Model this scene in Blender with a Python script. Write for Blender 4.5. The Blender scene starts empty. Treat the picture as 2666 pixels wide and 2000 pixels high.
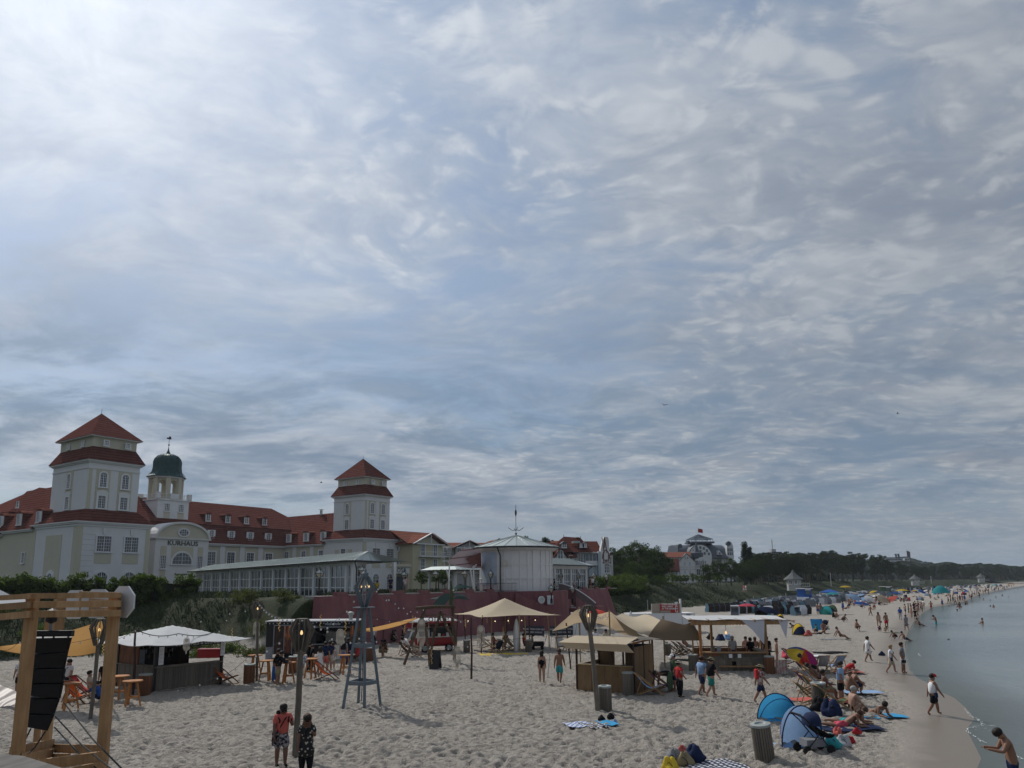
import bpy, bmesh, math, random
import numpy as np
from mathutils import Vector, Matrix
random.seed(7); rng = np.random.default_rng(7)
sc = bpy.context.scene
C = bpy.data.collections.new('beach_scene'); sc.collection.children.link(C)
PI = math.pi; R = math.radians
# ---- camera (eye 5.4 m above the sand, on the pier)
F, CX, CY, E, RL = 1935., 1333., 1186., 5.4, .008
PT = math.atan(330 / F); cp, sp = math.cos(PT), math.sin(PT)
cd = bpy.data.cameras.new('camera'); cam = bpy.data.objects.new('camera', cd); C.objects.link(cam)
cd.sensor_width = 36; cd.lens = 36 * F / 2666; cd.shift_y = 186 / 2666; cd.clip_start = .1; cd.clip_end = 12000
cam.matrix_world = Matrix.Translation((0, 0, E)) @ Matrix.Rotation(PI / 2 + PT, 4, 'X') @ Matrix.Rotation(-RL, 4, 'Z')
sc.camera = cam
# ---- world: daylight sky with thin high cloud
SUN_AZ, SUN_EL = R(-38), R(42)
SD = Vector((math.sin(SUN_AZ) * math.cos(SUN_EL), math.cos(SUN_AZ) * math.cos(SUN_EL), math.sin(SUN_EL)))
world = bpy.data.worlds.new('World'); sc.world = world; world.use_nodes = True
wt = world.node_tree; wn = wt.nodes; wl = wt.links; wn.clear()
def N(t, **k):
 n = wn.new(t)
 for a, b in k.items():
  if a.startswith('i_'): n.inputs[int(a[2:])].default_value = b
  else: setattr(n, a, b)
 return n
def WM(op, a, b=None, c=None):
 n = wn.new('ShaderNodeMath'); n.operation = op
 for i, v in enumerate((a, b, c)):
  if v is None: continue
  if isinstance(v, (int, float)): n.inputs[i].default_value = v
  else: wl.new(v, n.inputs[i])
 return n.outputs[0]
def WR(v, a, b, c=0., d=1., smooth=True):
 n = wn.new('ShaderNodeMapRange'); n.interpolation_type = 'SMOOTHSTEP' if smooth else 'LINEAR'
 wl.new(v, n.inputs[0])
 for i, q in enumerate((a, b, c, d)): n.inputs[1 + i].default_value = q
 return n.outputs[0]
def WMIX(f, a, b, mode='MIX'):
 n = wn.new('ShaderNodeMix'); n.data_type = 'RGBA'; n.blend_type = mode
 if isinstance(f, (int, float)): n.inputs[0].default_value = f
 else: wl.new(f, n.inputs[0])
 for i, v in ((6, a), (7, b)):
  if isinstance(v, tuple): n.inputs[i].default_value = (*v, 1)
  else: wl.new(v, n.inputs[i])
 return n.outputs[2]
def WN(vec, scale, detail=4, rough=.5, dist=0.):
 n = wn.new('ShaderNodeTexNoise'); wl.new(vec, n.inputs['Vector'])
 n.inputs['Scale'].default_value = scale; n.inputs['Detail'].default_value = detail
 n.inputs['Roughness'].default_value = rough; n.inputs['Distortion'].default_value = dist
 return n.outputs[0]
SKY_OFF = (8.6, 3.9, 7.5)
sky = N('ShaderNodeTexSky'); sky.sky_type = 'NISHITA'; sky.sun_disc = False
sky.sun_elevation = SUN_EL; sky.sun_rotation = SUN_AZ; sky.dust_density = 1.2; sky.air_density = 1.3; sky.ozone_density = 1.6
tc = N('ShaderNodeTexCoord'); sx = N('ShaderNodeSeparateXYZ'); wl.new(tc.outputs['Generated'], sx.inputs[0])
X_, Y_, Z_ = sx.outputs
zc = WM('ADD', WM('MAXIMUM', Z_, 0.), .15)
cb = N('ShaderNodeCombineXYZ'); wl.new(WM('DIVIDE', X_, zc), cb.inputs[0]); wl.new(WM('DIVIDE', Y_, zc), cb.inputs[1])
P0 = cb.outputs[0]
def shifted(vec, off, sc_=(1, 1, 1), rot=0.):
 m = N('ShaderNodeMapping'); wl.new(vec, m.inputs[0]); m.inputs[1].default_value = off
 m.inputs[2].default_value = (0, 0, rot); m.inputs[3].default_value = sc_; return m.outputs[0]
def warp(vec, amt, scale):
 n = wn.new('ShaderNodeTexNoise'); wl.new(vec, n.inputs['Vector']); n.inputs['Scale'].default_value = scale; n.inputs['Detail'].default_value = 2
 m = N('ShaderNodeVectorMath',operation='MULTIPLY_ADD'); wl.new(n.outputs[1],m.inputs[0]); m.inputs[1].default_value = (amt,) * 3; wl.new(vec,m.inputs[2]); return m.outputs[0]
PW = warp(P0, .5, 1.3)
big = WN(shifted(P0, SKY_OFF, (1, 1.15, 1), R(-28)), .62, 3, .5, .5)
mid = WN(shifted(PW, (9.2, 4.1, 2), (1, 1.45, 1), R(35)), 2.1, 7, .60, .4)
fine = WN(shifted(PW, (1.2, 7.7, 5), (1, 1.3, 1), R(-40)), 8.5, 5, .6, .3)
vo = wn.new('ShaderNodeTexVoronoi'); vo.feature = 'SMOOTH_F1'; vo.inputs['Scale'].default_value = 15.; vo.inputs['Smoothness'].default_value = .85
wl.new(shifted(warp(warp(P0, .34, 3.2), .10, 13.), (2, 3, 1), (.8, 1.25, 1), R(-38)), vo.inputs['Vector'])
puff = WM('MULTIPLY', WR(vo.outputs[0], .08, .62, 1., 0.), WR(fine, .32, .62))          # small mackerel puffs
pz = WR(WM('ADD', WM('MULTIPLY', WN(shifted(P0, (4.4, 8.8, 1)), .8, 3, .5), 1.), WM('MULTIPLY', X_, .42)), .34, .60)
puff = WM('MULTIPLY', puff, pz)
cov = WM('ADD', WM('MULTIPLY', big, 1.9), WM('MULTIPLY', mid, .85))
cov = WM('ADD', cov, WM('MULTIPLY', fine, .34))
cov = WM('ADD', cov, WM('MULTIPLY', puff, .27))
mask = WR(cov, 1.06, 1.78)
shade = WR(WM('ADD',WM('ADD',WM('MULTIPLY',WN(shifted(PW,(6,3,9),(1,1.2,1),R(20)),1.3,7,.6,.5),1.),WM('MULTIPLY',fine,.4)),WM('MULTIPLY',puff,.26)),.46,1.03)
dt = N('ShaderNodeVectorMath', operation='DOT_PRODUCT'); wl.new(tc.outputs['Generated'], dt.inputs[0]); dt.inputs[1].default_value = SD
sa = WM('MAXIMUM', dt.outputs[1], 0.)
glow = WM('POWER', sa, 3.4); glow2 = WM('POWER', sa, 45.)
lit = WMIX(shade, (2.85, 3.25, 3.95), (5.1, 5.4, 5.8))
sclm = N('ShaderNodeVectorMath', operation='SCALE'); wl.new(lit, sclm.inputs[0])
wl.new(WM('ADD', WM('ADD', WM('MULTIPLY', glow, .74), WM('MULTIPLY', glow2, .5)), .68), sclm.inputs[3])
skyt = WMIX(1., sky.outputs[0], (.60, .64, .72), 'MULTIPLY')
sk2 = WMIX(.62, skyt, (2.2, 2.98, 4.1))
sk3 = N('ShaderNodeVectorMath', operation='SCALE'); wl.new(sk2, sk3.inputs[0])
wl.new(WM('ADD', WM('ADD', WM('MULTIPLY', glow, .45), WM('MULTIPLY', glow2, .5)), .88), sk3.inputs[3])
colr = WMIX(WM('MULTIPLY', mask, .9), sk3.outputs[0], sclm.outputs[0])
lowb = WM('MULTIPLY', WR(Z_, .03, .12), WR(Z_, .18, .40, 1., 0.))   # heavier, greyer cloud in the lower sky
lowt = WR(WN(shifted(PW, (2, 6, 4), (1, 1.5, 1), R(12)), 1.7, 6, .62), .40, .62)
colr = WMIX(WM('MULTIPLY', WM('MULTIPLY', lowb, lowt), .66), colr, (1.3, 1.95, 2.8))
hz = WR(Z_, .0, .14, 1., 0.)                      # the air towards the horizon
colr = WMIX(WM('MULTIPLY', hz, .72), colr, (2.3, 2.85, 3.5))
bg = N('ShaderNodeBackground'); wl.new(colr, bg.inputs[0]); bg.inputs[1].default_value = .112
wo = N('ShaderNodeOutputWorld'); wl.new(bg.outputs[0], wo.inputs[0])
world.cycles.sampling_method = 'MANUAL'; world.cycles.sample_map_resolution = 1024
# ---- sun
sl = bpy.data.lights.new('sun', 'SUN'); sl.energy = 2.75; sl.angle = R(1.2); sl.color = (1, .95, .87)
so = bpy.data.objects.new('sun', sl); C.objects.link(so); so.rotation_euler = SD.to_track_quat('Z', 'Y').to_euler()
vs = sc.view_settings; vs.view_transform = 'Standard'; vs.look = 'None'; vs.exposure = 0; vs.gamma = 1; vs.use_curve_mapping = False
sc.cycles.max_bounces = 5; sc.cycles.diffuse_bounces = 2; sc.cycles.glossy_bounces = 3; sc.cycles.transparent_max_bounces = 12
sc.cycles.transmission_bounces = 4; sc.cycles.use_denoising = True; sc.cycles.caustics_reflective = False; sc.cycles.caustics_refractive = False
# ---- measuring helpers (photo pixel -> point in the place)
def ray(px, py):
 x = (px - CX) / F; y = -(py - CY) / F
 a = x * math.cos(RL) + y * math.sin(RL); b = -x * math.sin(RL) + y * math.cos(RL)
 return Vector((a, cp - b * sp, sp + b * cp))
def G(px, py, z=0.):
 d = ray(px, py); t = (z - E) / d.z; return Vector((d.x * t, d.y * t, z))
def D(px, py, d):
 r = ray(px, py); t = d / r.y; return Vector((r.x * t, d, E + r.z * t))
def proj(p):
 x, y, z = p; z -= E; dp = y * cp + z * sp; u = -y * sp + z * cp; X = x / dp; Y = u / dp
 return (CX + (X * math.cos(RL) - Y * math.sin(RL)) * F, CY - (X * math.sin(RL) + Y * math.cos(RL)) * F)
def Zat(p, py):
 a, b = 0., 8.; pa, pb = proj((p[0], p[1], a))[1], proj((p[0], p[1], b))[1]
 for _ in range(5):
  if abs(pb - pa) < 1e-9: break
  c = a + (py - pa) * (b - a) / (pb - pa); a, pa = b, pb; b = c; pb = proj((p[0], p[1], b))[1]
 return b
# ---- materials
def srgb(r, g, b):
 f = lambda c: (c / 255 / 12.92) if c / 255 <= .04045 else ((c / 255 + .055) / 1.055) ** 2.4
 return (f(r), f(g), f(b))
class NT:
 def __init__(s, name):
  s.m = bpy.data.materials.new(name); s.m.use_nodes = True; s.t = s.m.node_tree; s.n = s.t.nodes; s.l = s.t.links
  s.b = s.n['Principled BSDF']; s.tc = s.n.new('ShaderNodeTexCoord')
 def set(s, node, i, v):
  if v is None: return
  if isinstance(v, tuple) and len(v) == 3 and node.inputs[i].type == 'RGBA': v = (*v, 1)
  if isinstance(v, (int, float, tuple)): node.inputs[i].default_value = v
  else: s.l.new(v, node.inputs[i])
 def math(s, op, a, b=None, c=None):
  n = s.n.new('ShaderNodeMath'); n.operation = op
  for i, v in enumerate((a, b, c)): s.set(n, i, v)
  return n.outputs[0]
 def noise(s, scale, detail=4, rough=.55, vec=None, dist=0., col=False):
  n = s.n.new('ShaderNodeTexNoise'); n.inputs['Scale'].default_value = scale; n.inputs['Detail'].default_value = detail
  n.inputs['Roughness'].default_value = rough; n.inputs['Distortion'].default_value = dist
  s.l.new(vec or s.tc.outputs['Object'], n.inputs['Vector']); return n.outputs[1 if col else 0]
 def map(s, scale=(1, 1, 1), loc=(0, 0, 0), rot=(0, 0, 0), vec=None):
  n = s.n.new('ShaderNodeMapping'); s.l.new(vec or s.tc.outputs['Object'], n.inputs[0])
  n.inputs[1].default_value = loc; n.inputs[2].default_value = rot; n.inputs[3].default_value = scale; return n.outputs[0]
 def rng(s, v, a, b, c=0., d=1.):
  n = s.n.new('ShaderNodeMapRange'); s.l.new(v, n.inputs[0])
  for i, q in enumerate((a, b, c, d)): n.inputs[1 + i].default_value = q
  return n.outputs[0]
 def mix(s, f, a, b, mode='MIX'):
  n = s.n.new('ShaderNodeMix'); n.data_type = 'RGBA'; n.blend_type = mode
  s.set(n, 0, f); s.set(n, 6, a); s.set(n, 7, b); return n.outputs[2]
 def sep(s, vec=None):
  n = s.n.new('ShaderNodeSeparateXYZ'); s.l.new(vec or s.tc.outputs['Object'], n.inputs[0]); return n.outputs
 def bump(s, h, strength=.5, dist=.02):
  n = s.n.new('ShaderNodeBump'); n.inputs['Strength'].default_value = strength; n.inputs['Distance'].default_value = dist
  s.l.new(h, n.inputs['Height']); s.l.new(n.outputs[0], s.b.inputs['Normal'])
 def col(s, v): s.set(s.b, 'Base Color', v)
 def rough(s, v): s.set(s.b, 'Roughness', v)
MATS = {}
def M(name, col=None, rough=.7, var=.18, scale=3., bump=.0, bscale=40., metal=0., spec=.3, tint=None):
 """a plain surface: base colour with blotchy wear and fine relief"""
 if name in MATS: return MATS[name]
 t = NT(name); c = col
 n1 = t.noise(scale, 5, .6); n2 = t.noise(scale * 9, 3, .6)
 f = t.math('ADD', t.math('MULTIPLY', n1, .65), t.math('MULTIPLY', n2, .35))
 f = t.rng(f, .3, .7)
 lo = tuple(x * (1 - var) for x in c); hi = tuple(min(1, x * (1 + var * .7)) for x in (tint or c))
 t.col(t.mix(f, lo, hi)); t.rough(rough); t.b.inputs['Metallic'].default_value = metal
 t.b.inputs['Specular IOR Level'].default_value = spec
 if bump: t.bump(t.noise(bscale, 3, .6), bump, .02)
 MATS[name] = t.m; return t.m
def cloth(name, col, bump=.15): return M(name, col, .85, .12, 6., bump, 25., spec=.1)
# ---- mesh builder
class MB:
 def __init__(s): s.v = []; s.f = []; s.mi = []; s.cur = 0
 def mat(s, i): s.cur = i; return s
 def add(s, vs, fs):
  o = len(s.v); s.v += [tuple(v) for v in vs]; s.f += [tuple(i + o for i in f) for f in fs]; s.mi += [s.cur] * len(fs); return s
 def box(s, c, d, rz=0., m=None):
  x, y, z = d[0] / 2, d[1] / 2, d[2] / 2
  q = [Vector((a * x, b * y, e * z)) for e in (-1, 1) for b in (-1, 1) for a in (-1, 1)]
  if m: q = [m @ v for v in q]
  elif rz: q = [Matrix.Rotation(rz, 3, 'Z') @ v for v in q]
  c = Vector(c); return s.add([v + c for v in q], [(0, 2, 3, 1), (4, 5, 7, 6), (0, 1, 5, 4), (2, 6, 7, 3), (0, 4, 6, 2), (1, 3, 7, 5)])
 def b(s, x0, x1, y0, y1, z0, z1): return s.box(((x0 + x1) / 2, (y0 + y1) / 2, (z0 + z1) / 2), (abs(x1 - x0), abs(y1 - y0), abs(z1 - z0)))
 def bar(s, a, b, w, h=None, up=(0, 0, 1)):
  a, b = Vector(a), Vector(b); h = h or w; d = b - a; L = d.length
  if L < 1e-6: return s
  q = d.normalized(); u = Vector(up)
  if abs(q.dot(u)) > .98: u = Vector((0, 1, 0))
  x = q.cross(u).normalized(); y = x.cross(q)
  m = Matrix((x, q, y)).transposed(); return s.box((a + b) / 2, (w, L, h), m=m)
 def tube(s, pts, r, n=8, cap=True, r2=None):
  pts = [Vector(p) for p in pts]; k = len(pts); rs = r if isinstance(r,(list,tuple)) else [r + ((r2 if r2 is not None else r) - r) * i / max(1,k - 1) for i in range(k)]
  vs = []; u0 = None
  for i, p in enumerate(pts):
   d = (pts[min(i + 1, k - 1)] - pts[max(i - 1, 0)]).normalized()
   u = Vector((0, 0, 1)) if u0 is None else u0
   if abs(d.dot(u)) > .95: u = Vector((1, 0, 0)) if abs(d.x) < .9 else Vector((0, 1, 0))
   x = d.cross(u).normalized(); y = x.cross(d).normalized(); u0 = y
   for j in range(n):
    a = 2 * PI * j / n; vs.append(p + (x * math.cos(a) + y * math.sin(a)) * rs[i])
  fs = [(i * n + j, i * n + (j + 1) % n, (i + 1) * n + (j + 1) % n, (i + 1) * n + j) for i in range(k - 1) for j in range(n)]
  if cap: fs += [tuple(range(n - 1, -1, -1)), tuple((k - 1) * n + j for j in range(n))]
  return s.add(vs, fs)
 def lathe(s, prof, n=16, c=(0, 0, 0), a0=0., a1=2 * PI, cap=False):
  full = abs(a1 - a0 - 2 * PI) < 1e-6; m = n if full else n + 1; vs = []
  for r, z in prof:
   for j in range(m):
    a = a0 + (a1 - a0) * j / n; vs.append((c[0] + r * math.cos(a), c[1] + r * math.sin(a), c[2] + z))
  fs = [(i * m + j, i * m + (j + 1) % m, (i + 1) * m + (j + 1) % m, (i + 1) * m + j) for i in range(len(prof) - 1) for j in range(m if full else n)]
  if cap and full: fs += [tuple(range(m - 1, -1, -1)), tuple((len(prof) - 1) * m + j for j in range(m))]
  return s.add(vs, fs)
 def prism(s, poly, vec):
  """a flat polygon pushed along vec"""
  k = len(poly); a = [Vector(p) for p in poly]; v = Vector(vec)
  return s.add(a + [p + v for p in a],[tuple(range(k - 1,-1,-1)),tuple(range(k,2 * k))] + [(i,(i + 1) % k,k + (i + 1) % k,k + i) for i in range(k)])
 def quad(s, *p): return s.add(p, [tuple(range(len(p)))])
 def grid(s, fn, nu, nv, th=0.):
  P = [[Vector(fn(i / nu, j / nv)) for j in range(nv + 1)] for i in range(nu + 1)]
  vs = [p for r in P for p in r]; w = nv + 1
  fs = [(i * w + j, (i + 1) * w + j, (i + 1) * w + j + 1, i * w + j + 1) for i in range(nu) for j in range(nv)]
  if th:
   k = len(vs); vs = vs + [p - Vector((0, 0, th)) for p in vs]; fs = fs + [tuple(q + k for q in reversed(f)) for f in fs]
   rim = [i * w for i in range(nu + 1)] + [nu * w + j for j in range(1,w)] + [i * w + nv for i in range(nu - 1,-1,-1)] + [j for j in range(nv - 1,0,-1)]
   for i in range(len(rim)):
    a, b = rim[i], rim[(i + 1) % len(rim)]; fs.append((b, a, a + k, b + k))
  return s.add(vs, fs)
 def mesh(s, name, mats, smooth=False, fix=True):
  me = bpy.data.meshes.new(name); me.from_pydata([tuple(v) for v in s.v], [], s.f)
  for m in (mats if isinstance(mats, (list, tuple)) else [mats]): me.materials.append(m)
  if isinstance(mats, (list, tuple)) and len(mats) > 1: me.polygons.foreach_set('material_index', s.mi)
  if fix:
   bm = bmesh.new(); bm.from_mesh(me); bmesh.ops.recalc_face_normals(bm, faces=bm.faces); bm.to_mesh(me); bm.free()
  if smooth:
   me.polygons.foreach_set('use_smooth', [True] * len(me.polygons))
   if smooth != 'all': me.set_sharp_from_angle(angle=R(40))
  me.update(); return me
 def build(s, name, mats, parent=None, smooth=False, loc=(0, 0, 0), rz=0., label=None, kind=None):
  o = bpy.data.objects.new(name, s.mesh(name, mats, smooth)); C.objects.link(o)
  o.location = loc; o.rotation_euler = (0, 0, rz)
  if parent: o.parent = parent
  if label: o['label'] = label
  if kind: o['kind'] = kind
  return o
def tag(o, label=None, cat=None, group=None, kind=None):
 if label: o['label'] = label
 if cat: o['category'] = cat
 if group: o['group'] = group
 if kind: o['kind'] = kind
 return o
def thing(name, label, cat, loc=(0, 0, 0), rz=0., group=None):
 o = bpy.data.objects.new(name, None); C.objects.link(o); o.location = loc; o.rotation_euler = (0, 0, rz); o.empty_display_size = .2
 return tag(o, label, cat, group, 'thing')
KIDS = {}
def dup(root, loc, rz, label=None, group=None, scale=1.):
 def cp_(o, par):
  c = o.copy(); C.objects.link(c)
  if par: c.parent = par
  for ch in o.children: cp_(ch, c)
  return c
 r = cp_(root, None); r.location = loc; r.rotation_euler = (root.rotation_euler[0], root.rotation_euler[1], rz)
 if scale != 1.: r.scale = (scale,) * 3
 return tag(r, label, None, group)
UNIT = {}
def pb(parent, name, mat, x0, x1, y0, y1, z0, z1, rz=0., label=None):
 """a box piece as an object of its own that shares one unit mesh per material"""
 k = mat.name
 if k not in UNIT:
  UNIT[k] = MB().box((0, 0, 0), (1, 1, 1)).mesh('block_' + k, mat)
 o = bpy.data.objects.new(name, UNIT[k]); C.objects.link(o); o.parent = parent
 o.location = ((x0 + x1) / 2, (y0 + y1) / 2, (z0 + z1) / 2); o.scale = (abs(x1 - x0), abs(y1 - y0), abs(z1 - z0)); o.rotation_euler = (0, 0, rz)
 if label: o['label'] = label
 return o
def inst(parent, name, me, loc=(0, 0, 0), rot=(0, 0, 0), scale=(1, 1, 1), kind=None):
 o = bpy.data.objects.new(name, me); C.objects.link(o); o.parent = parent; o.location = loc; o.rotation_euler = rot; o.scale = scale
 if kind: o['kind'] = kind
 return o
# ==== terrain
def seg_dist(px, py, poly):
 """signed distance to a polyline: positive on the land (left) side, numpy arrays in"""
 best = np.full(px.shape, 1e9); P = list(poly)
 for (x0, y0), (x1, y1) in zip(P[:-1], P[1:]):
  dx, dy = x1 - x0, y1 - y0; L = dx * dx + dy * dy
  t = np.clip(((px - x0) * dx + (py - y0) * dy) / L, 0, 1)
  best = np.minimum(best, np.hypot(px - (x0 + t * dx), py - (y0 + t * dy)))
 ring = P + [(P[-1][0], 30000), (-30000, 30000), (-30000, P[0][1])]
 ins = np.zeros(px.shape, bool)
 for (x0, y0), (x1, y1) in zip(ring, ring[1:] + ring[:1]):
  if y0 == y1: continue
  c = ((y0 > py) != (y1 > py)) & (px < (x1 - x0) * (py - y0) / (y1 - y0) + x0); ins ^= c
 return np.where(ins, best, -best)
WATER_Z = -.10
WA = (-16.3, 63.4); _l = math.hypot(29.9, 45.0); WD = (29.9 / _l, 45.0 / _l)
shore_px = [(2544,2000),(2555,1975),(2533,1931),(2516,1899),(2537,1873),(2515,1843),(2483,1816),(2447,1801),(2429,1785),(2391,1767),(2369,1747),
   (2360,1718),(2356,1680),(2360,1657),(2371,1634),(2382,1614),(2409,1592),(2429,1581),(2456,1578),(2510,1567),(2548,1549),(2610,1536),(2666,1526)]
shore = [tuple(G(x, y, WATER_Z)[:2]) for x, y in shore_px]
shore = [(9.5, -30), (10.5, 5), (12.0, 14)] + shore
a, b = shore[-2], shore[-1]; shore.append((b[0] + (b[0] - a[0]) * 9, b[1] + (b[1] - a[1]) * 9))
toe_px = [(250, 1712), (420, 1695), (560, 1690), (700, 1668), (812, 1640)]
toe = [(-200, -40), (-60, 46)] + [tuple(G(*q)[:2]) for q in toe_px] + [(-15.6, 64.2), (14.2, 108.6)] + [tuple(G(*q)[:2]) for q in
      [(1680, 1592), (1790, 1583), (1850, 1577), (2000, 1558), (2140, 1546), (2300, 1538), (2480, 1527), (2600, 1519)]]
a, b = toe[-2], toe[-1]; toe.append((b[0] + (b[0] - a[0]) * 4, b[1] + (b[1] - a[1]) * 4))
n_ = 1024; TILE = 40.
fx = np.fft.fftfreq(n_, TILE / n_); KX, KY = np.meshgrid(fx, fx, indexing='ij'); K = np.hypot(KX, KY)
def field(k0, w, seed):
 r = np.random.default_rng(seed); f = np.fft.fft2(r.standard_normal((n_, n_))) * np.exp(-((K - k0) / w) ** 2)
 q = np.real(np.fft.ifft2(f)); return q / q.std()
ft = field(2.2, .7, 1) + .5 * field(4.2, 1.2, 2); ft = np.where(ft > .2, .2 + (ft - .2) * .3, ft)
dunef = field(.12, .10, 3); lump = field(.45, .25, 4)
def samp(a, x, y, k=1.):
 u = (x * k / TILE * n_) % n_; v = (y * k / TILE * n_) % n_; i = u.astype(int); j = v.astype(int); fu = u - i; fv = v - j
 i1 = (i + 1) % n_; j1 = (j + 1) % n_
 return (a[i, j] * (1 - fu) + a[i1, j] * fu) * (1 - fv) + (a[i, j1] * (1 - fu) + a[i1, j1] * fu) * fv
def sstep(x, a, b):
 t = np.clip((x - a) / (b - a), 0, 1); return t * t * (3 - 2 * t)
def height(x, y):
 ds = seg_dist(x, y, shore)            # >0 on the land side
 di = seg_dist(x, y, toe)              # >0 inland of the dune toe
 r = np.hypot(x, y)
 base = np.where(ds < 0, WATER_Z + ds * .07, WATER_Z + (1 - np.exp(-np.maximum(ds, 0) / 2.2)) * .14)
 base = np.maximum(base, -3.)
 dry = sstep(ds, 1.6, 3.6)
 fade = 1 - .75 * sstep(r, 55, 160)
 base = base + dry * (ft_s(x,y) * .075 * fade + samp(lump,x,y) * .022 + (sstep(ds,3,4.5) - sstep(ds,7,11)) * (r < 60) * ft_s(x + 7,y * .8) * .05 + samp(dunef,x,y) * .03)
 hi = 4.25 - 1.35 * sstep(-x, 6, 24); up = sstep(di, -.5, 15.); near = sstep(di, 0, 4)
 far = sstep(di, 40, 500) * 14 * sstep(y, 150, 600)
 base = base + up * hi + near * (samp(dunef, x, y, .7) * .28 + samp(lump, x, y, .5) * .10) * (1 - .6 * sstep(di, 14, 25)) + far
 lx = (x - WA[0]) * WD[0] + (y - WA[1]) * WD[1]; ly = -(x - WA[0]) * WD[1] + (y - WA[1]) * WD[0]
 plat = sstep(ly, .2, 1.4) * sstep(lx, -5, .6) * (1 - sstep(lx, 54.5, 62)); base = np.maximum(base, base * (1 - plat) + plat * 4.12)
 return base, ds, di
def ft_s(x, y): return samp(ft, x, y)
def hgt(x, y): return float(height(np.array([float(x)]), np.array([float(y)]))[0][0])
rr = np.exp(np.concatenate([np.arange(math.log(2.5),math.log(18),.010),np.arange(math.log(18),math.log(78),.0031),np.arange(math.log(78),math.log(2600),.009)])); aa = np.concatenate([np.arange(R(-66),R(-36),.012),np.arange(R(-36),R(36),.0035),np.arange(R(36),R(64),.012)])
RR, AA = np.meshgrid(rr, aa, indexing='ij'); GX, GY = RR * np.sin(AA), RR * np.cos(AA)
GZ, DS, DI = height(GX, GY)
V = np.stack([GX, GY, GZ], -1).reshape(-1, 3); nr, na = GX.shape
idx = np.arange(nr * na).reshape(nr, na)
Q = np.stack([idx[:-1, :-1], idx[1:, :-1], idx[1:, 1:], idx[:-1, 1:]], -1).reshape(-1, 4)[:, ::-1]
me = bpy.data.meshes.new('beach'); me.vertices.add(len(V)); me.vertices.foreach_set('co', V.ravel().astype(np.float32))
me.loops.add(len(Q) * 4); me.loops.foreach_set('vertex_index', Q.ravel().astype(np.int32))
me.polygons.add(len(Q)); me.polygons.foreach_set('loop_start', np.arange(0, len(Q) * 4, 4, dtype=np.int32))
me.polygons.foreach_set('use_smooth', np.ones(len(Q), bool)); me.update(calc_edges=True)
DI = np.maximum(DI, (GZ - .9) * 3)
for nm, arr in (('shore', DS), ('inland', DI)):
 at = me.attributes.new(nm, 'FLOAT', 'POINT'); at.data.foreach_set('value', arr.ravel().astype(np.float32))
t = NT('sand_and_dune')
at1 = t.n.new('ShaderNodeAttribute'); at1.attribute_name = 'shore'; at2 = t.n.new('ShaderNodeAttribute'); at2.attribute_name = 'inland'
w1 = t.noise(.8, 4, .6); w2 = t.noise(14, 4, .65); w3 = t.noise(60, 3, .6)
sand = t.mix(t.rng(t.math('ADD', t.math('MULTIPLY', w2, .6), t.math('MULTIPLY', w3, .4)), .3, .7), (.29, .264, .234), (.46, .427, .385))
sand = t.mix(t.rng(w1, .35, .7), sand, t.mix(1., sand, (.88, .86, .84), 'MULTIPLY'))
sp2 = t.rng(t.noise(5.5, 2, .5), .72, .76); sand = t.mix(sp2, sand, (.12, .095, .075))
wet = t.rng(t.math('ADD', at1.outputs['Fac'], t.math('MULTIPLY', t.math('SUBTRACT', w1, .5), 2.2)), 1.2, 2.9, 1., 0.)
sand = t.mix(wet, sand, (.20, .168, .135))
g1 = t.noise(.35, 5, .65); g2 = t.noise(6, 5, .7)
grass = t.mix(t.rng(g2, .3, .7), (.012, .021, .008), (.036, .050, .018))
grass = t.mix(t.rng(g1, .55, .75), grass, t.mix(t.rng(g2, .35, .65), (.045, .048, .022), (.10, .09, .05)))
gf = t.rng(t.math('ADD', at2.outputs['Fac'], t.math('MULTIPLY', t.math('SUBTRACT', g1, .5), 5.)), -.3, .9)
t.col(t.mix(gf, sand, grass)); t.set(t.b, 'Roughness', t.rng(wet, 0, 1, .95, .42)); t.b.inputs['Specular IOR Level'].default_value = .25
hb = t.math('ADD', t.math('MULTIPLY', t.noise(7, 4, .65), 1.), t.math('MULTIPLY', t.noise(30, 3, .6), .3))
bn = t.n.new('ShaderNodeBump'); bn.inputs['Distance'].default_value = .15; t.l.new(hb, bn.inputs['Height'])
t.l.new(t.rng(wet, 0, .8, 1., .03), bn.inputs['Strength']); t.l.new(bn.outputs[0], t.b.inputs['Normal'])
me.materials.append(t.m)
beach = bpy.data.objects.new('beach', me); C.objects.link(beach); tag(beach, 'trodden pale sand running into grassy dunes behind', kind='structure')
t = NT('distant_ground'); t.col(t.mix(t.noise(.01, 4), (.03, .04, .02), (.07, .07, .04)))
MB().quad((-9000, -9000, -4), (9000, -9000, -4), (9000, 9000, -4), (-9000, 9000, -4)).build('ground', t.m, kind='structure')
t = NT('sea_water'); p = t.map((1, .35, 1), rot=(0, 0, R(-35)))
b1 = t.noise(.9, 4, .6, p); b2 = t.noise(4.5, 4, .6, p); b3 = t.noise(.06, 3, .5)
t.col(t.mix(t.rng(b3, .35, .65), (.17, .205, .21), (.22, .25, .245))); t.rough(t.rng(b3, .3, .7, .10, .2)); t.b.inputs['IOR'].default_value = 1.33
t.b.inputs['Specular IOR Level'].default_value = .5
t.bump(t.math('ADD', t.math('MULTIPLY', b1, .7), t.math('MULTIPLY', b2, .22)), .5, .2)
tr = t.n.new('ShaderNodeBsdfTransparent'); tr.inputs[0].default_value = (.72, .80, .78, 1)
mx = t.n.new('ShaderNodeMixShader'); t.l.new(tr.outputs[0], mx.inputs[1]); t.l.new(t.b.outputs[0], mx.inputs[2])
at = t.n.new('ShaderNodeAttribute'); at.attribute_name = 'depth'
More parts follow.
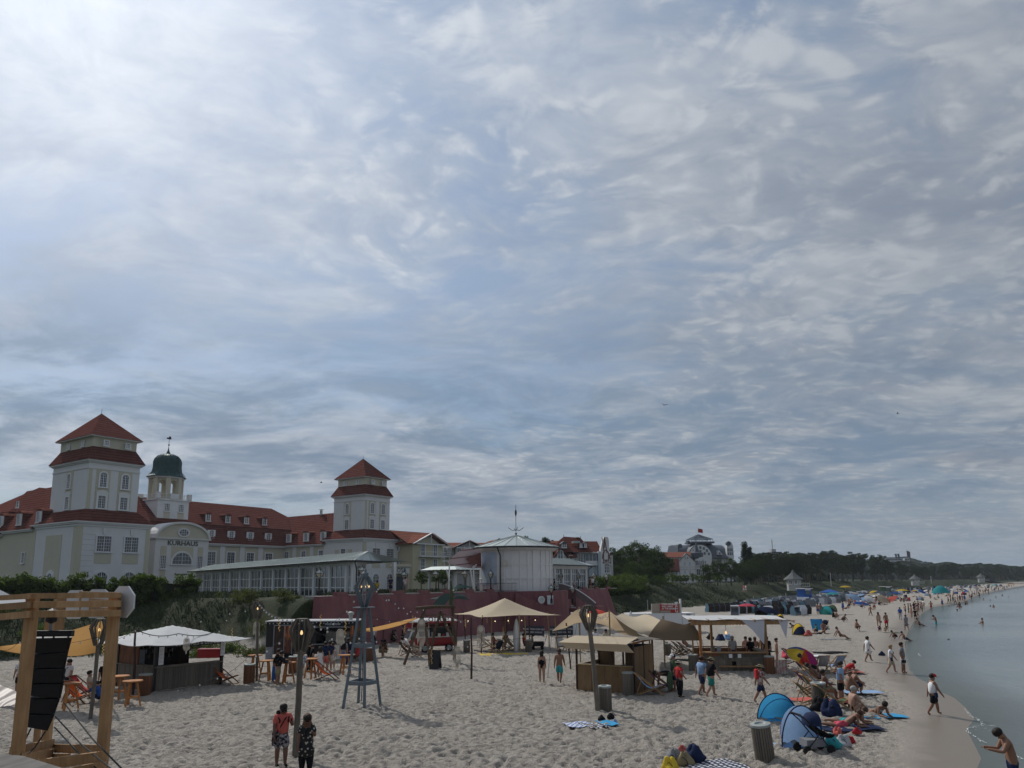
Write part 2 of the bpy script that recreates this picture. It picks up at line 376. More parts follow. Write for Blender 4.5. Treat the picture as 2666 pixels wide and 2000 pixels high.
t.l.new(t.math('ADD', t.math('MULTIPLY', at.outputs['Fac'], .62), .36), mx.inputs[0])
t.l.new(mx.outputs[0], t.n['Material Output'].inputs['Surface'])
sh = np.array(shore[:]); pts = []; offs = [-1.2, 0, .4, .9, 1.6, 2.6, 4, 6.5, 10, 20, 60, 300, 1500, 7000]
sh2 = []
for i in range(len(sh) - 1):
 k = 4 if i > 2 else 2
 for j in range(k): sh2.append(sh[i] + (sh[i + 1] - sh[i]) * j / k)
sh2.append(sh[-1]); sh2 = np.array(sh2)
dirn = np.array([.80, -.60])
m_ = MB(); nn = len(sh2); vs_ = []; dep = []
for i, q in enumerate(sh2):
 for o_ in offs:
  w = q + dirn * o_; vs_.append((w[0], w[1], WATER_Z)); dep.append(min(1, max(0, o_ / 4.5)))
w = len(offs); m_.add(vs_, [(i * w + j, (i + 1) * w + j, (i + 1) * w + j + 1, i * w + j + 1) for i in range(nn - 1) for j in range(w - 1)])
sea = m_.build('sea', t.m, smooth='all', kind='structure'); at = sea.data.attributes.new('depth', 'FLOAT', 'POINT'); at.data.foreach_set('value', dep)
sea['label'] = 'calm grey blue sea with small ripples'
foam_mat = M('sea_foam', (.72, .74, .74), .6, .1, 20)
m_ = MB()
FL = [[(2512,1845),(2520,1858),(2533,1866),(2545,1872),(2553,1880),(2559,1886)],[(2517,1897),(2527,1907),(2538,1919),(2553,1928),(2573,1935)],[(2519,1897),(2540,1890),(2570,1888),(2590,1890)],[(2640,1962),(2655,1972),(2666,1976)],[(2392,1700),(2394,1706),(2399,1709)],[(2530,1893),(2560,1896),(2600,1895)],[(2540,1900),(2570,1903),(2595,1901)]]
FL += [[(x + 3, y + 1), (x2 + 3, y2 + 1)] for (x, y), (x2, y2) in zip(shore_px[8:16], shore_px[9:17])]
for kf, pxs in enumerate(FL):
 P = [G(x, y, WATER_Z + .012) for x, y in pxs]; thin_ = .35 if kf > 4 else 1.
 for i in range(len(P) - 1):
  k = max(3, int((P[i + 1] - P[i]).length / .05)); n2 = Vector((P[i + 1].y - P[i].y, P[i].x - P[i + 1].x, 0)).normalized()
  for j in range(k):
   if random.random() < (.25 if kf < 5 else .62): continue
   c_ = P[i].lerp(P[i + 1],(j + random.random()) / k) + n2 * random.gauss(0,.035); r_ = random.uniform(.012,.05) * (1 if kf < 5 else .6); q = random.uniform(.5,2.4); d_ = (P[i + 1] - P[i]).normalized() * r_ * q
   m_.quad(c_ - d_, c_ - n2 * r_ * .6, c_ + d_, c_ + n2 * r_ * .6)
m_.build('sea_foam', foam_mat, kind='stuff')['label'] = 'white foam ribbons breaking at the waterline'
# ==== building materials
def tiles(name, a, b, step=.36):
 t = NT(name); s_ = t.sep(); z = s_[2]
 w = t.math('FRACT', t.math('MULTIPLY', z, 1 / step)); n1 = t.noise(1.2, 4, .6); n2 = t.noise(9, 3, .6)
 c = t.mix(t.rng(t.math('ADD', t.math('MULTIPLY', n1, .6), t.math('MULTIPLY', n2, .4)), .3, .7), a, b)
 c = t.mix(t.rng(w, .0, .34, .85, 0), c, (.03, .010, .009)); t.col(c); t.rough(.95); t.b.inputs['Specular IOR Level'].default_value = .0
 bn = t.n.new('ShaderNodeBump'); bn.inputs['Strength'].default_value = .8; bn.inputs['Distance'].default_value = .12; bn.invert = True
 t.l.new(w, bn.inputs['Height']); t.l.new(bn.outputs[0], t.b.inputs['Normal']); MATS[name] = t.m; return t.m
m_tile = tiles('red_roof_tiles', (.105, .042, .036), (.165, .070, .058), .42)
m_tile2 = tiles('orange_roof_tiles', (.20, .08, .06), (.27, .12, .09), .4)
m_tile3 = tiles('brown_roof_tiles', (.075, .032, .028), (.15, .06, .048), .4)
m_white = M('white_render', (.70, .70, .70), .8, .07, 1.2, .1, 8)
m_yel = M('cream_render', (.55, .52, .415), .85, .08, 1.0, .1, 8)
m_yel2 = M('ochre_render', (.52, .45, .32), .85, .08, .7)
m_wframe = M('white_window_paint', (.74, .74, .75), .5, .05)
m_grey = M('grey_render', (.42, .42, .42), .85, .1, 1.)
m_copper = M('green_copper', (.035, .085, .085), .55, .35, 2.2, metal=.2)
m_zinc = M('pale_zinc_sheet', (.42, .47, .46), .42, .15, 1.5, metal=.35)
m_slate = M('dark_slate', (.085, .10, .125), .55, .25, 1.2)
m_dark = M('dark_metal', (.03, .032, .035), .5, .3)
m_black = M('black_paint', (.012, .012, .014), .45, .3)
def thin(m, f=.45):
 n = m.node_tree; b = n.nodes['Principled BSDF']; t = n.nodes.new('ShaderNodeBsdfTranslucent'); x = n.nodes.new('ShaderNodeMixShader'); x.inputs[0].default_value = f
 l = b.inputs['Base Color'].links; n.links.new(l[0].from_socket,t.inputs[0]); n.links.new(b.outputs[0],x.inputs[1]); n.links.new(t.outputs[0],x.inputs[2]); n.links.new(x.outputs[0],n.nodes['Material Output'].inputs['Surface']); return m
def glassm(name, col, mixf, rough=.06, tint=(.7, .75, .78)):
 t = NT(name); n1 = t.noise(.7, 3, .5)
 t.col(t.mix(t.rng(n1, .35, .65), col, tuple(c * 2.2 for c in col))); t.rough(rough); t.b.inputs['Specular IOR Level'].default_value = .9
 if mixf < 1:
  tr = t.n.new('ShaderNodeBsdfTransparent'); tr.inputs[0].default_value = (*tint,1); mx = t.n.new('ShaderNodeMixShader'); mx.inputs[0].default_value = mixf
  t.l.new(tr.outputs[0], mx.inputs[1]); t.l.new(t.b.outputs[0], mx.inputs[2]); t.l.new(mx.outputs[0], t.n['Material Output'].inputs['Surface'])
 MATS[name] = t.m; return t.m
m_pane = glassm('dark_window_glass', (.035, .045, .055), 1.)
m_glass = glassm('clear_glazing', (.05, .06, .065), .42)
# ---- windows (local: x across, z up from the sill, outwards is -y)
WCACHE = {}
def window_meshes(w, h, cols, rows, arch=False, sur=.16, onemesh=False, mf=None):
 k = (round(w, 2), round(h, 2), cols, rows, arch, sur, onemesh, mf.name if mf else '')
 if k in WCACHE: return WCACHE[k]
 f = MB(); hw = w / 2; hr = h - hw if arch else h
 f.b(-hw - sur, -hw, -.12, 0, 0, hr); f.b(hw, hw + sur, -.12, 0, 0, hr); f.b(-hw - sur - .08, hw + sur + .08, -.2, 0, -.14, 0)
 if arch:
  n = 10
  for i in range(n):
   a, b = PI * i / n, PI * (i + 1) / n; A = lambda t_, r: (r * math.cos(t_), r * math.sin(t_) + hr)
   q = [A(a, hw), A(a, hw + sur), A(b, hw + sur), A(b, hw)]
   f.prism([(x, 0, z) for x, z in q], (0, -.12, 0))
 else: f.b(-hw - sur, hw + sur, -.12, 0, h, h + sur)
 for i in range(1,cols): x = -hw + w * i / cols; th = .045 if (cols % 2 == 0 and i == cols // 2) or cols < 4 else .016; f.b(x - th,x + th,-.07,-.03,0,h - (.06 if not arch else hw * (1 - math.sqrt(max(0,1 - (x / hw) ** 2)))))
 for i in range(1,rows): z = h * i / rows; xx = hw if z < hr or not arch else math.sqrt(max(0,hw * hw - (z - hr) ** 2)); f.b(-xx,xx,-.065,-.03,z - .018,z + .018)
 f.b(-hw, -hw + .06, -.07, -.02, 0, hr); f.b(hw - .06, hw, -.07, -.02, 0, hr); f.b(-hw, hw, -.07, -.02, 0, .06)
 p = f if onemesh else MB()
 if onemesh: p.mat(1)
 if arch: p.add([(-hw,-.02,0),(hw,-.02,0)] + [(hw * math.cos(PI * i / 10),-.02,hr + hw * math.sin(PI * i / 10)) for i in range(11)],[tuple(range(13))])
 else: p.quad((-hw, -.02, 0), (hw, -.02, 0), (hw, -.02, h), (-hw, -.02, h))
 if onemesh: r = (f.mesh('window', [mf or m_wframe, m_pane]), None)
 else: r = (f.mesh('window', mf or m_wframe), p.mesh('pane', m_pane, fix=False))
 WCACHE[k] = r; return r
def window(parent, x, y, z, w, h, cols=2, rows=3, rz=0., arch=False, sur=.16, onemesh=False, name='window', mf=None):
 f, p = window_meshes(w, h, cols, rows, arch, sur, onemesh, mf)
 o = inst(parent, name, f, (x, y, z), (0, 0, rz))
 if p: inst(o, 'pane', p)
 return o
NX = -PI / 2                                       # rz of a wall that faces -x
def skirt(x0, x1, y0, y1, z0, z1, i):              # four sloping roof planes between two rectangles
 a = [(x0,y0,z0),(x1,y0,z0),(x1,y1,z0),(x0,y1,z0)]; b = [(x0 + i,y0 + i,z1),(x1 - i,y0 + i,z1),(x1 - i,y1 - i,z1),(x0 + i,y1 - i,z1)]
 return MB().add(a + b, [(0, 1, 5, 4), (1, 2, 6, 5), (2, 3, 7, 6), (3, 0, 4, 7), (4, 5, 6, 7), (3, 2, 1, 0)])
# ==== the spa house with its two towers
KA = R(34.7); ku = Vector((math.sin(KA), math.cos(KA), 0)); kv = Vector((-math.cos(KA), math.sin(KA), 0)); KO = D(226, 1280, 103); KO.z = 0
def kon(px, py, y):                                # pixel -> (x, z) on the plane y of the spa house
 r = ray(px, py); t = (y + KO.dot(kv)) / (r.dot(kv)); p = r * t; return (p - KO).dot(ku), E + r.z * t
def kom(px, py, x):                                # pixel -> (y, z) on the plane x
 r = ray(px, py); t = (x + KO.dot(ku)) / (r.dot(ku)); p = r * t; return (p - KO).dot(kv), E + r.z * t
c1 = lambda x, y: (x / 3.457, 1040 + y / 3.457)
c2 = lambda x, y: (500 + x / 3.95, 1180 + y / 3.95)
K = thing('spa_house', 'white and cream spa house with red roofs, two square towers and green dome', 'building', KO, PI / 2 - KA)
ZG = 3.6
def tower(x0, x1, y0, y1, bx0, bx1, by0, by1, lab):
 cx_, cy_ = (x0 + x1) / 2, (y0 + y1) / 2
 pb(K, 'wall', m_white, bx0, bx1, by0, by1, ZG, 13.75, label=lab + ' base'); pb(K, 'wall', m_white, x0, x1, y0, y1, 14.0, 22.9, label=lab + ' shaft')
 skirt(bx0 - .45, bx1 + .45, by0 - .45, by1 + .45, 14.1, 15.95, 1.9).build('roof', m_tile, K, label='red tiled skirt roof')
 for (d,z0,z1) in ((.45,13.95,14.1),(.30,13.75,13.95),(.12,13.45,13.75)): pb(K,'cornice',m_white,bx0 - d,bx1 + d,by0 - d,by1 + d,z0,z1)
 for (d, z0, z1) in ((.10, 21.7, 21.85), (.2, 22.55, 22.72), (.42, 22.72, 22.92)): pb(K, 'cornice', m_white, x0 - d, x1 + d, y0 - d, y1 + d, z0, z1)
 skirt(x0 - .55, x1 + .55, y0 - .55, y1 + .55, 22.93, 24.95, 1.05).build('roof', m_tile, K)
 pb(K, 'wall', m_yel, x0 + .5, x1 - .5, y0 + .5, y1 - .5, 24.95, 26.4)
 pb(K, 'cornice', m_wframe, x0 - .05, x1 + .05, y0 - .05, y1 + .05, 26.38, 26.5)
 MB().add([(x0 - .15,y0 - .15,26.5),(x1 + .15,y0 - .15,26.5),(x1 + .15,y1 + .15,26.5),(x0 - .15,y1 + .15,26.5),(cx_,cy_,30.9)],[(0,1,4),(1,2,4),(2,3,4),(3,0,4),(3,2,1,0)]).build('roof',m_tile,K)
 MB().tube([(cx_, cy_, 30.8), (cx_, cy_, 31.6)], .03, 5).build('finial', m_dark, K)
 W = x1 - x0; L = y1 - y0
 for fx in (.285, .715):
  x = x0 + W * fx; pb(K, 'panel', m_yel, x - W * .135, x + W * .135, y0 - .05, y0 + .05, 15.7, 21.75)
  window(K, x, y0 - .05, 19.15, .95, 2.1, 4, 6, arch=True, sur=.2); window(K, x, y0 - .05, 16.15, 1.05, 1.75, 4, 5, sur=.25)
  MB().prism([(x - .85,y0 - .05,18.15),(x + .85,y0 - .05,18.15)] + [(x + .85 * math.cos(PI * i / 8),y0 - .05,18.25 + .45 * math.sin(PI * i / 8)) for i in range(9)],(0,-.14,0)).build('window_pediment',m_white,K)
  window(K, x, y0 - .05, 25.15, .62, .7, 3, 3, sur=.1, onemesh=True)
 pb(K, 'panel', m_yel, x0 + .05, x0 + .55, y0 - .045, y0 + .05, 15.7, 21.6)
 y = y0 + L * (.5 if x0 < 10 else .55)
 pb(K, 'panel', m_yel, x0 - .05, x0 + .05, y - 1.05, y + 1.05, 15.7, 21.75)
 window(K, x0 - .05, y, 19.15, .95, 2.1, 4, 6, NX, True, .2); window(K, x0 - .05, y, 16.15, 1.05, 1.75, 4, 5, NX, sur=.25)
 MB().prism([(x0 - .05,y - .85,18.15),(x0 - .05,y + .85,18.15)] + [(x0 - .05,y + .85 * math.cos(PI * i / 8),18.25 + .45 * math.sin(PI * i / 8)) for i in range(9)],(-.14,0,0)).build('window_pediment',m_white,K)
 for f_ in (.3, .7): window(K, x0 + .45, y0 + L * f_, 25.15, .62, .7, 3, 3, NX, sur=.1, onemesh=True)
 BW = bx1 - bx0
 for fx in (.36, .74) if x0 < 10 else (.34, .72):
  x = bx0 + BW * fx
  pb(K, 'panel', m_yel, x - 1.15, x + 1.15, by0 - .04, by0 + .04, 8.4, 9.7); window(K, x, by0 - .02, 10.0, 2.0, 2.15, 6, 5, sur=.14)
  MB().prism([(x - .2 + .4 * i,by0 - .02,12.4 + .9 * j) for i,j in ((0,0),(1,0),(1.25,1),(-.25,1))],(0,-.12,0)).build('keystone',m_white,K)
  window(K, x, by0 - .02, ZG + .4, 1.6, 3.2, 6, 6, arch=True, sur=.32)
 pb(K, 'corner_strip', m_yel, bx0 - .04, bx0 + .75, by0 - .05, by0 + .3, ZG, 13.4)
 pb(K, 'corner_strip', m_yel, bx1 - .6, bx1 + .04, by0 - .05, by0 + .3, ZG, 13.4)
 for k in range(12): pb(K, 'groove', m_grey, bx0 + .8, bx0 + BW * .24, by0 - .01, by0 + .05, 4.4 + k * .72, 4.44 + k * .72)
tower(0, 7.3, 0, 10.6, -1.5, 8.7, -1.5, 11.4, 'left tower'); tower(53, 60, 0, 8.9, 51.5, 61.6, -1.5, 9.8, 'right tower')
pb(K, 'panel', m_yel, -1.56, -1.4, 2.6, 7.3, ZG, 12.4, label='cream recessed field'); window(K, -1.56, 4.9, ZG + .3, 1.5, 3.2, 4, 6, NX, True, .45)
pb(K, 'corner_strip', m_yel, -1.55, -1.4, 10.6, 11.6, ZG, 13.4)
pb(K, 'corner_strip', m_yel, -1.55, -1.4, -1.45, -.5, ZG, 13.4)
for yy in (2.2, 6.0): pb(K, 'panel', m_yel, 51.44, 51.6, yy - .55, yy + .55, 8.4, 12.0)
window(K, 51.46, 4.1, 9.5, 1.3, 2.6, 4, 5, NX, sur=.14)
def kpiece(x0, x1, y0, y1, z0, z1, m=m_yel, n='wall'): return pb(K, n, m, x0, x1, y0, y1, z0, z1)
kpiece(-1.5,61.6,22,38,ZG,13.0); kpiece(-1.9,62,21.6,38.4,12.8,13.05,m_white,'cornice'); kpiece(-2.1,62.2,21.4,38.6,13.05,13.2,m_white,'cornice')
def hip(x0, x1, y0, y1, z0, i1, z1, rx0, rx1, ry, z2):
 a = [(x0,y0,z0),(x1,y0,z0),(x1,y1,z0),(x0,y1,z0)]; b = [(x0 + i1,y0 + i1,z1),(x1 - i1,y0 + i1,z1),(x1 - i1,y1 - i1,z1),(x0 + i1,y1 - i1,z1)]
 return MB().add(a + b + [(rx0,ry,z2),(rx1,ry,z2)],[(0,1,5,4),(1,2,6,5),(2,3,7,6),(3,0,4,7),(4,5,9,8),(5,6,9),(6,7,8,9),(7,4,8),(3,2,1,0)])
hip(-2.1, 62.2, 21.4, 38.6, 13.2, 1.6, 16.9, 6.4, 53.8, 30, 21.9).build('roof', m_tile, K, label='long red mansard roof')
kpiece(-.45, 60.55, 22.85, 23.0, 16.72, 16.86, m_tile, 'roof_edge')
for x, y in ((155, 670), (358, 685), (550, 698), (737, 712)):
 q, _ = kon(*c2(x, y + 40), 24.2); dz = 17.6; d = MB(); d.b(q - .6, q + .6, 24.0, 26.5, dz, dz + 1.35); d.mat(1)
 d.prism([(q + .72 * math.cos(PI * i / 8), 23.8, dz + 1.35 + .38 * math.sin(PI * i / 8)) for i in range(9)], (0, 2.8, 0))
 o = d.build('dormer', [m_tile, m_tile], K); window(o, q, 23.98, dz + .05, .8, 1.5, 2, 3, arch=True, sur=.14, onemesh=True)
def dormer(x, y, z, rz, deep=2.4, w=1.15, h=1.7):
 d = MB(); d.b(-w / 2 - .3, w / 2 + .3, 0, deep, 0, h + .1); d.mat(1)
 d.prism([((w / 2 + .42) * math.cos(PI * i / 10), -.16, h + .1 + .42 * math.sin(PI * i / 10)) for i in range(11)], (0, deep + .16, 0))
 o = d.build('dormer', [m_tile, m_tile2 if rz else m_tile], K, loc=(x, y, z), rz=rz)
 f = MB().prism([(-w / 2 - .28,0,0),(w / 2 + .28,0,0)] + [((w / 2 + .28) * math.cos(PI * i / 10),0,h + .1 + .4 * math.sin(PI * i / 10)) for i in range(11)],(0,-.1,0)).build('dormer_front',m_wframe,o)
 window(o, 0, -.1, .15, w * .8, h - .1, 4, 4, arch=True, sur=.06, onemesh=True); return o
for x in (200, 405, 600, 787): q, _ = kon(*c2(x, 830), 22.0); dormer(q, 22.1, 14.0, 0)
for x, y in ((990, 860), (1168, 840), (1345, 825)): q, _ = kom(*c2(x, y), 51.4); dormer(51.6, q, 14.0, NX, 3.)
for x in (5, 165, 340): q, _ = kom(*c1(x, 1050), -1.6); dormer(-1.4, q, 14.3, NX, 3.)
for x in (308, 512, 700): q, _ = kon(*c2(x, 1070), 21.9); kpiece(q - .55, q + .55, 21.8, 22.1, ZG, 12.8, m_white, 'pilaster')
for i, x in enumerate((200, 400, 600, 790)): q, _ = kon(*c2(x, 1070), 21.9); window(K, q, 21.98, 8.3, 1.7, 3.3, 4, 6, sur=.22)
for x in (1265,): q, _ = kon(*c1(x, 1420), 21.9); window(K, q, 21.98, 8.0, 1.2, 3.3, 4, 6, sur=.22)
for q in (12.5, 15.): window(K, q, 21.98, ZG + .3, 1.6, 3.2, 4, 6, arch=True, sur=.2)
for x0, x1, y0, y1 in ((51.5, 61.4, 9.8, 22), (-1.5, 8.6, 11.4, 22)):
 kpiece(x0, x1, y0, y1, ZG, 13.1 + (.4 if x0 < 0 else 0)); h0 = 13.3 + (.3 if x0 < 0 else 0)
 kpiece(x0 - .3, x1 + .3, y0, y1, h0 - .35, h0 - .12, m_white, 'cornice'); kpiece(x0 - .5, x1 + .5, y0, y1, h0 - .12, h0, m_white, 'gutter')
 xm = (x0 + x1) / 2; zr = 20.1 if x0 > 0 else 20.8; y1 = 27.5
 MB().add([(x0 - .5,y0 - .5,h0),(x0 - .5,y1,h0),(xm,y1,zr),(xm,y0 - .5,zr),(x1 + .5,y0 - .5,h0),(x1 + .5,y1,h0)],[(0,3,2,1),(3,4,5,2),(0,4,3),(1,2,5)]).build('roof',m_tile,K,label='sunlit red roof of a wing')
for x in (970, 1143, 1322): q, _ = kom(*c2(x, 1060), 51.4); window(K, 51.48, q, 9.3, 1.25, 2.7, 4, 5, NX, sur=.2)
for x in (1050, 1228, 875): q, _ = kom(*c2(x, 1040), 51.4); kpiece(51.38, 51.6, q - .5, q + .5, ZG, 12.95, m_white, 'pilaster')
q, _ = kom(*c1(215, 1320), -1.6); window(K, -1.52, q, 8.7, .8, 1.5, 2, 3, NX, sur=.14)
for x in (60, 235):
 q, _ = kom(*c1(x, 1540), -1.6); window(K, -1.52, q, ZG, 3.1, 3.3, 3, 3, NX, True, .15)
window(K, -1.9, 16.5, 17.0, .7, .9, 1, 2, NX, sur=.05, onemesh=True, name='roof_window')
MB().b(56, 56.4, 16.2, 16.6, 19.8, 20.9).b(55.8, 56.6, 16., 16.8, 21.0, 21.06).build('chimney', m_zinc, K)
x0, x1 = 20.9, 31.2; xm = (x0 + x1) / 2; Yf = 18.2
kpiece(x0, x1, Yf, 22, ZG, 13.5, m_white)
arc = lambda r, h, n=14: [(xm + r * math.cos(PI * i / n), Yf, 13.6 + h * math.sin(PI * i / n)) for i in range(n + 1)]
MB().prism(arc(5.0, 2.7), (0, 5.5, 0)).build('gable', m_yel, K); g = MB()
for (a,b,c,d) in zip(arc(5.0,2.7)[:-1],arc(5.0,2.7)[1:],arc(5.4,3.05)[1:],arc(5.4,3.05)[:-1]): g.prism([a,b,c,d],(0,-.3,0)); g.prism([a,b,c,d],(0,5.6,0))
g.build('gable_moulding', m_white, K)
kpiece(x0 - .3, x1 + .3, Yf - .3, 22, 13.45, 13.65, m_white, 'cornice')
o = MB().prism([(1.2 * math.cos(2 * PI * i / 20),-.14,.85 * math.sin(2 * PI * i / 20)) for i in range(20)],(0,.14,0)).build('oval_window',m_white,K,loc=(xm,Yf - .01,14.7))
MB().prism([(.85 * math.cos(2 * PI * i / 20), -.16, .58 * math.sin(2 * PI * i / 20)) for i in range(20)], (0, .02, 0)).build('pane', m_pane, o)
w_ = MB(); [w_.b(x - .03,x + .03,-.2,-.16,-.58,.58) for x in (-.42,0,.42)]; [w_.b(-.82,.82,-.2,-.16,z - .025,z + .025) for z in (-.2,.2)]; w_.build('glazing_bar',m_wframe,o)
o = window(K, xm, Yf - .02, 9.0, 3.7, 2.1, 6, 3, arch=True, sur=.3)
for x in (x0 + 1.6,x1 - 1.6): kpiece(x - .55,x + .55,Yf - .03,Yf + .1,4.6,12.2,m_yel,'panel'); window(K,x,Yf - .04,8.2,1.0,2.3,3,5,sur=.05)
kpiece(x0 + 3.0, x1 - 3.0, Yf - .025, Yf + .1, 9.2, 12.2, m_yel, 'panel')
def letters(parent, txt, loc, size, mat, rz=0., ext=.02, name='lettering', align='CENTER', sx=1., rx=PI / 2, bold=False):
 cu = bpy.data.curves.new(name,'FONT'); cu.body = txt; cu.size = size; cu.extrude = ext; cu.align_x = align; cu.align_y = 'CENTER'; cu.resolution_u = 2
 if bold: cu.offset = size * .02
 o = bpy.data.objects.new(name,cu); C.objects.link(o); dg = bpy.context.evaluated_depsgraph_get(); me = bpy.data.meshes.new_from_object(o.evaluated_get(dg))
 bpy.data.objects.remove(o); me.materials.clear(); me.materials.append(mat); o = bpy.data.objects.new(name, me); C.objects.link(o)
 o.parent = parent; o.location = loc; o.rotation_euler = (rx, 0, rz); o.scale = (sx, 1, 1); return o
m_letter = M('dark_bronze_letters', (.10, .095, .07), .5)
letters(K,'KURHAUS',(xm,Yf - .06,12.75),1.15,m_letter,bold=True,sx=1.15); letters(K,'Restaurant\nAller',(xm,Yf - .06,7.0),.55,m_letter,bold=True)
x0, x1, y0, y1 = 24.1, 30.3, 24., 30.; xm = 27.2; ym = 27.
kpiece(x0, x1, y0, y1, 14, 21.0, m_white); kpiece(x0 - .2, x1 + .2, y0 - .2, y1 + .2, 21.0, 21.25, m_white, 'cornice')
for fx in (.3, .75):
 x = x0 + 6.2 * fx; kpiece(x - .6,x + .6,y0 - .03,y0 + .1,17.6,18.9,m_yel,'panel'); window(K,x,y0 - .02,18.95,.95,1.35,3,4,sur=.1); window(K,x,y0 - .02,16.0,.95,1.35,3,4,sur=.1)
for x, y in ((x0, y0), (x1, y0), (x0, y1), (x1, y1)): kpiece(x - .35, x + .35, y - .35, y + .35, 21.25, 22.4, m_white, 'balustrade_post')
kpiece(26.4, 28., y0 - .3, y0 + .2, 21.25, 22.3, m_white, 'balustrade_post')
r_ = MB(); [r_.bar((xa,ya,z),(xb,yb,z),.05) for z in (21.6,22.2) for xa,ya,xb,yb in ((x0,y0,x1,y0),(x0,y0,x0,y1),(x1,y0,x1,y1),(x0,y1,x1,y1))]
[r_.bar((x,y,21.25),(x,y,22.2),.03) for i in range(13) for x,y in ((x0 + 6.2 * i / 12,y0),(x0,y0 + .5 * i),(x1,y0 + .5 * i))]; r_.build('railing',m_wframe,K)
for k in range(8):
 a = PI / 8 + k * PI / 4; r = 2.75; x, y = xm + r * math.cos(a), ym + r * math.sin(a)
 pb(K, 'lantern_pier', m_yel, x - .42, x + .42, y - .3, y + .3, 21.25, 25.3, rz=a + PI / 2)
 a2 = a + PI / 8; n = 6; wd = .72; arch = [(-1.06,0,0),(-1.06,0,1.5),(1.06,0,1.5),(1.06,0,0)] + [(wd * math.cos(PI * i / n),0,.72 * math.sin(PI * i / n)) for i in range(n + 1)]
 MB().prism(arch, (0, .35, 0)).build('lantern_arch', m_yel, K, loc=(xm + 2.6 * math.cos(a2), ym + 2.6 * math.sin(a2), 24.2), rz=a2 + PI / 2)
rot8 = dict(n=8, a0=PI / 8, a1=PI / 8 + 2 * PI)
MB().lathe([(3.3,25.6),(3.55,25.55),(3.5,25.75),(3.0,26.1),(2.65,26.7),(2.5,27.6),(2.55,28.5),(2.5,28.7),(2.35,29.2),(1.9,29.7),(1.1,30.05),(.45,30.2),(.3,30.5),(.12,31.0),(.05,31.6)],c=(xm,ym,0),**rot8).build('dome',m_copper,K)
ri = MB()
for k in range(24):
 a = 2 * PI * k / 24; ri.tube([(xm + r * math.cos(a),ym + r * math.sin(a),z) for r,z in ((3.25,25.95),(2.62,26.7),(2.48,27.6),(2.5,28.6),(2.3,29.2),(1.85,29.72),(1.05,30.08))],.045,4)
ri.build('dome_seam',m_copper,K); MB().lathe([(3.0,25.3),(3.3,25.3),(3.3,25.62),(0,25.62)],c=(xm,ym,0),**rot8).build('cornice',m_white,K)
v = MB().tube([(xm,ym,31.4),(xm,ym,33.6)],.04,5); v.lathe([(0,31.75),(.16,31.9),(.16,32.05),(0,32.2)],8,c=(xm,ym,0)); v.b(xm - .5,xm + .4,ym - .02,ym + .02,33.1,33.4); v.b(xm - .1,xm + .35,ym - .02,ym + .02,33.3,33.65); v.build('weather_vane',m_dark,K)
def pipe(parent, pts, r=.06, mat=None, name='drain_pipe'): return MB().tube(pts, r, 6).build(name, mat or m_wframe, parent, smooth=True)
pipe(K, [(51.3, 21.5, 13.0), (51.3, 21.8, 12.6), (51.3, 21.8, ZG)]); pipe(K, [(20.6, 21.8, 13.2), (20.6, 21.8, ZG)])
# ==== foliage
def leafm(name, a, b):
 t = NT(name); n1 = t.noise(.9, 4, .6); n2 = t.noise(7, 3, .6)
 t.col(t.mix(t.rng(t.math('ADD',t.math('MULTIPLY',n1,.55),t.math('MULTIPLY',n2,.45)),.35,.65),a,b)); t.rough(.75); t.b.inputs['Specular IOR Level'].default_value = .2
 tl = t.n.new('ShaderNodeBsdfTranslucent'); tl.inputs[0].default_value = (b[0] * 1.6,b[1] * 1.8,b[2] * .8,1); mx = t.n.new('ShaderNodeMixShader'); mx.inputs[0].default_value = .25
 t.l.new(t.b.outputs[0], mx.inputs[1]); t.l.new(tl.outputs[0], mx.inputs[2]); t.l.new(mx.outputs[0], t.n['Material Output'].inputs['Surface'])
 MATS[name] = t.m; return t.m
lf_dark = leafm('dark_leaves', (.016, .028, .012), (.045, .070, .022)); lf_mid = leafm('green_leaves', (.028, .046, .014), (.085, .12, .032))
lf_pine = leafm('pine_needles', (.012, .022, .013), (.036, .052, .026)); lf_dune = leafm('dune_shrub_leaves', (.03, .042, .018), (.085, .095, .04))
m_bark = M('bark', (.07, .055, .042), .9, .3, 4)
def leaves(centres, radii, per, size, seed, flat=.75, squash=1.):
 """leaf faces over many small clumps; returns a mesh"""
 r = np.random.default_rng(seed); c = np.repeat(np.asarray(centres, float), per, 0); R_ = np.repeat(np.asarray(radii, float), per)
 d = r.standard_normal((len(c), 3)); d /= np.linalg.norm(d, axis=1)[:, None]
 p = c + d * (R_ * (r.random(len(c)) ** .35))[:, None] * np.array([1, 1, flat])
 n = d + r.standard_normal((len(c), 3)) * .7; n /= np.linalg.norm(n, axis=1)[:, None]
 u = np.cross(n, r.standard_normal((len(c), 3))); u /= np.linalg.norm(u, axis=1)[:, None]; w = np.cross(n, u)
 s_ = (size * r.uniform(.6, 1.4, len(c)))[:, None]
 V = np.stack([p - u * s_, p - w * s_ * .55, p + u * s_, p + w * s_ * .55], 1).reshape(-1, 3)
 return V
def leaf_mesh(name, V, mat):
 me = bpy.data.meshes.new(name); n = len(V) // 4; me.vertices.add(len(V)); me.vertices.foreach_set('co', V.ravel().astype(np.float32))
 me.loops.add(n * 4); me.loops.foreach_set('vertex_index',np.arange(n * 4,dtype=np.int32)); me.polygons.add(n); me.polygons.foreach_set('loop_start',np.arange(0,n * 4,4,dtype=np.int32))
 me.update(calc_edges=True); me.materials.append(mat); return me
def crown_pts(rx, ry, rz, cz, k, seed, hollow=.35):
 r = np.random.default_rng(seed); out = []
 while len(out) < k:
  p = r.uniform(-1, 1, 3); q = np.linalg.norm(p)
  if q < 1 and q > hollow: out.append((p[0] * rx, p[1] * ry, cz + p[2] * rz))
 return out
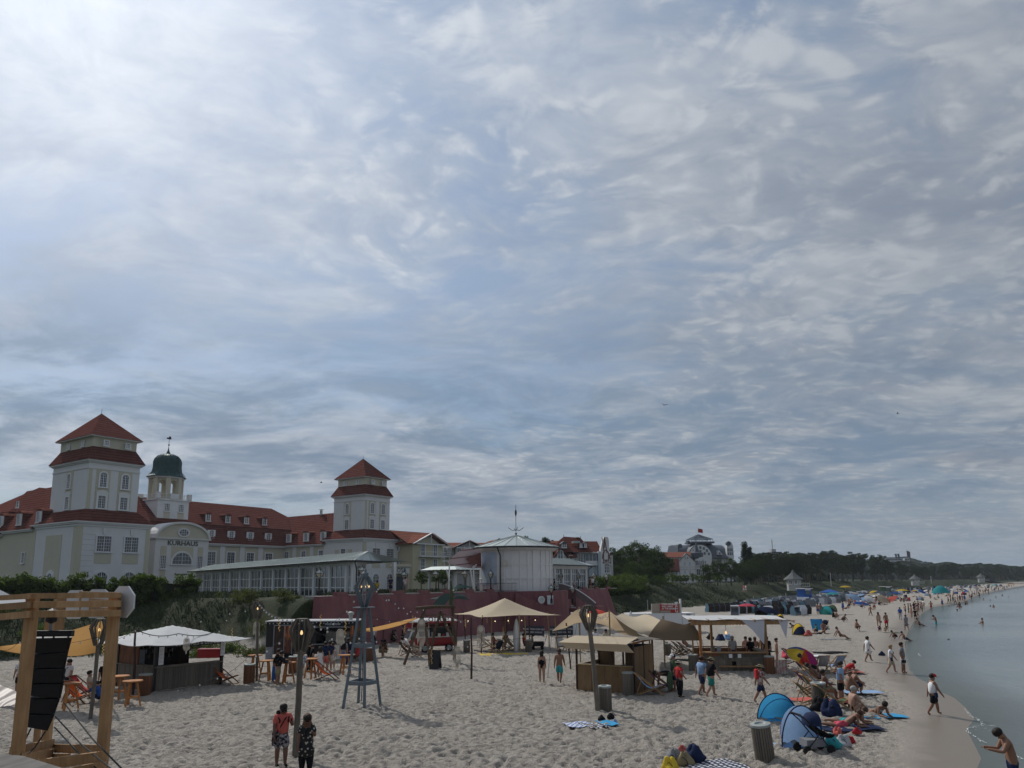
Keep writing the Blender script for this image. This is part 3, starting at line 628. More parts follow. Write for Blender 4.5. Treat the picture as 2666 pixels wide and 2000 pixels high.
TREES = {}
def tree_meshes(kind, seed):
 k = (kind, seed)
 if k in TREES: return TREES[k]
 r = random.Random(seed); tb = MB()
 if kind == 'broad':     # 10 m tall
  c = crown_pts(3.6, 3.6, 3.6, 6.3, 62, seed); V = leaves(c, [r.uniform(.6, 1.25) for _ in c], 95, .17, seed)
  tb.tube([(0, 0, 0), (.1, 0, 2), (-.05, .1, 4), (0, 0, 7)], [.32, .25, .2, .08], 7)
  for i in range(7): a = i * .9; tb.tube([(0,0,2.6 + i * .4),(math.cos(a) * 1.2,math.sin(a) * 1.2,4 + i * .4),(math.cos(a) * 2.3,math.sin(a) * 2.3,5.3 + i * .4)],[.14,.1,.04],5)
  mat = lf_dark
 elif kind == 'ball':    # clipped ball on a stem, 3.6 m
  c = crown_pts(1.15,1.15,1.1,2.5,26,seed,.3); V = leaves(c,[r.uniform(.3,.5) for _ in c],75,.085,seed); tb.tube([(0,0,0),(0,0,2.3)],[.1,.08],6); mat = lf_mid
 elif kind == 'column':  # dense upright conifer, 9 m
  c = [(r.gauss(0,.55) * (1 - i / 60),r.gauss(0,.55) * (1 - i / 60),1 + 8 * i / 48) for i in range(48)]; V = leaves(c,[1.0 - i * .010 for i in range(48)],110,.13,seed,1.1); tb.tube([(0,0,0),(0,0,7)],[.25,.08],6); mat = lf_pine
 else:                   # pine: bare leaning trunk, flat ragged crown, 13 m
  h = 13.; lean = r.uniform(-1.6,1.6); tb.tube([(0,0,0),(lean * .25,0,h * .35),(lean * .6,.2,h * .7),(lean,0,h * .93)],[.24,.2,.15,.06],6); c = []; rad = []
  for i in range(22):
   z = h * r.uniform(.36,1.0); a = r.uniform(0,2 * PI); q = r.uniform(.4,2.9) * (1.3 - .65 * (z / h)); x,y = lean * z / h + math.cos(a) * q,math.sin(a) * q
   tb.tube([(lean * z / h * .9, 0, z - .9), (x, y, z - .1)], [.07, .03], 4)
   for j in range(3): c.append((x + r.gauss(0, .5), y + r.gauss(0, .5), z + r.gauss(0, .22))); rad.append(r.uniform(.6, 1.1))
  V = leaves(c, rad, 80, .17, seed, .5); mat = lf_pine
 TREES[k] = (leaf_mesh('crown', V, mat), tb.mesh('trunk', m_bark, True)); return TREES[k]
def tree(kind, seed, x, y, z, s, label, group, name, rz=0., sz=None, mat=None):
 o = thing(name, label, 'tree', (x, y, z), rz, group); o.scale = (s, s, sz or s); cm, tm = tree_meshes(kind, seed)
 c = inst(o, 'crown', cm); inst(o, 'trunk', tm)
 if mat: c.material_slots[0].link = 'OBJECT'; c.material_slots[0].material = mat
 return o
# ---- hedge of pleached trees in front of the spa house
def hedge(name, label, A, B, z0, h, depth, size, per, seed, mat, cat='hedge', dens=1., trunk=True, group=None):
 A, B = Vector(A), Vector(B); L = (B - A).length; d = (B - A).normalized(); nrm = Vector((-d.y, d.x, 0)); r = random.Random(seed)
 o = thing(name, label, cat, (A.x, A.y, z0), 0, group); cs = []; rd = []; step = depth * .33
 n = int(L / step * h / step * 2.3 * dens)
 for i in range(n):
  u = r.uniform(0, L); v = r.uniform(-.45, .45) * depth; w_ = r.uniform(.0, .9) * h + .14 * h * math.sin(u * 1.3 + seed) * (r.random() > .5)
  p = d * u + nrm * v; cs.append((p.x, p.y, w_)); rd.append(r.uniform(.3, .55) * depth * .55)
 V = leaves(cs, rd, per, size, seed, .9); inst(o, 'foliage', leaf_mesh('foliage', V, mat), kind='stuff')
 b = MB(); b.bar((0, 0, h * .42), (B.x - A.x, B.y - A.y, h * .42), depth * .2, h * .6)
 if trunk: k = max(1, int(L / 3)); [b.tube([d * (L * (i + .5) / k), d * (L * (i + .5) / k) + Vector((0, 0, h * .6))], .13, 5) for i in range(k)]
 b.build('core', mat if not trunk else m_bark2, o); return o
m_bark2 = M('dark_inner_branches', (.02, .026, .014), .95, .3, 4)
P_ = [D(-60, 1560, 70), D(150, 1560, 71), D(330, 1560, 73), D(515, 1560, 76)]
hedge('clipped_hedge','tall dark clipped tree hedge in front of the left tower',(P_[0].x,70,0),(P_[3].x,76,0),3.4,2.95,1.7,.12,70,3,lf_mid,dens=1.25)
hedge('lower_hedge','dark leafy clump where the hedge meets the glazed arcade',(D(420,0,74).x,74.5,0),(D(512,0,77).x,76.5,0),3.0,3.1,2.2,.12,80,5,lf_dark)
# ---- dune vegetation
gr = random.Random(4)
def dune_tufts():
 """marram grass and low shrubs on the dune face: blade fans placed over the slope, one mesh"""
 r = np.random.default_rng(11); n = 230000
 ang = r.uniform(R(-37), R(33), n); rad = np.exp(r.uniform(math.log(55), math.log(230), n)); x, y = rad * np.sin(ang), rad * np.cos(ang)
 z, ds, di = height(x, y); ok = (di > -.2 + r.random(n) * 1.6) & (di < 30 + rad * .1); x, y, z, rad, di = x[ok], y[ok], z[ok], rad[ok], di[ok]
 pat = samp(lump, x, y, .6) + samp(dunef, x, y, 1.3) * .7; hh = np.clip(.24 + .11 * pat, .08, .5) * r.uniform(.7, 1.3, len(x)) * (1 - .3 * (di > 18))
 a = r.uniform(0, PI, len(x)); w_ = r.uniform(.018, .05, len(x)) * (rad / 60) ** .8; lx, ly = r.normal(0, .14, len(x)), r.normal(0, .14, len(x))
 b1 = np.stack([x - np.cos(a) * w_, y - np.sin(a) * w_, z - .05], -1); b2 = np.stack([x + np.cos(a) * w_, y + np.sin(a) * w_, z - .05], -1)
 t2 = np.stack([x + lx + np.cos(a) * w_ * .5,y + ly + np.sin(a) * w_ * .5,z + hh],-1); t1 = np.stack([x + lx - np.cos(a) * w_ * .5,y + ly - np.sin(a) * w_ * .5,z + hh * .92],-1)
 return np.stack([b1, b2, t2, t1], 1).reshape(-1, 3)
t = NT('marram_grass'); n1 = t.noise(.3, 4, .6); n2 = t.noise(3, 3, .6)
t.col(t.mix(t.rng(n1,.5,.68),t.mix(t.rng(n2,.3,.7),(.022,.034,.013),(.075,.095,.034)),t.mix(t.rng(n2,.3,.7),(.04,.05,.02),(.10,.10,.05)))); t.rough(.8)
gme = leaf_mesh('dune_grass',dune_tufts(),t.m); g_ = bpy.data.objects.new('dune_grass',gme); C.objects.link(g_); tag(g_,'marram grass and low scrub covering the dunes',kind='stuff')
def inpoly(x, y): return True
for i,(px,py,d,s,hh) in enumerate([(700,1590,63,1.5,1.0),(560,1590,64,1.9,1.1),(640,1578,68,2.2,1.2),(440,1578,68,1.8,1.0),(735,1582,66,1.3,.9),(330,1590,66,1.7,.9),(500,1600,63,1.4,.8),(600,1605,61,1.2,.7),
                                       (650,1690,58,1.0,.55),(520,1700,57,.9,.5),(690,1650,60,.8,.5),(90,1640,63,1.6,.9),(10,1600,66,2.0,1.2),(240,1650,62,1.3,.7),(860,1590,62,.8,.5)][:14]):
 q = D(px, py, d); x, y = q.x, q.y; z = hgt(x, y); cs = [(gr.gauss(0, s * .45), gr.gauss(0, s * .35), gr.uniform(.1, hh)) for _ in range(int(16 * s))]
 o = thing('dune_shrub',['low rounded green shrub','wide dark green shrub','small dusty green shrub'][i % 3] + ' on the dune ' + ['below the glazed arcade','under the arcade, biggest of its clump','between the drinks bar and the hedge','behind the drinks bar roof','beside the red stair wall','left of the drinks bar roof','just above the bar roof peak',
   'above the food truck','at the foot of the food truck','where the orange deck chair stands','over the truck roof corner','behind the mustard sail','at the left edge under the hedge','right above the mustard sail tip'][i],'shrub',(x,y,z - .1),0,'shrubs on the dune')
 inst(o, 'foliage', leaf_mesh('foliage', leaves(cs, [gr.uniform(.25, .5) for _ in cs], 70, .075, i + 50, .8), [lf_dune, lf_mid][i % 2]), kind='stuff')
# ==== glazed arcade, terrace and rotunda
def conservatory():
 A = D(512,1489,116); B = D(905,1463,77); o = thing('glazed_arcade','long white glazed arcade with pale metal roof curving below the spa house','pavilion',(B.x,B.y,0),0)
 b0 = Vector((B.x, B.y, 0)); a = Vector((A.x, A.y, 0)) - b0; L = a.length; d = a.normalized(); n = Vector((d.y, -d.x, 0))
 if n.y > 0: n = -n                                           # towards the beach
 ze = 7.72; zl = 7.45; zf = 3.3
 pts = [Vector((0,0,0)) + d * (L * i / 13) for i in range(14)]; k1 = D(962,0,76.2); k1 = Vector((k1.x,k1.y,0)) - b0; k2 = D(985,0,80); k2 = Vector((k2.x,k2.y,0)) - b0
 line = [k2, k1] + pts; zt = lambda p: ze + (zl - ze) * max(0, p.dot(d)) / L
 for i, (p, q) in enumerate(zip(line[:-1], line[1:])):
  w_ = (q - p); l = w_.length; w_ = w_.normalized(); nn = Vector((w_.y, -w_.x, 0)); rz = math.atan2(w_.y, w_.x); c = (p + q) / 2; H = zt(c) - zf - .35
  MB().b(-.22, .22, -.18, .18, 0, H + .3).build('post', m_white, o, loc=(p.x, p.y, zf), rz=rz)
  MB().b(-l / 2,l / 2,-.1,.1,0,.75).build('sill_panel',m_white,o,loc=(c.x,c.y,zf),rz=rz); MB().b(-l / 2,l / 2,-.15,.12,H - .1,H + .35).build('lintel',m_white,o,loc=(c.x,c.y,zf),rz=rz)
  f = MB(); iw = l / 2 - .25; nc = 3 if l > 2 else 2
  for j in range(nc + 1): x = -iw + 2 * iw * j / nc; f.b(x - .045, x + .045, -.05, .05, .75, H)
  for zz in (.8, 1.7, 2.75, H - .15): f.b(-iw, iw, -.04, .04, zz - .04, zz + .04)
  w2 = f.build('window',m_wframe,o,loc=(c.x,c.y,zf),rz=rz); MB().quad((-iw,0,.75),(iw,0,.75),(iw,0,H),(-iw,0,H)).build('pane',m_glass,w2)
 back = -n * 5.5
 for i,p in enumerate(pts[::2]): MB().b(-.16,.16,-.16,.16,0,zt(p) - zf - .1).build('post',m_white,o,loc=((p + back).x,(p + back).y,zf),rz=math.atan2(d.y,d.x))
 e = [k2 + Vector((.2,-.1,0)) - d * .5 + back * .3,k1 - d * .9 + n * .35,pts[0] + n * .9 - d * .2] + [p + n * .9 for p in pts[1:]] + [pts[-1] + d * 1.6 + n * .9]; rd = [pts[0] + back * .5 + d * .8] * 3 + [p + back * .5 for p in pts[1:]] + [pts[-1] + back * .5 + d * 1.2]
 e2 = [p + back - n * 1.8 for p in [pts[0]] * 3 + pts[1:]] + [pts[-1] + back + d * 1.6]; R1 = MB(); zs = lambda p: zt(p)
 E_ = [Vector((p.x, p.y, zs(p))) for p in e]; R_ = [Vector((p.x, p.y, zs(p) + 1.0)) for p in rd]; B_ = [Vector((p.x, p.y, zs(p))) for p in e2]
 k = len(E_); R1.add(E_ + R_ + B_,[(i,i + 1,k + i + 1,k + i) for i in range(k - 1)] + [(k + i,k + i + 1,2 * k + i + 1,2 * k + i) for i in range(k - 1)] + [(0,k,2 * k)]); R1.build('roof',m_zinc,o)
 S = MB()
 for i in range(k - 1):
  for j in range(5): f = j / 5; S.bar(E_[i].lerp(E_[i + 1], f) + Vector((0, 0, .04)), R_[i].lerp(R_[i + 1], f) + Vector((0, 0, .04)), .05, .06)
 S.build('roof_seam', m_zinc, o); S = MB()
 for i in range(k - 1): S.bar(E_[i] - Vector((0, 0, .08)), E_[i + 1] - Vector((0, 0, .08)), .14, .18)
 S.build('gutter', m_dark, o); S = MB()
 for i in range(k - 1): S.quad(E_[i] - Vector((0,0,.1)),E_[i + 1] - Vector((0,0,.1)),(line[min(i + 1,len(line) - 1)] + Vector((0,0,zs(E_[i]) - .25))),line[min(i,len(line) - 1)] + Vector((0,0,zs(E_[i]) - .25)))
 S.build('soffit', m_white, o)
 for p in (k1 - d * .75 + n * .3, pts[3] + n * .25):
  pipe(o, [(p.x, p.y, zt(p) - .1), (p.x + .05, p.y + .2, zt(p) - .5), (p.x + .12, p.y + .35, zt(p) - .9), (p.x + .12, p.y + .35, 3.2)], .07, m_dark)
 return o
conservatory()
t = NT('oxblood_wall_paint'); a = t.noise(1.1,5,.6,t.map((1,1,.13))); b = t.noise(.4,4,.6); c = t.mix(t.rng(a,.3,.7),(.135,.05,.056),(.215,.082,.088)); c = t.mix(t.rng(b,.5,.75,0,.5),c,(.24,.12,.12)); t.col(c); t.rough(.9); t.bump(t.noise(7,4),.15,.03); m_wallred = t.m; m_stone = M('grey_stone',(.30,.29,.275),.85,.2,3.)
TA = Vector((-16.3, 63.4, 0)); TB = Vector((13.6, 108.4, 0)); td = (TB - TA).normalized(); tn = Vector((td.y, -td.x, 0)); TL = (TB - TA).length   # tn points to the beach
TZ = 4.35; trz = math.atan2(td.y, td.x)
terr = thing('terrace_wall', 'battered oxblood red terrace wall holding up the promenade', 'wall', TA, trz)
def wall_seg(x0, x1, z1=TZ, bat=1.25, e0=0., e1=0.):
 return MB().add([(x0 - e0,-bat,-.5),(x1 + e1,-bat,-.5),(x1,0,z1),(x0,0,z1),(x0 - e0,.6,-.5),(x1 + e1,.6,-.5),(x1,.6,z1),(x0,.6,z1)],[(0,1,2,3),(1,5,6,2),(5,4,7,6),(4,0,3,7),(3,2,6,7)])
rx = 32.6; RR0 = 6.2                                # rotunda: along-wall position and radius of its base
wall_seg(0, rx - RR0, e0=.3).build('wall', m_wallred, terr); wall_seg(42.2, TL, e1=.9).build('wall', m_wallred, terr)
for i in range(7): x = 2 + i * 3.7; pb(terr,'merlon',m_wallred,x,x + 1.3,-.02,.5,TZ,TZ + .32); pb(terr,'ledge',m_stone,x + 1.5,x + 3.5,.02,.5,TZ + .005,TZ + .1)
for i in range(4): x = 43 + i * 3.6; pb(terr,'merlon',m_wallred,x,x + 1.1,0,.5,TZ,TZ + .3); pb(terr,'ledge',m_stone,x + 1.3,x + 3.3,.02,.5,TZ + .005,TZ + .1)
MB().lathe([(RR0 + .25,-.5),(RR0,TZ + .02),(0,TZ + .02)],40,c=(rx,1.6,0)).build('wall',m_wallred,terr,smooth=True,label='curved red base under the rotunda')
MB().b(1, TL - .1, .62, 3, TZ - .9, TZ - .02).build('terrace_paving', m_stone, terr)
st = MB(); n = 16
for i in range(n): a = R(215) + R(62) * i / n; z = TZ - .2 - (TZ - .6) * i / n; c_ = (rx + (RR0 + .75) * math.cos(a),1.6 + (RR0 + .75) * math.sin(a)); st.box((c_[0],c_[1],z / 2),(1.5,.55,z),rz=a)
st.build('stair_flank', m_wallred, terr, label='red stair flank stepping down round the rotunda')
S2 = thing('curved_stair', 'broad curved stone stair with white rail descending through the red wall', 'stairs', TA, trz)
for i in range(20):
 f = i / 19; z = TZ - TZ * f; w_ = 2.3 + .9 * f; x = 40.0 - .9 * math.sin(f * 1.5); y = .9 - 6.0 * f
 pb(S2, 'step', m_stone, x - w_ / 2, x + w_ / 2, y - .18, y + .2, z - .215, z - .03, rz=.18 * (1 - f));
bk = MB(); [bk.b(40 - .9 * math.sin(i / 9 * 1.5) - 1.2,40 - .9 * math.sin(i / 9 * 1.5) + 1.2,.9 - 6 * i / 9 - .1,.9 - 6 * i / 9 + .7,-.3,TZ - TZ * i / 9 - .35) for i in range(10)]; bk.build('stair_core',m_dark,S2)
for s_, z1 in ((-1, 2.25), (1, 2.35)): pb(S2, 'pier', m_wallred, 39.4 + 2.55 * s_ - .95, 39.4 + 2.55 * s_ + .95, -4.9, -2.9, -.3, z1, rz=.0)
pb(S2, 'pier', m_wallred, 37.2, 38.5, -2.6, .6, -.3, 3.3); pb(S2, 'pier', m_wallred, 41.6, 42.6, -1.6, .8, -.3, TZ)
ra = MB(); P = [Vector((41.6 + .25 * math.sin(i / 10 * PI * .5),.9 - 5.2 * i / 10,TZ + .85 - 2.5 * (i / 10) ** 1.6)) for i in range(11)]; ra.tube(P,.07,6)
ra.build('handrail',m_wframe,S2,smooth=True); rw = MB(); [rw.quad(P[i],P[i + 1],P[i + 1] - Vector((0,0,.95)),P[i] - Vector((0,0,.95))) for i in range(10)]; rw.build('rail_panel',M('stair_parapet',(.20,.16,.16),.8),S2)
tl = lambda x, y, z=0: TA + td * x - tn * y + Vector((0, 0, z))
o = thing('porthole_lamp', 'round white porthole light on the red wall by the stair', 'lamp', tl(37.6, -3.75, 0), trz)
q = D(1409, 1562, 1);
def on_rotbase(px, py, r):                          # point of the curved base seen at a pixel
 c = tl(rx,1.6); d = ray(px,py); dx,dy = d.x,d.y; a_ = dx * dx + dy * dy; b_ = -2 * (dx * c.x + dy * c.y); c__ = c.x ** 2 + c.y ** 2 - r * r; t_ = (-b_ - math.sqrt(max(0,b_ * b_ - 4 * a_ * c__))) / (2 * a_)
 p = Vector((0, 0, E)) + d * t_; return p, math.atan2(p.y - c.y, p.x - c.x)
p, an = on_rotbase(1409, 1562, RR0 + .2); o.location = p; o.rotation_euler = (0, 0, an + PI / 2)
MB().lathe([(.30,0),(.42,0),(.42,.1),(.30,.12)],18).build('ring',m_wframe,o).rotation_euler = (PI / 2,0,0); MB().lathe([(0,.02),(.31,.02)],18).build('glass',M('milky_glass',(.55,.62,.6),.3),o).rotation_euler = (PI / 2,0,0)
p,an = on_rotbase(1432,1562,RR0 + .35); o = thing('notice_board','blank pale notice board on the red wall left of the stair','sign',p,an + PI / 2); MB().b(-.42,.42,-.06,.02,-.5,.42).build('board',M('pale_board',(.5,.54,.58),.6),o); MB().b(-.46,.46,-.04,.03,.42,.48).build('rim',m_wframe,o)
RO = tl(rx,1.6,TZ); rot = thing('white_rotunda','round white timber rotunda with conical metal roof on the red terrace','pavilion',RO,0); r0 = 4.35; HT = 5.05
MB().lathe([(r0, 0), (r0, HT), (r0 - .1, HT)], 48).build('wall', m_white, rot, smooth=True)
for k in range(30):
 a = 2 * PI * k / 30; wide = k % 5 == 0; pb(rot,'batten',m_white,(r0 + .02) * math.cos(a) - .07,(r0 + .02) * math.cos(a) + .07,(r0 + .02) * math.sin(a) - (.32 if wide else .1),(r0 + .02) * math.sin(a) + (.32 if wide else .1),0,HT,rz=a)
for z in (1.45, 3.05): MB().lathe([(r0 + .0, z), (r0 + .12, z), (r0 + .12, z + .12), (r0, z + .12)], 48).build('rail', m_white, rot, smooth=True)
MB().lathe([(r0 - .05, HT - .35), (r0 + .2, HT - .35), (r0 + .85, HT)], 48).build('soffit', m_white, rot, smooth=True)
MB().lathe([(r0 + 1.0, HT), (r0 + 1.02, HT + .16), (0.2, HT + 1.62), (0, HT + 1.7)], 24).build('roof', m_zinc, rot)
S = MB(); [S.bar(((r0 + 1) * math.cos(a),(r0 + 1) * math.sin(a),HT + .18),(.2 * math.cos(a),.2 * math.sin(a),HT + 1.66),.05,.06) for a in [2 * PI * k / 24 for k in range(24)]]; S.build('roof_seam',m_zinc,rot)
MB().lathe([(r0 + 1.0, HT - .05), (r0 + 1.14, HT - .05), (r0 + 1.14, HT + .14), (r0 + 1.0, HT + .16)], 36).build('gutter', m_dark, rot)
S = MB().tube([(0,0,HT + 1.6),(0,0,HT + 4.6)],.035,6); S.lathe([(0,0),(.14,.1),(.14,.2),(0,.3)],8,c=(0,0,HT + 1.7)); S.lathe([(0.05,0),(.13,.35),(.13,.55),(.06,.8)],8,c=(0,0,HT + 4.)); S.tube([(0,0,HT + 4.6),(0,0,HT + 5.4)],.03,5)
for a in (.2,1.8,3.3,4.9): S.tube([(0,0,HT + 2.35),(.45 * math.cos(a),.45 * math.sin(a),HT + 2.25),(.95 * math.cos(a),.95 * math.sin(a),HT + 2.6)],.035,5)
S.build('lightning_mast', m_dark, rot)
a = math.atan2(-RO.y, -RO.x)                        # direction to the pier
for da in (-.42,): pipe(rot,[((r0 + 1.0) * math.cos(a + da),(r0 + 1.0) * math.sin(a + da),HT),((r0 + .6) * math.cos(a + da),(r0 + .6) * math.sin(a + da),HT - .5),((r0 + .22) * math.cos(a + da),(r0 + .22) * math.sin(a + da),HT - .9),((r0 + .22) * math.cos(a + da),(r0 + .22) * math.sin(a + da),-3.)],.08,m_dark)
a0 = a - .95; bp = MB(); bp.lathe([(r0 + .14,.75),(r0 + .14,4.5)],8,a0=a0 - .20,a1=a0 + .42); t = NT('ship_poster'); s_ = t.sep(); n1 = t.noise(1.2,5,.6)
t.col(t.mix(t.rng(s_[2],1.7,1.9),t.mix(t.rng(n1,.4,.6),(.26,.33,.38),(.50,.55,.58)),t.mix(t.rng(n1,.3,.7),(.34,.42,.52),(.48,.53,.60)))); t.rough(.6); bp.build('banner',t.m,rot,label='tall blue and white sea picture banner')
def railing(parent, A, B, h=.95, n=12, mat=None, name='railing'):
 A,B = Vector(A),Vector(B); f = MB().tube([A + Vector((0,0,h)),B + Vector((0,0,h))],.025,5); f.tube([A + Vector((0,0,.12)),B + Vector((0,0,.12))],.018,4)
 for i in range(n + 1): q = A.lerp(B, i / n); f.tube([q, q + Vector((0, 0, h))], .014, 4)
 return f.build(name, mat or m_dark, parent)
pt = lambda an, r=RR0 - .15: (r * math.cos(an), r * math.sin(an), .0)
for i in range(6): railing(rot, pt(a - .95 + i * .16), pt(a - .79 + i * .16), n=6)
railing(terr, (rx - 9.5, .1, TZ), (rx - 5.9, .1, TZ), n=16)
spk = thing('wall_speaker','small pale loudspeaker on the rotunda wall','speaker',RO + Vector(((r0 + .3) * math.cos(a - .28),(r0 + .3) * math.sin(a - .28),3.0)),a + PI / 2); MB().b(-.16,.16,-.15,.15,0,.55).build('case',m_yel,spk); MB().b(-.03,.03,.1,.3,.2,.3).build('bracket',m_dark,spk)
def side_pavilion(x0, x1, label, name, y0=2.2, glass=True, H=3.3):
 o = thing(name, label, 'pavilion', tl(x0, y0, TZ), trz); L = x1 - x0; n = max(3, int(L / 2.1)); dp = 4.5
 for i in range(n + 1):
  x = L * i / n; pb(o, 'post', m_white, x - .18, x + .18, -.16, .16, 0, H); pb(o, 'post', m_white, x - .16, x + .16, dp - .16, dp + .16, 0, H)
  if i < n and glass:
   w = L / n; f = MB(); [f.b(x + .2 + (w - .4) * j / 3 - .04,x + .2 + (w - .4) * j / 3 + .04,-.04,.04,0,H - .5) for j in range(4)]; [f.b(x + .2,x + w - .2,-.04,.04,z - .04,z + .04) for z in (.25,1.1,2.1,H - .5)]
   wi = f.build('window',m_wframe,o); MB().quad((x + .2,0,0),(x + w - .2,0,0),(x + w - .2,0,H - .5),(x + .2,0,H - .5)).build('pane',m_glass,wi)
 pb(o,'fascia',m_white,-.2,L + .2,-.25,.25,H - .5,H - .02); pb(o,'fascia',m_white,-.2,L + .2,dp - .2,dp + .2,H - .5,H - .02); pb(o,'fascia',m_white,L - .15,L + .2,.25,dp - .2,H - .5,H - .02)
 skirt(-1.0, L + 1.0, -1.0, dp + 1.0, H, H + (.95 if glass else .5), 2.6 if glass else 1.2).build('roof', m_zinc, o); S = MB()
 for i in range(int(L / .7) + 1): x = -.6 + i * .7; S.bar((x, -1.0, H + .04), (min(max(x, 1.6), L - 1.6), 1.6, H + .99), .05, .06)
 S.build('roof_seam',m_zinc,o); g = MB(); g.b(-1.1,L + 1.1,-1.12,-.98,H - .12,H + .03).b(-1.12,-.98,-.98,dp + 1,H - .12,H + .03).b(L + .98,L + 1.12,-.98,dp + 1,H - .12,H + .03); g.build('gutter',m_dark,o)
 pipe(o, [(L + .6, -.9, H - .05), (L + .3, -.4, H - .5), (L + .3, -.3, 0)], .07, m_dark); return o
side_pavilion(38.2, 51.5, 'low white glazed pavilion with pale metal roof right of the rotunda', 'white_pavilion')
def wx(px, y):
 a = ray(px, 1500); q = TA - tn * y; den = a.x * td.y - a.y * td.x; return (q.x * a.y - q.y * a.x) / (td.x * a.y - td.y * a.x) * -1
side_pavilion(wx(1185,14),wx(1275,14),'low white open colonnade with pale metal roof left of the rotunda','white_colonnade',y0=14,glass=False,H=2.75)
m_lampglass = M('lamp_glass', (.55, .52, .42), .3, .1);
def prom_lamp(loc, h, label, s=1.):
 o = thing('promenade_lamp',label,'street lamp',loc,.6,'diamond headed lamps on the promenade'); MB().lathe([(.14,0),(.14,.5),(.07,.6),(.065,h)],8).build('post',m_black,o)
 r = .46 * s; f = MB(); T = [(r * math.cos(k * PI / 2),r * math.sin(k * PI / 2),h + .55 * s) for k in range(4)]; lo,up = (0,0,h),(0,0,h + .98 * s); c = [(x * .22,y * .22,h + .02) for x,y,z in T]
 for k in range(4): f.bar(T[k], T[(k + 1) % 4], .05); f.bar(c[k], T[k], .035); f.bar(up, T[k], .04)
 f.tube([up,(0,0,h + 1.15 * s)],.03,5); f.build('lantern_frame',m_black,o); gl = MB().add([(x * .96,y * .96,z) for x,y,z in T] + [lo,(0,0,h + .94 * s)],[(0,1,4),(1,2,4),(2,3,4),(3,0,4)]); gl.mat(1).add([(x * .98,y * .98,z + .01) for x,y,z in T] + [(0,0,h + .96 * s)],[(0,1,4),(1,2,4),(2,3,4),(3,0,4)]); gl.build('lantern_glass',[m_lampglass,m_zinc],o); return o
for i,(px,pb_,ptop,d,lab) in enumerate([(830,1552,1478,68,'in front of the glazed arcade'),(942,1552,1472,74,'at the right end of the glazed arcade'),(1052,1546,1485,80,'left of the striped shirt walker'),(1135,1545,1484,87,'between the two clipped trees'),(1211,1538,1484,91,'before the white colonnade'),(1278,1537,1483,86,'before the sea picture banner'),
  (1436,1572,1520,84,'on the left stair pier'),(1492,1568,1523,92,'on the right stair pier'),(1461,1535,1490,100,'before the left panes of the glazed pavilion'),(1507,1535,1490,104,'before the doors of the glazed pavilion'),(1549,1535,1491,108,'past the right end of the glazed pavilion'),(1580,1530,1494,112,'before the garden hedge at the wall end')]):
 q = D(px,pb_,d); top = D(px,ptop,d).z; z0 = q.z if i in (6,7) else TZ - .1; prom_lamp((q.x,q.y,z0),top - z0 - 1.1 * (.9),'black promenade lamp with diamond lantern ' + lab,.9)
o = thing('membrane_sail','pink and white striped membrane awning on slim masts beside the rotunda','awning',(0,0,0)); a_,b_,c_,d_ = D(1165,1465,84),D(1178,1450,84),D(1252,1439,88),D(1254,1478,90)
t = NT('striped_membrane'); s_ = t.sep(); w_ = t.math('FRACT',t.math('MULTIPLY',t.math('ADD',s_[2],t.math('MULTIPLY',s_[0],-.16)),1.3)); t.col(t.mix(t.rng(w_,.80,.88),(.58,.47,.49),(.24,.11,.12))); t.rough(.7)
def msail(u,v): p = a_.lerp(b_,v).lerp(c_.lerp(d_,1 - v),u); return p + Vector((0,0,-.25 * math.sin(PI * u) * (1 - v * 2) + .5 * math.sin(PI * u) * v))
MB().grid(msail, 14, 6, .04).build('membrane', t.m, o, smooth=True)
e_ = D(1212,1455,86); f_ = D(1253,1475,89); MB().add([e_,c_,f_,(f_ + e_) / 2 + Vector((0,0,-.3))],[(0,1,2,3)]).build('membrane',M('red_brown_membrane',(.22,.09,.08),.8),o)
for (p,q) in (((1170,1470,84),(1168,1540,84)),((1162,1482,83),(1172,1520,84)),((1254,1440,90),(1256,1542,90)),((1225,1484,86),(1234,1542,87)),((1232,1476,86),(1236,1542,87)),((1240,1470,88),(1230,1481,86))): P,Q_ = D(*p),D(*q); MB().tube([P,Q_],.09,6).build('mast',m_wframe,o)
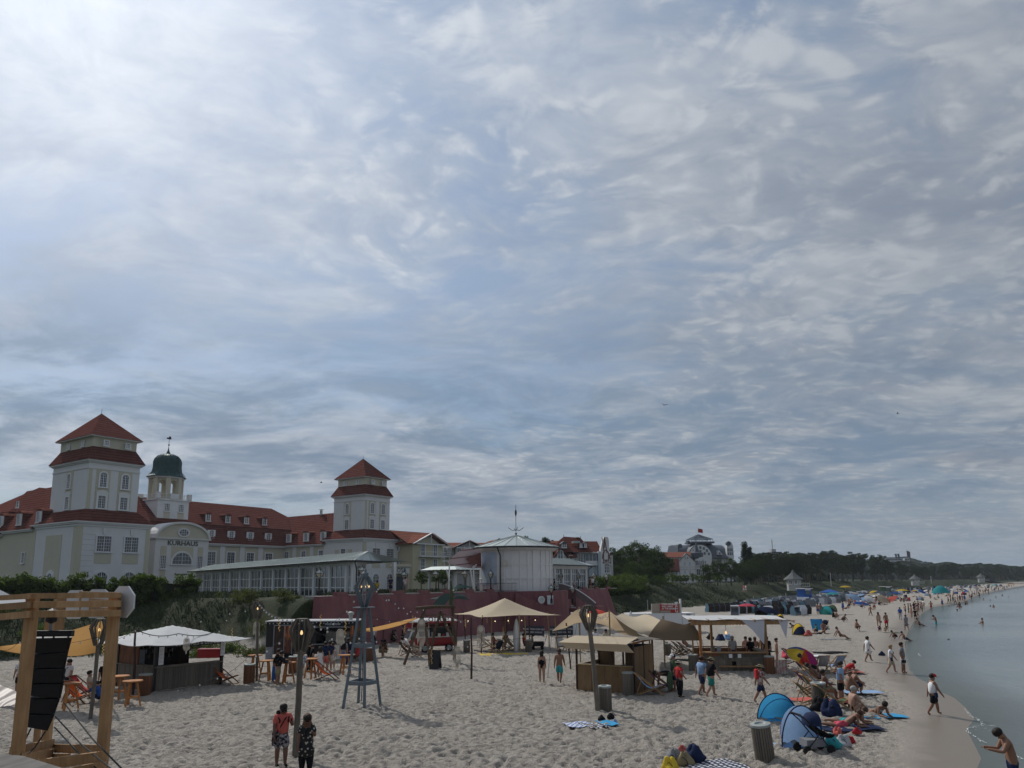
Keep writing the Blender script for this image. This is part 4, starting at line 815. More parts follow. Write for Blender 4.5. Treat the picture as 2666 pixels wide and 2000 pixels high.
# ==== houses and hotels behind the promenade
class Frame:
 """a local frame standing at a pixel and distance, x axis turned by ang from the picture's right"""
 def __init__(s,px,d,ang=0.): q = D(px,1500,d); s.o = Vector((q.x,q.y,0)); s.a = ang; s.u = Vector((math.cos(ang),math.sin(ang),0)); s.v = Vector((-math.sin(ang),math.cos(ang),0))
 def on(s, px, py, y=0.): r = ray(px, py); t = (y + s.o.dot(s.v)) / r.dot(s.v); p = r * t; return (p - s.o).dot(s.u), E + r.z * t
 def om(s, px, py, x=0.): r = ray(px, py); t = (x + s.o.dot(s.u)) / r.dot(s.u); p = r * t; return (p - s.o).dot(s.v), E + r.z * t
def gable_roof(o, x0, x1, y0, y1, z0, z1, along='y', mat=None, over=.5, name='roof'):
 mat = mat or m_tile2; t_ = .22
 if along == 'y': xm = (x0 + x1) / 2; a = [(x0 - over,z0),(xm,z1),(x1 + over,z0),(x1 + over,z0 - t_),(xm,z1 - t_),(x0 - over,z0 - t_)]; b = MB().prism([(x,y0 - over,z) for x,z in a],(0,y1 - y0 + 2 * over,0)); g = [(x0,y0,z0 - .3),(x1,y0,z0 - .3),(xm,y0,z1 - .3)]; vec = (0,y1 - y0,0)
 else: ym = (y0 + y1) / 2; a = [(y0 - over,z0),(ym,z1),(y1 + over,z0),(y1 + over,z0 - t_),(ym,z1 - t_),(y0 - over,z0 - t_)]; b = MB().prism([(x0 - over,y,z) for y,z in a],(x1 - x0 + 2 * over,0,0)); g = [(x0,y0,z0 - .3),(x0,y1,z0 - .3),(x0,ym,z1 - .3)]; vec = (x1 - x0,0,0)
 b.build(name, mat, o); return g, vec
def balcony(o, x, y, z, w, dp=1.1, rz=0.):
 b = MB(); b.b(-w / 2, w / 2, -dp, 0, -.15, .05); r = b.build('balcony', m_white, o, loc=(x, y, z), rz=rz)
 f = MB(); f.b(-w / 2,w / 2,-dp,-dp + .06,.95,1.02).b(-w / 2,w / 2,-dp,-dp + .06,.12,.17); [f.b(-w / 2 + w * i / 16 - .015,-w / 2 + w * i / 16 + .015,-dp + .01,-dp + .04,.1,1.) for i in range(17)]
 for s_ in (-1,1): f.b(s_ * w / 2 - .03,s_ * w / 2 + .03,-dp,0,.95,1.02); [f.b(s_ * w / 2 - .015,s_ * w / 2 + .015,-dp * i / 5 - .015,-dp * i / 5 + .015,.1,1.) for i in range(5)]
 f.build('railing', m_wframe, r)
# ---- ochre hotel with the balconies
f = Frame(1074,150,PI / 2 - KA); H = thing('ochre_hotel','ochre hotel with red roofs, white balconies and letter sign beside the right tower','building',f.o,f.a)
xr = f.on(1152,1450)[0]; ze = f.on(1074,1414)[1]; za = f.on(1117,1390)[1]; yl = f.om(1000,1450)[0]; z3,z2 = f.on(1110,1449)[1],f.on(1110,1487)[1]
pb(H,'wall',M('pale_ochre',(.53,.49,.34),.85,.06),.02,xr,0,11,3.5,ze,label='pale front'); pb(H,'wall',m_yel2,0,xr - .2,.1,yl + 8,3.5,ze - .05,label='ochre side')
g, v = gable_roof(H, 0, xr, 0, 11, ze, za, 'y', over=.9); MB().prism(g, v).build('gable', m_yel, H)
xm = xr / 2; b = MB(); sl_ = [(-.95, ze - .15), (xm, za + .08), (xr + .95, ze - .15)]
for i in (0, 1): b.bar((sl_[i][0], -.95, sl_[i][1]), (sl_[i + 1][0], -.95, sl_[i + 1][1]), .12, .42, up=(0, 1, 0))
b.bar((.2, -.8, ze - .1), (xr - .2, -.8, ze - .1), .15, .22); b.bar((xm, -.8, ze), (xm, -.8, za - .2), .15, .15); b.build('barge_board', m_wframe, H)
g, v = gable_roof(H, .1, xr + 3, 2, yl + 1.5, ze + .2, ze + 2.8, 'x', over=.9); MB().prism(g, v).build('gable', m_yel2, H)
for z in (z3, z2):
 for fx in (.32, .74): window(H, xr * fx, -.01, z + .1, xr * .13, 2.3, 2, 3, sur=.14)
 balcony(H, xr * .56, 0, z, xr * .78)
for z in (f.om(1034, 1429)[1], f.om(1033, 1466)[1]):
 y_ = f.om(1034,1440)[0]; rr_ = MB().prism([(-.1,.75 * math.cos(2 * PI * i / 14),.75 * math.sin(2 * PI * i / 14)) for i in range(14)],(.1,0,0)).build('round_window',m_white,H,loc=(0,y_,z)); MB().prism([(-.13,.48 * math.cos(2 * PI * i / 12),.48 * math.sin(2 * PI * i / 12)) for i in range(12)],(.02,0,0)).build('pane',m_pane,rr_); MB().b(-.16,-.13,-.03,.03,-.48,.48).b(-.16,-.13,-.48,-.03,-.03,.03).b(-.16,-.13,.03,.48,-.03,.03).build('glazing_bar',m_wframe,rr_)
f2 = Frame(1042, 128, 0.05); o = thing('hotel_entrance', 'white entrance porch with dark letters over tall dark glass doors', 'building', f2.o, f2.a)
xa, zt_ = f2.on(1020, 1476); xb, zb_ = f2.on(1062, 1493); xg, zgd = f2.on(1042, 1540)
pb(o,'sign_box',m_white,xa,xb,0,3,zb_,zt_); pb(o,'cornice',m_yel,xa - .3,xb + .3,-.4,3.2,zt_ + .0,zt_ + .45); pb(o,'wall',m_yel2,xa - .1,xb - .05,1.2,3,3.4,zb_); pb(o,'door_glass',m_pane,xa + .1,xb - 1.0,1.08,1.18,3.8,zb_ - .5); pb(o,'column',m_yel,xb - .75,xb - .3,.2,.7,3.4,zb_)
for i in range(4): pb(o, 'door_bar', m_dark, xa + .1 + i * .55, xa + .16 + i * .55, 1.02, 1.07, 3.8, zb_ - .5)
letters(o, 'aROSA', ((xa + xb) / 2 - .15, -.03, (zt_ + zb_) / 2 - .05), 1.05, m_black, sx=.82)
# ---- grey hotel further back
f = Frame(1225, 185, .25); H = thing('grey_hotel', 'grey hotel with twin gables and red roofs behind the membrane sail', 'building', f.o, f.a)
X = lambda px: f.on(px, 1450)[0]; Zf = lambda py: f.on(1225, py)[1]
pb(H, 'wall', m_grey, X(1187), X(1330), 0, 12, 3.5, Zf(1425)); pb(H, 'wall', m_yel, X(1140), X(1186), 2, 12, 3.5, Zf(1420))
for a_, b_, c_, m_ in ((1187, 1255, 1408, m_tile2), (1262, 1330, 1403, m_tile2)):
 y0 = 0 if a_ == 1187 else -.5; g,v = gable_roof(H,X(a_),X(b_),y0,10,Zf(1425),Zf(c_),'y',m_,.8); MB().prism(g,v).build('gable',m_grey,H); b = MB(); xm = (X(a_) + X(b_)) / 2
 b.bar((X(a_) - .9,y0 - .9,Zf(1425) - .1),(xm,y0 - .9,Zf(c_) + .1),.12,.42,up=(0,1,0)); b.bar((X(b_) + .9,y0 - .9,Zf(1425) - .1),(xm,y0 - .9,Zf(c_) + .1),.12,.42,up=(0,1,0)); b.bar((X(a_),y0 - .8,Zf(1427)),(X(b_),y0 - .8,Zf(1427)),.14,.25); b.bar((xm,y0 - .8,Zf(1425)),(xm,y0 - .8,Zf(c_) - .2),.14,.2); b.build('barge_board',m_wframe,H)
g, v = gable_roof(H, X(1158), X(1300), 3, 12, Zf(1420), Zf(1409), 'x', m_tile2, .6)
for px,py in ((1147,1447),(1164,1447),(1195,1446),(1215,1445)): window(H,X(px),(1.98 if px < 1187 else -.01),Zf(py),.95,2.0,2,3,sur=.12)
for px, py in ((1148, 1428), (1171, 1428)):
 w_ = X(1178) - X(1164); o = MB().prism([(X(px) + w_ / 2 * math.cos(PI * i / 10),1.2,Zf(1432) + w_ / 2 * math.sin(PI * i / 10)) for i in range(11)],(0,4,0)).build('arched_dormer',m_white,H); window(o,X(px),1.18,Zf(1444),.9,1.6,3,2,sur=.1,onemesh=True)
balcony(H, X(1160), 2, Zf(1449), X(1186) - X(1140)); balcony(H, X(1160), 2, Zf(1487), X(1186) - X(1140))
for px in (1145, 1158, 1172, 1184): pb(H, 'post', m_wframe, X(px) - .08, X(px) + .08, .8, .96, 3.5, Zf(1449))
pb(H,'frieze',m_wframe,X(1140),X(1187),.75,1.0,Zf(1462),Zf(1459)); pb(H,'balcony_band',m_white,X(1187),X(1255),-1.2,0,Zf(1487),Zf(1485)); pb(H,'balcony_rail',m_wframe,X(1187),X(1255),-1.2,-1.14,Zf(1481),Zf(1480)); pb(H,'arch_window',m_pane,X(1200),X(1207),-.05,0,Zf(1482),Zf(1467)); pb(H,'arch_window',m_pane,X(1217),X(1224),-.05,0,Zf(1482),Zf(1467))
for px,py in ((1226,1437),(1227,1470)): o = MB().prism([(.5 * math.cos(2 * PI * i / 12),-.08,.7 * math.sin(2 * PI * i / 12)) for i in range(12)],(0,.08,0)).build('round_window',m_pane,H,loc=(X(px),0,Zf(py)))
# ---- villa with the brown roofs
f = Frame(1500,150,.12); H = thing('brown_roof_villa','white seaside villa with brown tiled roofs, dormers and a timbered gable','building',f.o,f.a)
c3 = lambda x, y: (1380 + x / 9.217, 1380 + y / 9.217); X = lambda x: f.on(*c3(x, 500))[0]; Zf = lambda y: f.on(*c3(900, y))[1]
pb(H, 'wall', M('blue_white_render', (.50, .55, .60), .8, .06), X(1040), X(1620), 0, 9, 3.5, Zf(530)); m_bw = MATS['blue_white_render']
hipr = MB().add([(X(470),-1,Zf(540)),(X(1480),-1,Zf(540)),(X(1480),9.6,Zf(540)),(X(470),9.6,Zf(540)),(X(905),4,Zf(130)),(X(1320),4,Zf(160))],[(0,1,5,4),(1,2,5),(2,3,4,5),(3,0,4),(3,2,1,0)]); hipr.build('roof',m_tile3,H)
gable_roof(H,X(1300),X(1700),.3,8.5,Zf(530),Zf(245),'x',m_tile3,.3); gable_roof(H,X(450),X(900),2.5,9,Zf(440),Zf(265),'x',m_tile3,.3)
pb(H, 'wall', m_bw, X(480), X(1040), 3, 9, 3.5, Zf(540))
g,v = gable_roof(H,X(560),X(810),-2.5,3,Zf(640),Zf(430),'y',m_tile3,.35); MB().prism(g,v).build('gable',m_white,H); pb(H,'wall',m_white,X(560),X(810),-2.5,3,3.5,Zf(640)); gable_roof(H,X(700),X(1060),-2.2,2.5,Zf(650),Zf(545),'x',m_tile3,.2); pb(H,'wall',m_white,X(812),X(1040),-1.8,2.9,3.5,Zf(655))
window(H,X(670),-2.5,Zf(700),1.0,1.5,2,2,sur=.1); pb(H,'balcony_band',m_wframe,X(600),X(740),-3.3,-2.55,Zf(800),Zf(705)); window(H,X(930),-1.8,Zf(790),.5,1.4,1,2,sur=.08)
for x, y in ((1205, 780),): window(H, X(x), -.02, Zf(y), 1.0, 2.1, 4, 4, sur=.12)
for i in range(4): x = 1320 + i * 85; pb(H,'window_bay',m_pane,X(x),X(x + 74),-.35,-.3,Zf(740),Zf(590)); pb(H,'loggia_post',m_wframe,X(x - 8),X(x),-.4,-.2,3.5,Zf(560))
pb(H,'loggia_rail',m_wframe,X(1300),X(1600),-.5,-.42,Zf(800),Zf(745)); pb(H,'loggia_band',m_white,X(1300),X(1620),-.6,.1,Zf(860),Zf(805)); pb(H,'loggia_band',m_white,X(1150),X(1620),-.6,.1,Zf(560),Zf(540))
for x, w_, y in ((820, 130, 440), (1225, 60, 430), (1330, 60, 430)):
 xx = (X(x + w_ / 2) - X(x - w_ / 2)) / 2; o = MB().b(-xx,xx,0,3,0,Zf(y - 110) - Zf(y)).build('dormer',m_slate,H,loc=(X(x),.0,Zf(y))); hh_ = Zf(y - 110) - Zf(y)
 MB().prism([(-xx - .2,-.2,hh_),(xx + .2,-.2,hh_),(0,-.2,hh_ + xx * .9)],(0,3,0)).build('dormer_roof',m_slate,o); window(o,0,-.02,.15,xx * 1.5,hh_ - .1,2,2,sur=.08,onemesh=True)
pb(H, 'glass_roof', m_zinc, X(1040), X(1205), .3, 1.6, Zf(310), Zf(265))
MB().b(X(1200),X(1280),3.5,4.5,Zf(190),Zf(150)).build('chimney',m_tile3,H); [MB().tube([(X(x),4,Zf(y)),(X(x),4,Zf(y - 60))],.05,4).build('finial',m_dark,H) for x,y in ((905,140),(1320,175))]
xg0,xg1 = X(1660),X(1870); xm = (xg0 + xg1) / 2 + .1; P = [(xg0,3.5),(xg1 + .25,3.5),(xg1,Zf(480)),(xm + .75,Zf(250)),(xm + .55,Zf(180)),(xm - .2,Zf(175)),(xm - .45,Zf(240)),(xg0,Zf(470))]
MB().prism([(x,-1.2,z) for x,z in P],(0,1.2,0)).build('gable_wall',m_white,H); pb(H,'wall',m_bw,X(1610),X(1665),-1,8.5,3.5,Zf(520)); b = MB(); m_timber = M('red_brown_timber',(.13,.05,.045),.8)
for (x0_,y0_,x1_,y1_) in ((1700,180,1740,560),(1760,200,1810,560),(1725,560,1725,790),(1840,600,1850,800),(1700,800,1880,800),(1725,730,1845,730),(1755,440,1755,180),(1770,780,1770,740),(1800,790,1800,740)): b.bar((X(x0_),-1.26,Zf(y0_)),(X(x1_),-1.26,Zf(y1_)),.12,.13)
[b.bar((X(1782) + .72 * math.cos(PI * i / 8),-1.26,Zf(700) + 1.7 * math.sin(PI * i / 8)),(X(1782) + .72 * math.cos(PI * (i + 1) / 8),-1.26,Zf(700) + 1.7 * math.sin(PI * (i + 1) / 8)),.12,.13) for i in range(8)]
b.build('timber_framing',m_timber,H); window(H,X(1800),-1.21,Zf(1040),1.1,1.9,3,3,arch=True,sur=.12); letters(H,'Schloss',(X(1795),-1.24,Zf(840)),.36,m_slate)
for zz in (640, 830): pb(H, 'veranda_floor', m_white, xg1, X(1975), 0, 4, Zf(zz + 12), Zf(zz));
for x in (1900, 1940, 1970): pb(H, 'veranda_post', m_wframe, X(x) - .06, X(x) + .06, 0, .12, 3.5, Zf(600))
pb(H,'veranda_roof',m_tile3,xg1,X(1985),-.3,4.4,Zf(600),Zf(560)); pipe(H,[(X(1150),-.3,Zf(550)),(X(1080),-.2,Zf(610)),(X(1080),-.1,Zf(800))],.06,m_slate); pipe(H,[(X(1300),-.6,Zf(560)),(X(1300),-.6,Zf(800))],.05,m_slate)
f = Frame(1390,200,.1); H = thing('far_red_roof_house','distant house with low red roof and chimney behind the rotunda','building',f.o,f.a); X = lambda px: f.on(px,1450)[0]; Zf = lambda py: f.on(1390,py)[1]
pb(H,'wall',m_grey,X(1380),X(1470),0,9,3.5,Zf(1418)); gable_roof(H,X(1382),X(1466),0,9,Zf(1418),Zf(1406),'x',m_tile2,.5); pb(H,'chimney',m_white,X(1381),X(1385),4,5,Zf(1410),Zf(1401)); pb(H,'chimney',m_tile3,X(1443),X(1448),4,5,Zf(1412),Zf(1404)); gable_roof(H,X(1440),X(1500),5,14,Zf(1416),Zf(1405),'x',m_tile3,.5); pb(H,'wall',m_grey,X(1440),X(1500),5.1,14,3.5,Zf(1416))
# ---- far grand hotel with barrel roofs and glass lantern
f = Frame(1835,330,.1); H = thing('barrel_roof_hotel','distant grand hotel with grey barrel roofs, arched gable and glass pyramid','building',f.o,f.a); c4 = lambda x,y: (1680 + x / 7.9,1360 + y / 7.9); X = lambda x: f.on(*c4(x,700))[0]; Zf = lambda y: f.on(*c4(1200,y))[1]
pb(H, 'wall', m_white, X(680), X(1790), 0, 14, 5, Zf(745))
def barrel(x0,x1,r,zc,hh_,y): return MB().prism([(x0,y + r * math.cos(PI * i / 12),zc + hh_ * math.sin(PI * i / 12)) for i in range(13)],(x1 - x0,0,0))
barrel(X(665), X(1690), 8, Zf(745), Zf(450) - Zf(745), 8).build('barrel_roof', m_slate, H, smooth=True)
for x0_, x1_, top in ((665, 690, 455), (1668, 1810, 395)):
 n_pts = [(X(x0_),Zf(760))] + [(X((x0_ + x1_) / 2) - (X(x1_) - X(x0_)) / 2 * math.cos(PI * i / 8),Zf(600) + (Zf(top) - Zf(600)) * math.sin(PI * i / 8) ** .8) for i in range(9)] + [(X(x1_),Zf(760))]
 MB().prism([(x, -.8, z) for x, z in n_pts], (0, 1.5 if x1_ > 1000 else 14, 0)).build('gable_wall', m_white if x1_ > 1000 else m_slate, H)
for i in range(3): pb(H,'window',m_pane,X(1685 + i * 38),X(1710 + i * 38),-.9,-.8,Zf(680),Zf(620)); pb(H,'window',m_pane,X(1685 + i * 38),X(1710 + i * 38),-.9,-.8,Zf(605),Zf(540))
MB().lathe([(0,0),(1.0,0),(1.0,.8),(0,.8)],12).build('scroll',m_slate,H,loc=(X(718),0,Zf(490))).rotation_euler = (PI / 2,0,0); MB().lathe([(0,0),(1.0,0),(1.0,1.5),(0,1.5)],12).build('scroll',m_slate,H,loc=(X(1705),0,Zf(440))).rotation_euler = (PI / 2,0,0)
R_ = (X(1340) - X(850)) / 2; xm = X(1095); zc = Zf(455) - R_; MB().prism([(xm - R_,-2.5,zc - 4)] + [(xm - R_ * math.cos(PI * i / 18),-2.5,zc + R_ * math.sin(PI * i / 18)) for i in range(19)] + [(xm + R_,-2.5,zc - 4)],(0,10,0)).build('arched_gable',m_slate,H,smooth=True)
MB().prism([(xm - R_ * .9,-2.7,zc - 4)] + [(xm - R_ * .93 * math.cos(PI * i / 18),-2.7,zc + R_ * .93 * math.sin(PI * i / 18)) for i in range(19)] + [(xm + R_ * .9,-2.7,zc - 4)],(0,.2,0)).build('arched_front',m_white,H)
for r_, n_ in ((.72, 7), (.42, 3)):
 for i in range(n_): a = PI * (i + .7) / (n_ + .4); pb(H,'window',m_pane,xm + R_ * r_ * math.cos(a) - .45,xm + R_ * r_ * math.cos(a) + .45,-2.85,-2.72,zc + R_ * r_ * math.sin(a) - .55,zc + R_ * r_ * math.sin(a) + .55)
MB().add([(X(1340) - .5,-2.2,Zf(740)),(X(1690),-2.2,Zf(740)),(X(1440),4,Zf(430)),(X(1150),4,Zf(430)),(X(1690),6,Zf(740)),(X(960),4,Zf(430))],[(0,1,2,3),(1,4,2),(0,3,5)]).build('mansard',m_slate,H)
MB().prism([(X(1460),-2.35,Zf(670)),(X(1550),-2.35,Zf(670)),(X(1480),-2.35,Zf(580))],(0,3,0)).build('dormer',m_white,H); pb(H,'window',m_pane,X(1475),X(1510),-2.45,-2.36,Zf(660),Zf(625)); [pb(H,'window',m_pane,X(x),X(x + 38),-.1,0,Zf(825),Zf(760)) for x in (1470,1520)]
pb(H, 'deck', m_slate, X(960), X(1440), 0, 9, Zf(430), Zf(395)); b = MB(); zl, zh, za = Zf(392), Zf(345), Zf(238); ax, ay = X(1182), 4.5
for i in range(9): x = X(985) + (X(1415) - X(985)) * i / 8; b.bar((x, .5, zl), (x, .5, zh), .16); b.bar((x, 8.5, zl), (x, 8.5, zh), .16)
for x in (X(985), X(1415)): b.bar((x, .5, zh), (ax, ay, za), .2); b.bar((x, 8.5, zh), (ax, ay, za), .2); b.bar((x, .5, zh), (x, 8.5, zh), .2)
for f_ in (.25, .5, .75): x = X(985) + (X(1415) - X(985)) * f_; b.bar((x, .5, zh), (ax, ay, za), .1)
for f_ in (0,.4): b.bar((X(985) + (ax - X(985)) * f_,.5 + (ay - .5) * f_,zh + (za - zh) * f_),(X(1415) + (ax - X(1415)) * f_,.5 + (ay - .5) * f_,zh + (za - zh) * f_),.2)
b.build('lantern_frame',m_slate,H); MB().add([(X(985),.5,zh),(X(1415),.5,zh),(X(1415),8.5,zh),(X(985),8.5,zh),(ax,ay,za)],[(0,1,4),(1,2,4),(2,3,4),(3,0,4)]).build('glass_pyramid',m_glass,H)
pb(H, 'chimney', m_slate, X(915), X(965), 2, 4, Zf(450), Zf(372)); MB().tube([(ax, ay, za), (ax, ay, Zf(90))], .08, 5).build('flagpole', m_wframe, H)
fl = thing('red_flag','small red and white flag over the glass pyramid','flag',f.o + f.u * ax + f.v * ay + Vector((0,0,Zf(190))),f.a); MB().grid(lambda u,v: (u * 2.2,.15 * math.sin(u * 6),v * 1.7 - u * .4),6,2,.03).build('cloth',cloth('red_cloth',(.35,.05,.05)),fl); MB().tube([(0,0,-.3),(0,0,2.)],.05,5).build('pole',m_wframe,fl)
# ---- white house with gable and onion turret
f = Frame(1790,290,-.12); H = thing('white_turret_house','white house with pointed gable, red roof and dark onion turret','building',f.o,f.a); X = lambda x: f.on(*c4(x,800))[0]; Zf = lambda y: f.on(*c4(900,y))[1]
pb(H,'wall',m_white,X(430),X(1010),1,12,4,Zf(710)); pb(H,'wall',m_white,X(690),X(1010),-1,3,4,Zf(800)); g,v = gable_roof(H,X(690),X(1010),-1,8,Zf(800),Zf(635),'y',m_slate,.3); MB().prism(g,v).build('gable',m_white,H)
gable_roof(H,X(350),X(980),1,13,Zf(712),Zf(595),'x',m_tile2,.4); gable_roof(H,X(980),X(1180),.5,8,Zf(780),Zf(640),'x',m_tile3,.3); pb(H,'wall',m_white,X(1011),X(1110),-.4,8,4,Zf(775))
MB().lathe([(X(1230) - X(1110),0),(X(1230) - X(1110),Zf(715) - 4)],12).build('turret_wall',m_white,H,loc=(X(1112),2,4)); q = X(1230) - X(1110)
MB().lathe([(q,-.6),(q * 1.12,0),(q * 1.12,1.6),(q * .6,1.9),(q * .32,3.3),(q * .12,5.5),(0,8.8)],12).build('turret_roof',m_slate,H,loc=(X(1075),2,Zf(715)))
for x,y,w_,h_ in ((820,765,.55,1.0),(868,765,.55,1.0),(1060,890,1.2,1.9),(1080,1090,1.3,2.2),(1150,890,.6,1.6),(1185,890,.6,1.6),(1170,1090,.7,2.2),(1235,895,.5,1.8),(605,910,.9,1.6),(640,910,.9,1.6)): window(H,X(x),(-1.02 if 690 < x < 1010 else (-.42 if x < 1100 and x > 1000 else .2 - 1.4 * (x > 1100 and x < 1200))) if x > 690 else .98,Zf(y),w_,h_,2,2,sur=.08,onemesh=True)
for zz in (915, 965): pb(H, 'string_course', m_grey, X(690), X(1110), -1.12, -.98, Zf(zz + 7), Zf(zz))
for x in (675, 1112): pipe(H, [(X(x), -1.2, Zf(720 if x < 700 else 790)), (X(x) + .5, -1.2, 4)], .12, m_slate)
for i in range(2):
 for j in range(2): pb(H,'blind_window',M('pale_blue_panel',(.48,.52,.6),.8,.04),X(780 + j * 105),X(822 + j * 105),-1.06,-.98,Zf(890 + i * 170),Zf(820 + i * 170))
f = Frame(1740,270,-.2); H = thing('dark_roof_house','low house with steep dark brown roof at the white house side','building',f.o,f.a); X = lambda x: f.on(*c4(x,900))[0]; Zf = lambda y: f.on(*c4(480,y))[1]
pb(H,'wall',m_yel,X(330),X(670),0,8,4,Zf(1010)); gable_roof(H,X(320),X(670),-.5,8,Zf(1010),Zf(740),'x',m_tile3,.4); [window(H,X(500 + i * 35),-.02,Zf(1085),.6,1.3,1,1,sur=.1,onemesh=True) for i in range(5)]; [window(H,X(x),1.2,Zf(880),.8,1.0,2,1,sur=.12,onemesh=True,name='dormer_window') for x in (385,520)]
# ---- pale modern blocks and the wooded ridge at the far right
for px0,px1,y0,y1,d,lab in ((2302,2352,1453,1463,900,'pale flat roofed block with dark window band above the pines'),(2355,2368,1451,1465,930,'narrow pale block beside the flag above the pines'),(2398,2442,1469,1478,1000,'low stepped white terrace building far among the pines'),(2405,2420,1465,1469,1010,'small pale upper storey on the far terrace building'),(1838 + 175,1838 + 193,1441,1456,420,'pale house with roof mast between pine crowns')):
 A_,B_ = D(px0,y1,d),D(px1,y0,d); o = thing('pale_block',lab,'building',(A_.x,d,0)); W_ = B_.x - A_.x; pb(o,'wall',m_white,0,W_,0,15,3,B_.z); pb(o,'window_band',m_pane,W_ * .12,W_ * .92,-.15,0,A_.z + (B_.z - A_.z) * .35,A_.z + (B_.z - A_.z) * .75); pb(o,'flat_roof',m_slate,-.8,W_ + .8,-.8,15.8,B_.z,B_.z + .9)
 if px0 > 2000 and px0 < 2020: MB().tube([(W_ * .45,5,B_.z),(W_ * .4,5,B_.z + 8)],.25,5).build('mast',m_zinc,o); pb(o,'roof_cabin',m_grey,W_ * .2,W_ * .8,4,8,B_.z + .9,B_.z + 2.6)
q = D(2362,1452,930); o = thing('far_flagpole','tall pole with dark flag above the far pines','flag',(q.x,q.y,q.z)); MB().tube([(0,0,-3),(0,0,9)],.3,5).build('pole',m_zinc,o); MB().grid(lambda u,v: (u * 4,.3 * math.sin(u * 5),9 - v * 9 - u * 2),4,3,.05).build('cloth',cloth('dark_red_cloth',(.12,.03,.04)),o)
for px in (2334,2341): q = D(px,1452,900); o = thing('roof_flue','dark leaning flue on the pale block, ' + ('left of the pair' if px < 2340 else 'right of the pair'),'flue',(q.x,q.y,q.z - 1)); MB().tube([(0,0,0),(-.8,0,5.5)],[.9,1.3],6).build('pipe',m_slate,o)
def ridge(name, label, prof, d, mat, seed, rough=3.):
 """far wood: a long lumpy body of foliage"""
 r = random.Random(seed); m = MB(); n = len(prof); vs = []; cols = []
 P = [];
 for (x0_, y0_), (x1_, y1_) in zip(prof[:-1], prof[1:]):
  k = max(1, int((x1_ - x0_) / 2.2)); P += [(x0_ + (x1_ - x0_) * i / k, y0_ + (y1_ - y0_) * i / k) for i in range(k)]
 for px, py in P:
  q = D(px, py, d); z = q.z; x = q.x
  for j,(dy,fz) in enumerate(((-40,0),(-34,.35),(-22,.72),(-6,.93),(12,1.),(60,.95))): vs.append((x + r.gauss(0,.8),d + dy + r.gauss(0,4),3 + (z - 3) * fz + r.gauss(0,rough * .45) * (fz > 0)))
 w = 6; m.add(vs,[(i * w + j,(i + 1) * w + j,(i + 1) * w + j + 1,i * w + j + 1) for i in range(len(P) - 1) for j in range(5)]); o = m.build(name,mat,kind='stuff'); o['label'] = label; return o
m_wood = M('far_wood', (.018, .028, .018), .95, .5, .12, .8, 1.2, spec=.05)
ridge('far_wood','dark far pine wood running along the bay',[(2080,1470),(2200,1462),(2300,1468),(2384,1466),(2440,1473),(2485,1468),(2520,1476),(2567,1470),(2600,1476),(2680,1478),(2800,1482),(2960,1488)],820,m_wood,5)
ridge('wooded_hill','low dark wooded hill rising behind the pines',[(1960,1500),(2240,1470),(2340,1456),(2372,1454),(2395,1461),(2440,1470),(2500,1480),(2600,1490),(2680,1496)],1150,m_wood,6)
ridge('inland_wood','dark wood closing the view between the houses',[(1560,1470),(1600,1440),(1700,1440),(1780,1480),(1860,1490),(1960,1470),(2090,1462)],400,m_wood,8)
# ---- trees
tr_ = random.Random(21)
for i,(px,top,d,s) in enumerate([(1590,1424,185,1.05),(1622,1419,195,1.1),(1664,1407,180,1.18),(1700,1421,190,1.1),(1646,1462,168,.85),(1676,1455,165,.9),(1608,1470,172,.8),(1865,1456,215,.85),(1900,1452,222,.9),(1935,1455,225,.95),(1840,1468,210,.72),(1722,1438,200,.9),(1638,1480,160,.75),(1965,1450,235,.95)]):
 q = D(px, top, d); z = 3.9; s = (q.z - z) / 10.3
 tree('broad',i % 4,q.x,d,z,s,['tall dark leafy tree','broad leafy tree','rounded leafy tree','dark leafy tree'][i % 4] + ' ' + ['at the villa side of the grove','second from the villa in the grove','rising highest in the grove','at the far side of the grove','low in the middle of the grove','in front of the highest grove tree','low beside the villa veranda','before the grand hotel wall','below the grand hotel right gable','right of the grand hotel','before the turret house','beside the dark roofed house','lowest in front of the grove','where the pines begin'][i],'leafy trees behind the grass','leafy_tree',i * 1.7,sz=s)
for i,(px,top,w_) in enumerate([(1936,1406,1.),(1950,1420,.8)]): q = D(px,top,240); tree('column',i,q.x,240,4,(q.z - 4) / 9.6,['tall dark conifer standing above the tree line right of the grand hotel','shorter conifer leaning against the tall one'][i],'upright conifers','conifer')
for i,(px,top) in enumerate([(1368,1391),(1419,1394),(1428,1400)]): q = D(px,top,175); tree('column',i + 2,q.x,175,4,(q.z - 4) / 9.6,['dark conifer behind the rotunda roof peak','dark conifer behind the rotunda roof edge','smaller conifer at the villa roof'][i],'upright conifers','conifer')
for i, px in enumerate((1722, 1735, 1750, 1768, 1786, 1803, 1817, 1832, 1846, 1860, 1874, 1889, 1758, 1778)):
 d = 205 + (i % 3) * 4; q = D(px,1500 - (i % 3) * 3,d); tree('ball',i % 3,q.x,d,3.95,(q.z - 3.95) / 3.5,'round clipped tree in the row along the grass','clipped trees in a row along the grass','clipped_tree',i * 2.1)
for i, (px, top, d) in enumerate([(1097, 1490, 94), (1142, 1482, 96), (1158, 1492, 99)]):
 q = D(px,top,d); tree('ball',i,q.x,d,4.2,(q.z - 4.2) / 3.6,['round dark tree on the terrace left of the pair','taller round tree by the white colonnade','half hidden round tree behind the colonnade corner'][i],'round trees on the terrace','terrace_tree',i,mat=lf_dark)
npine = 0
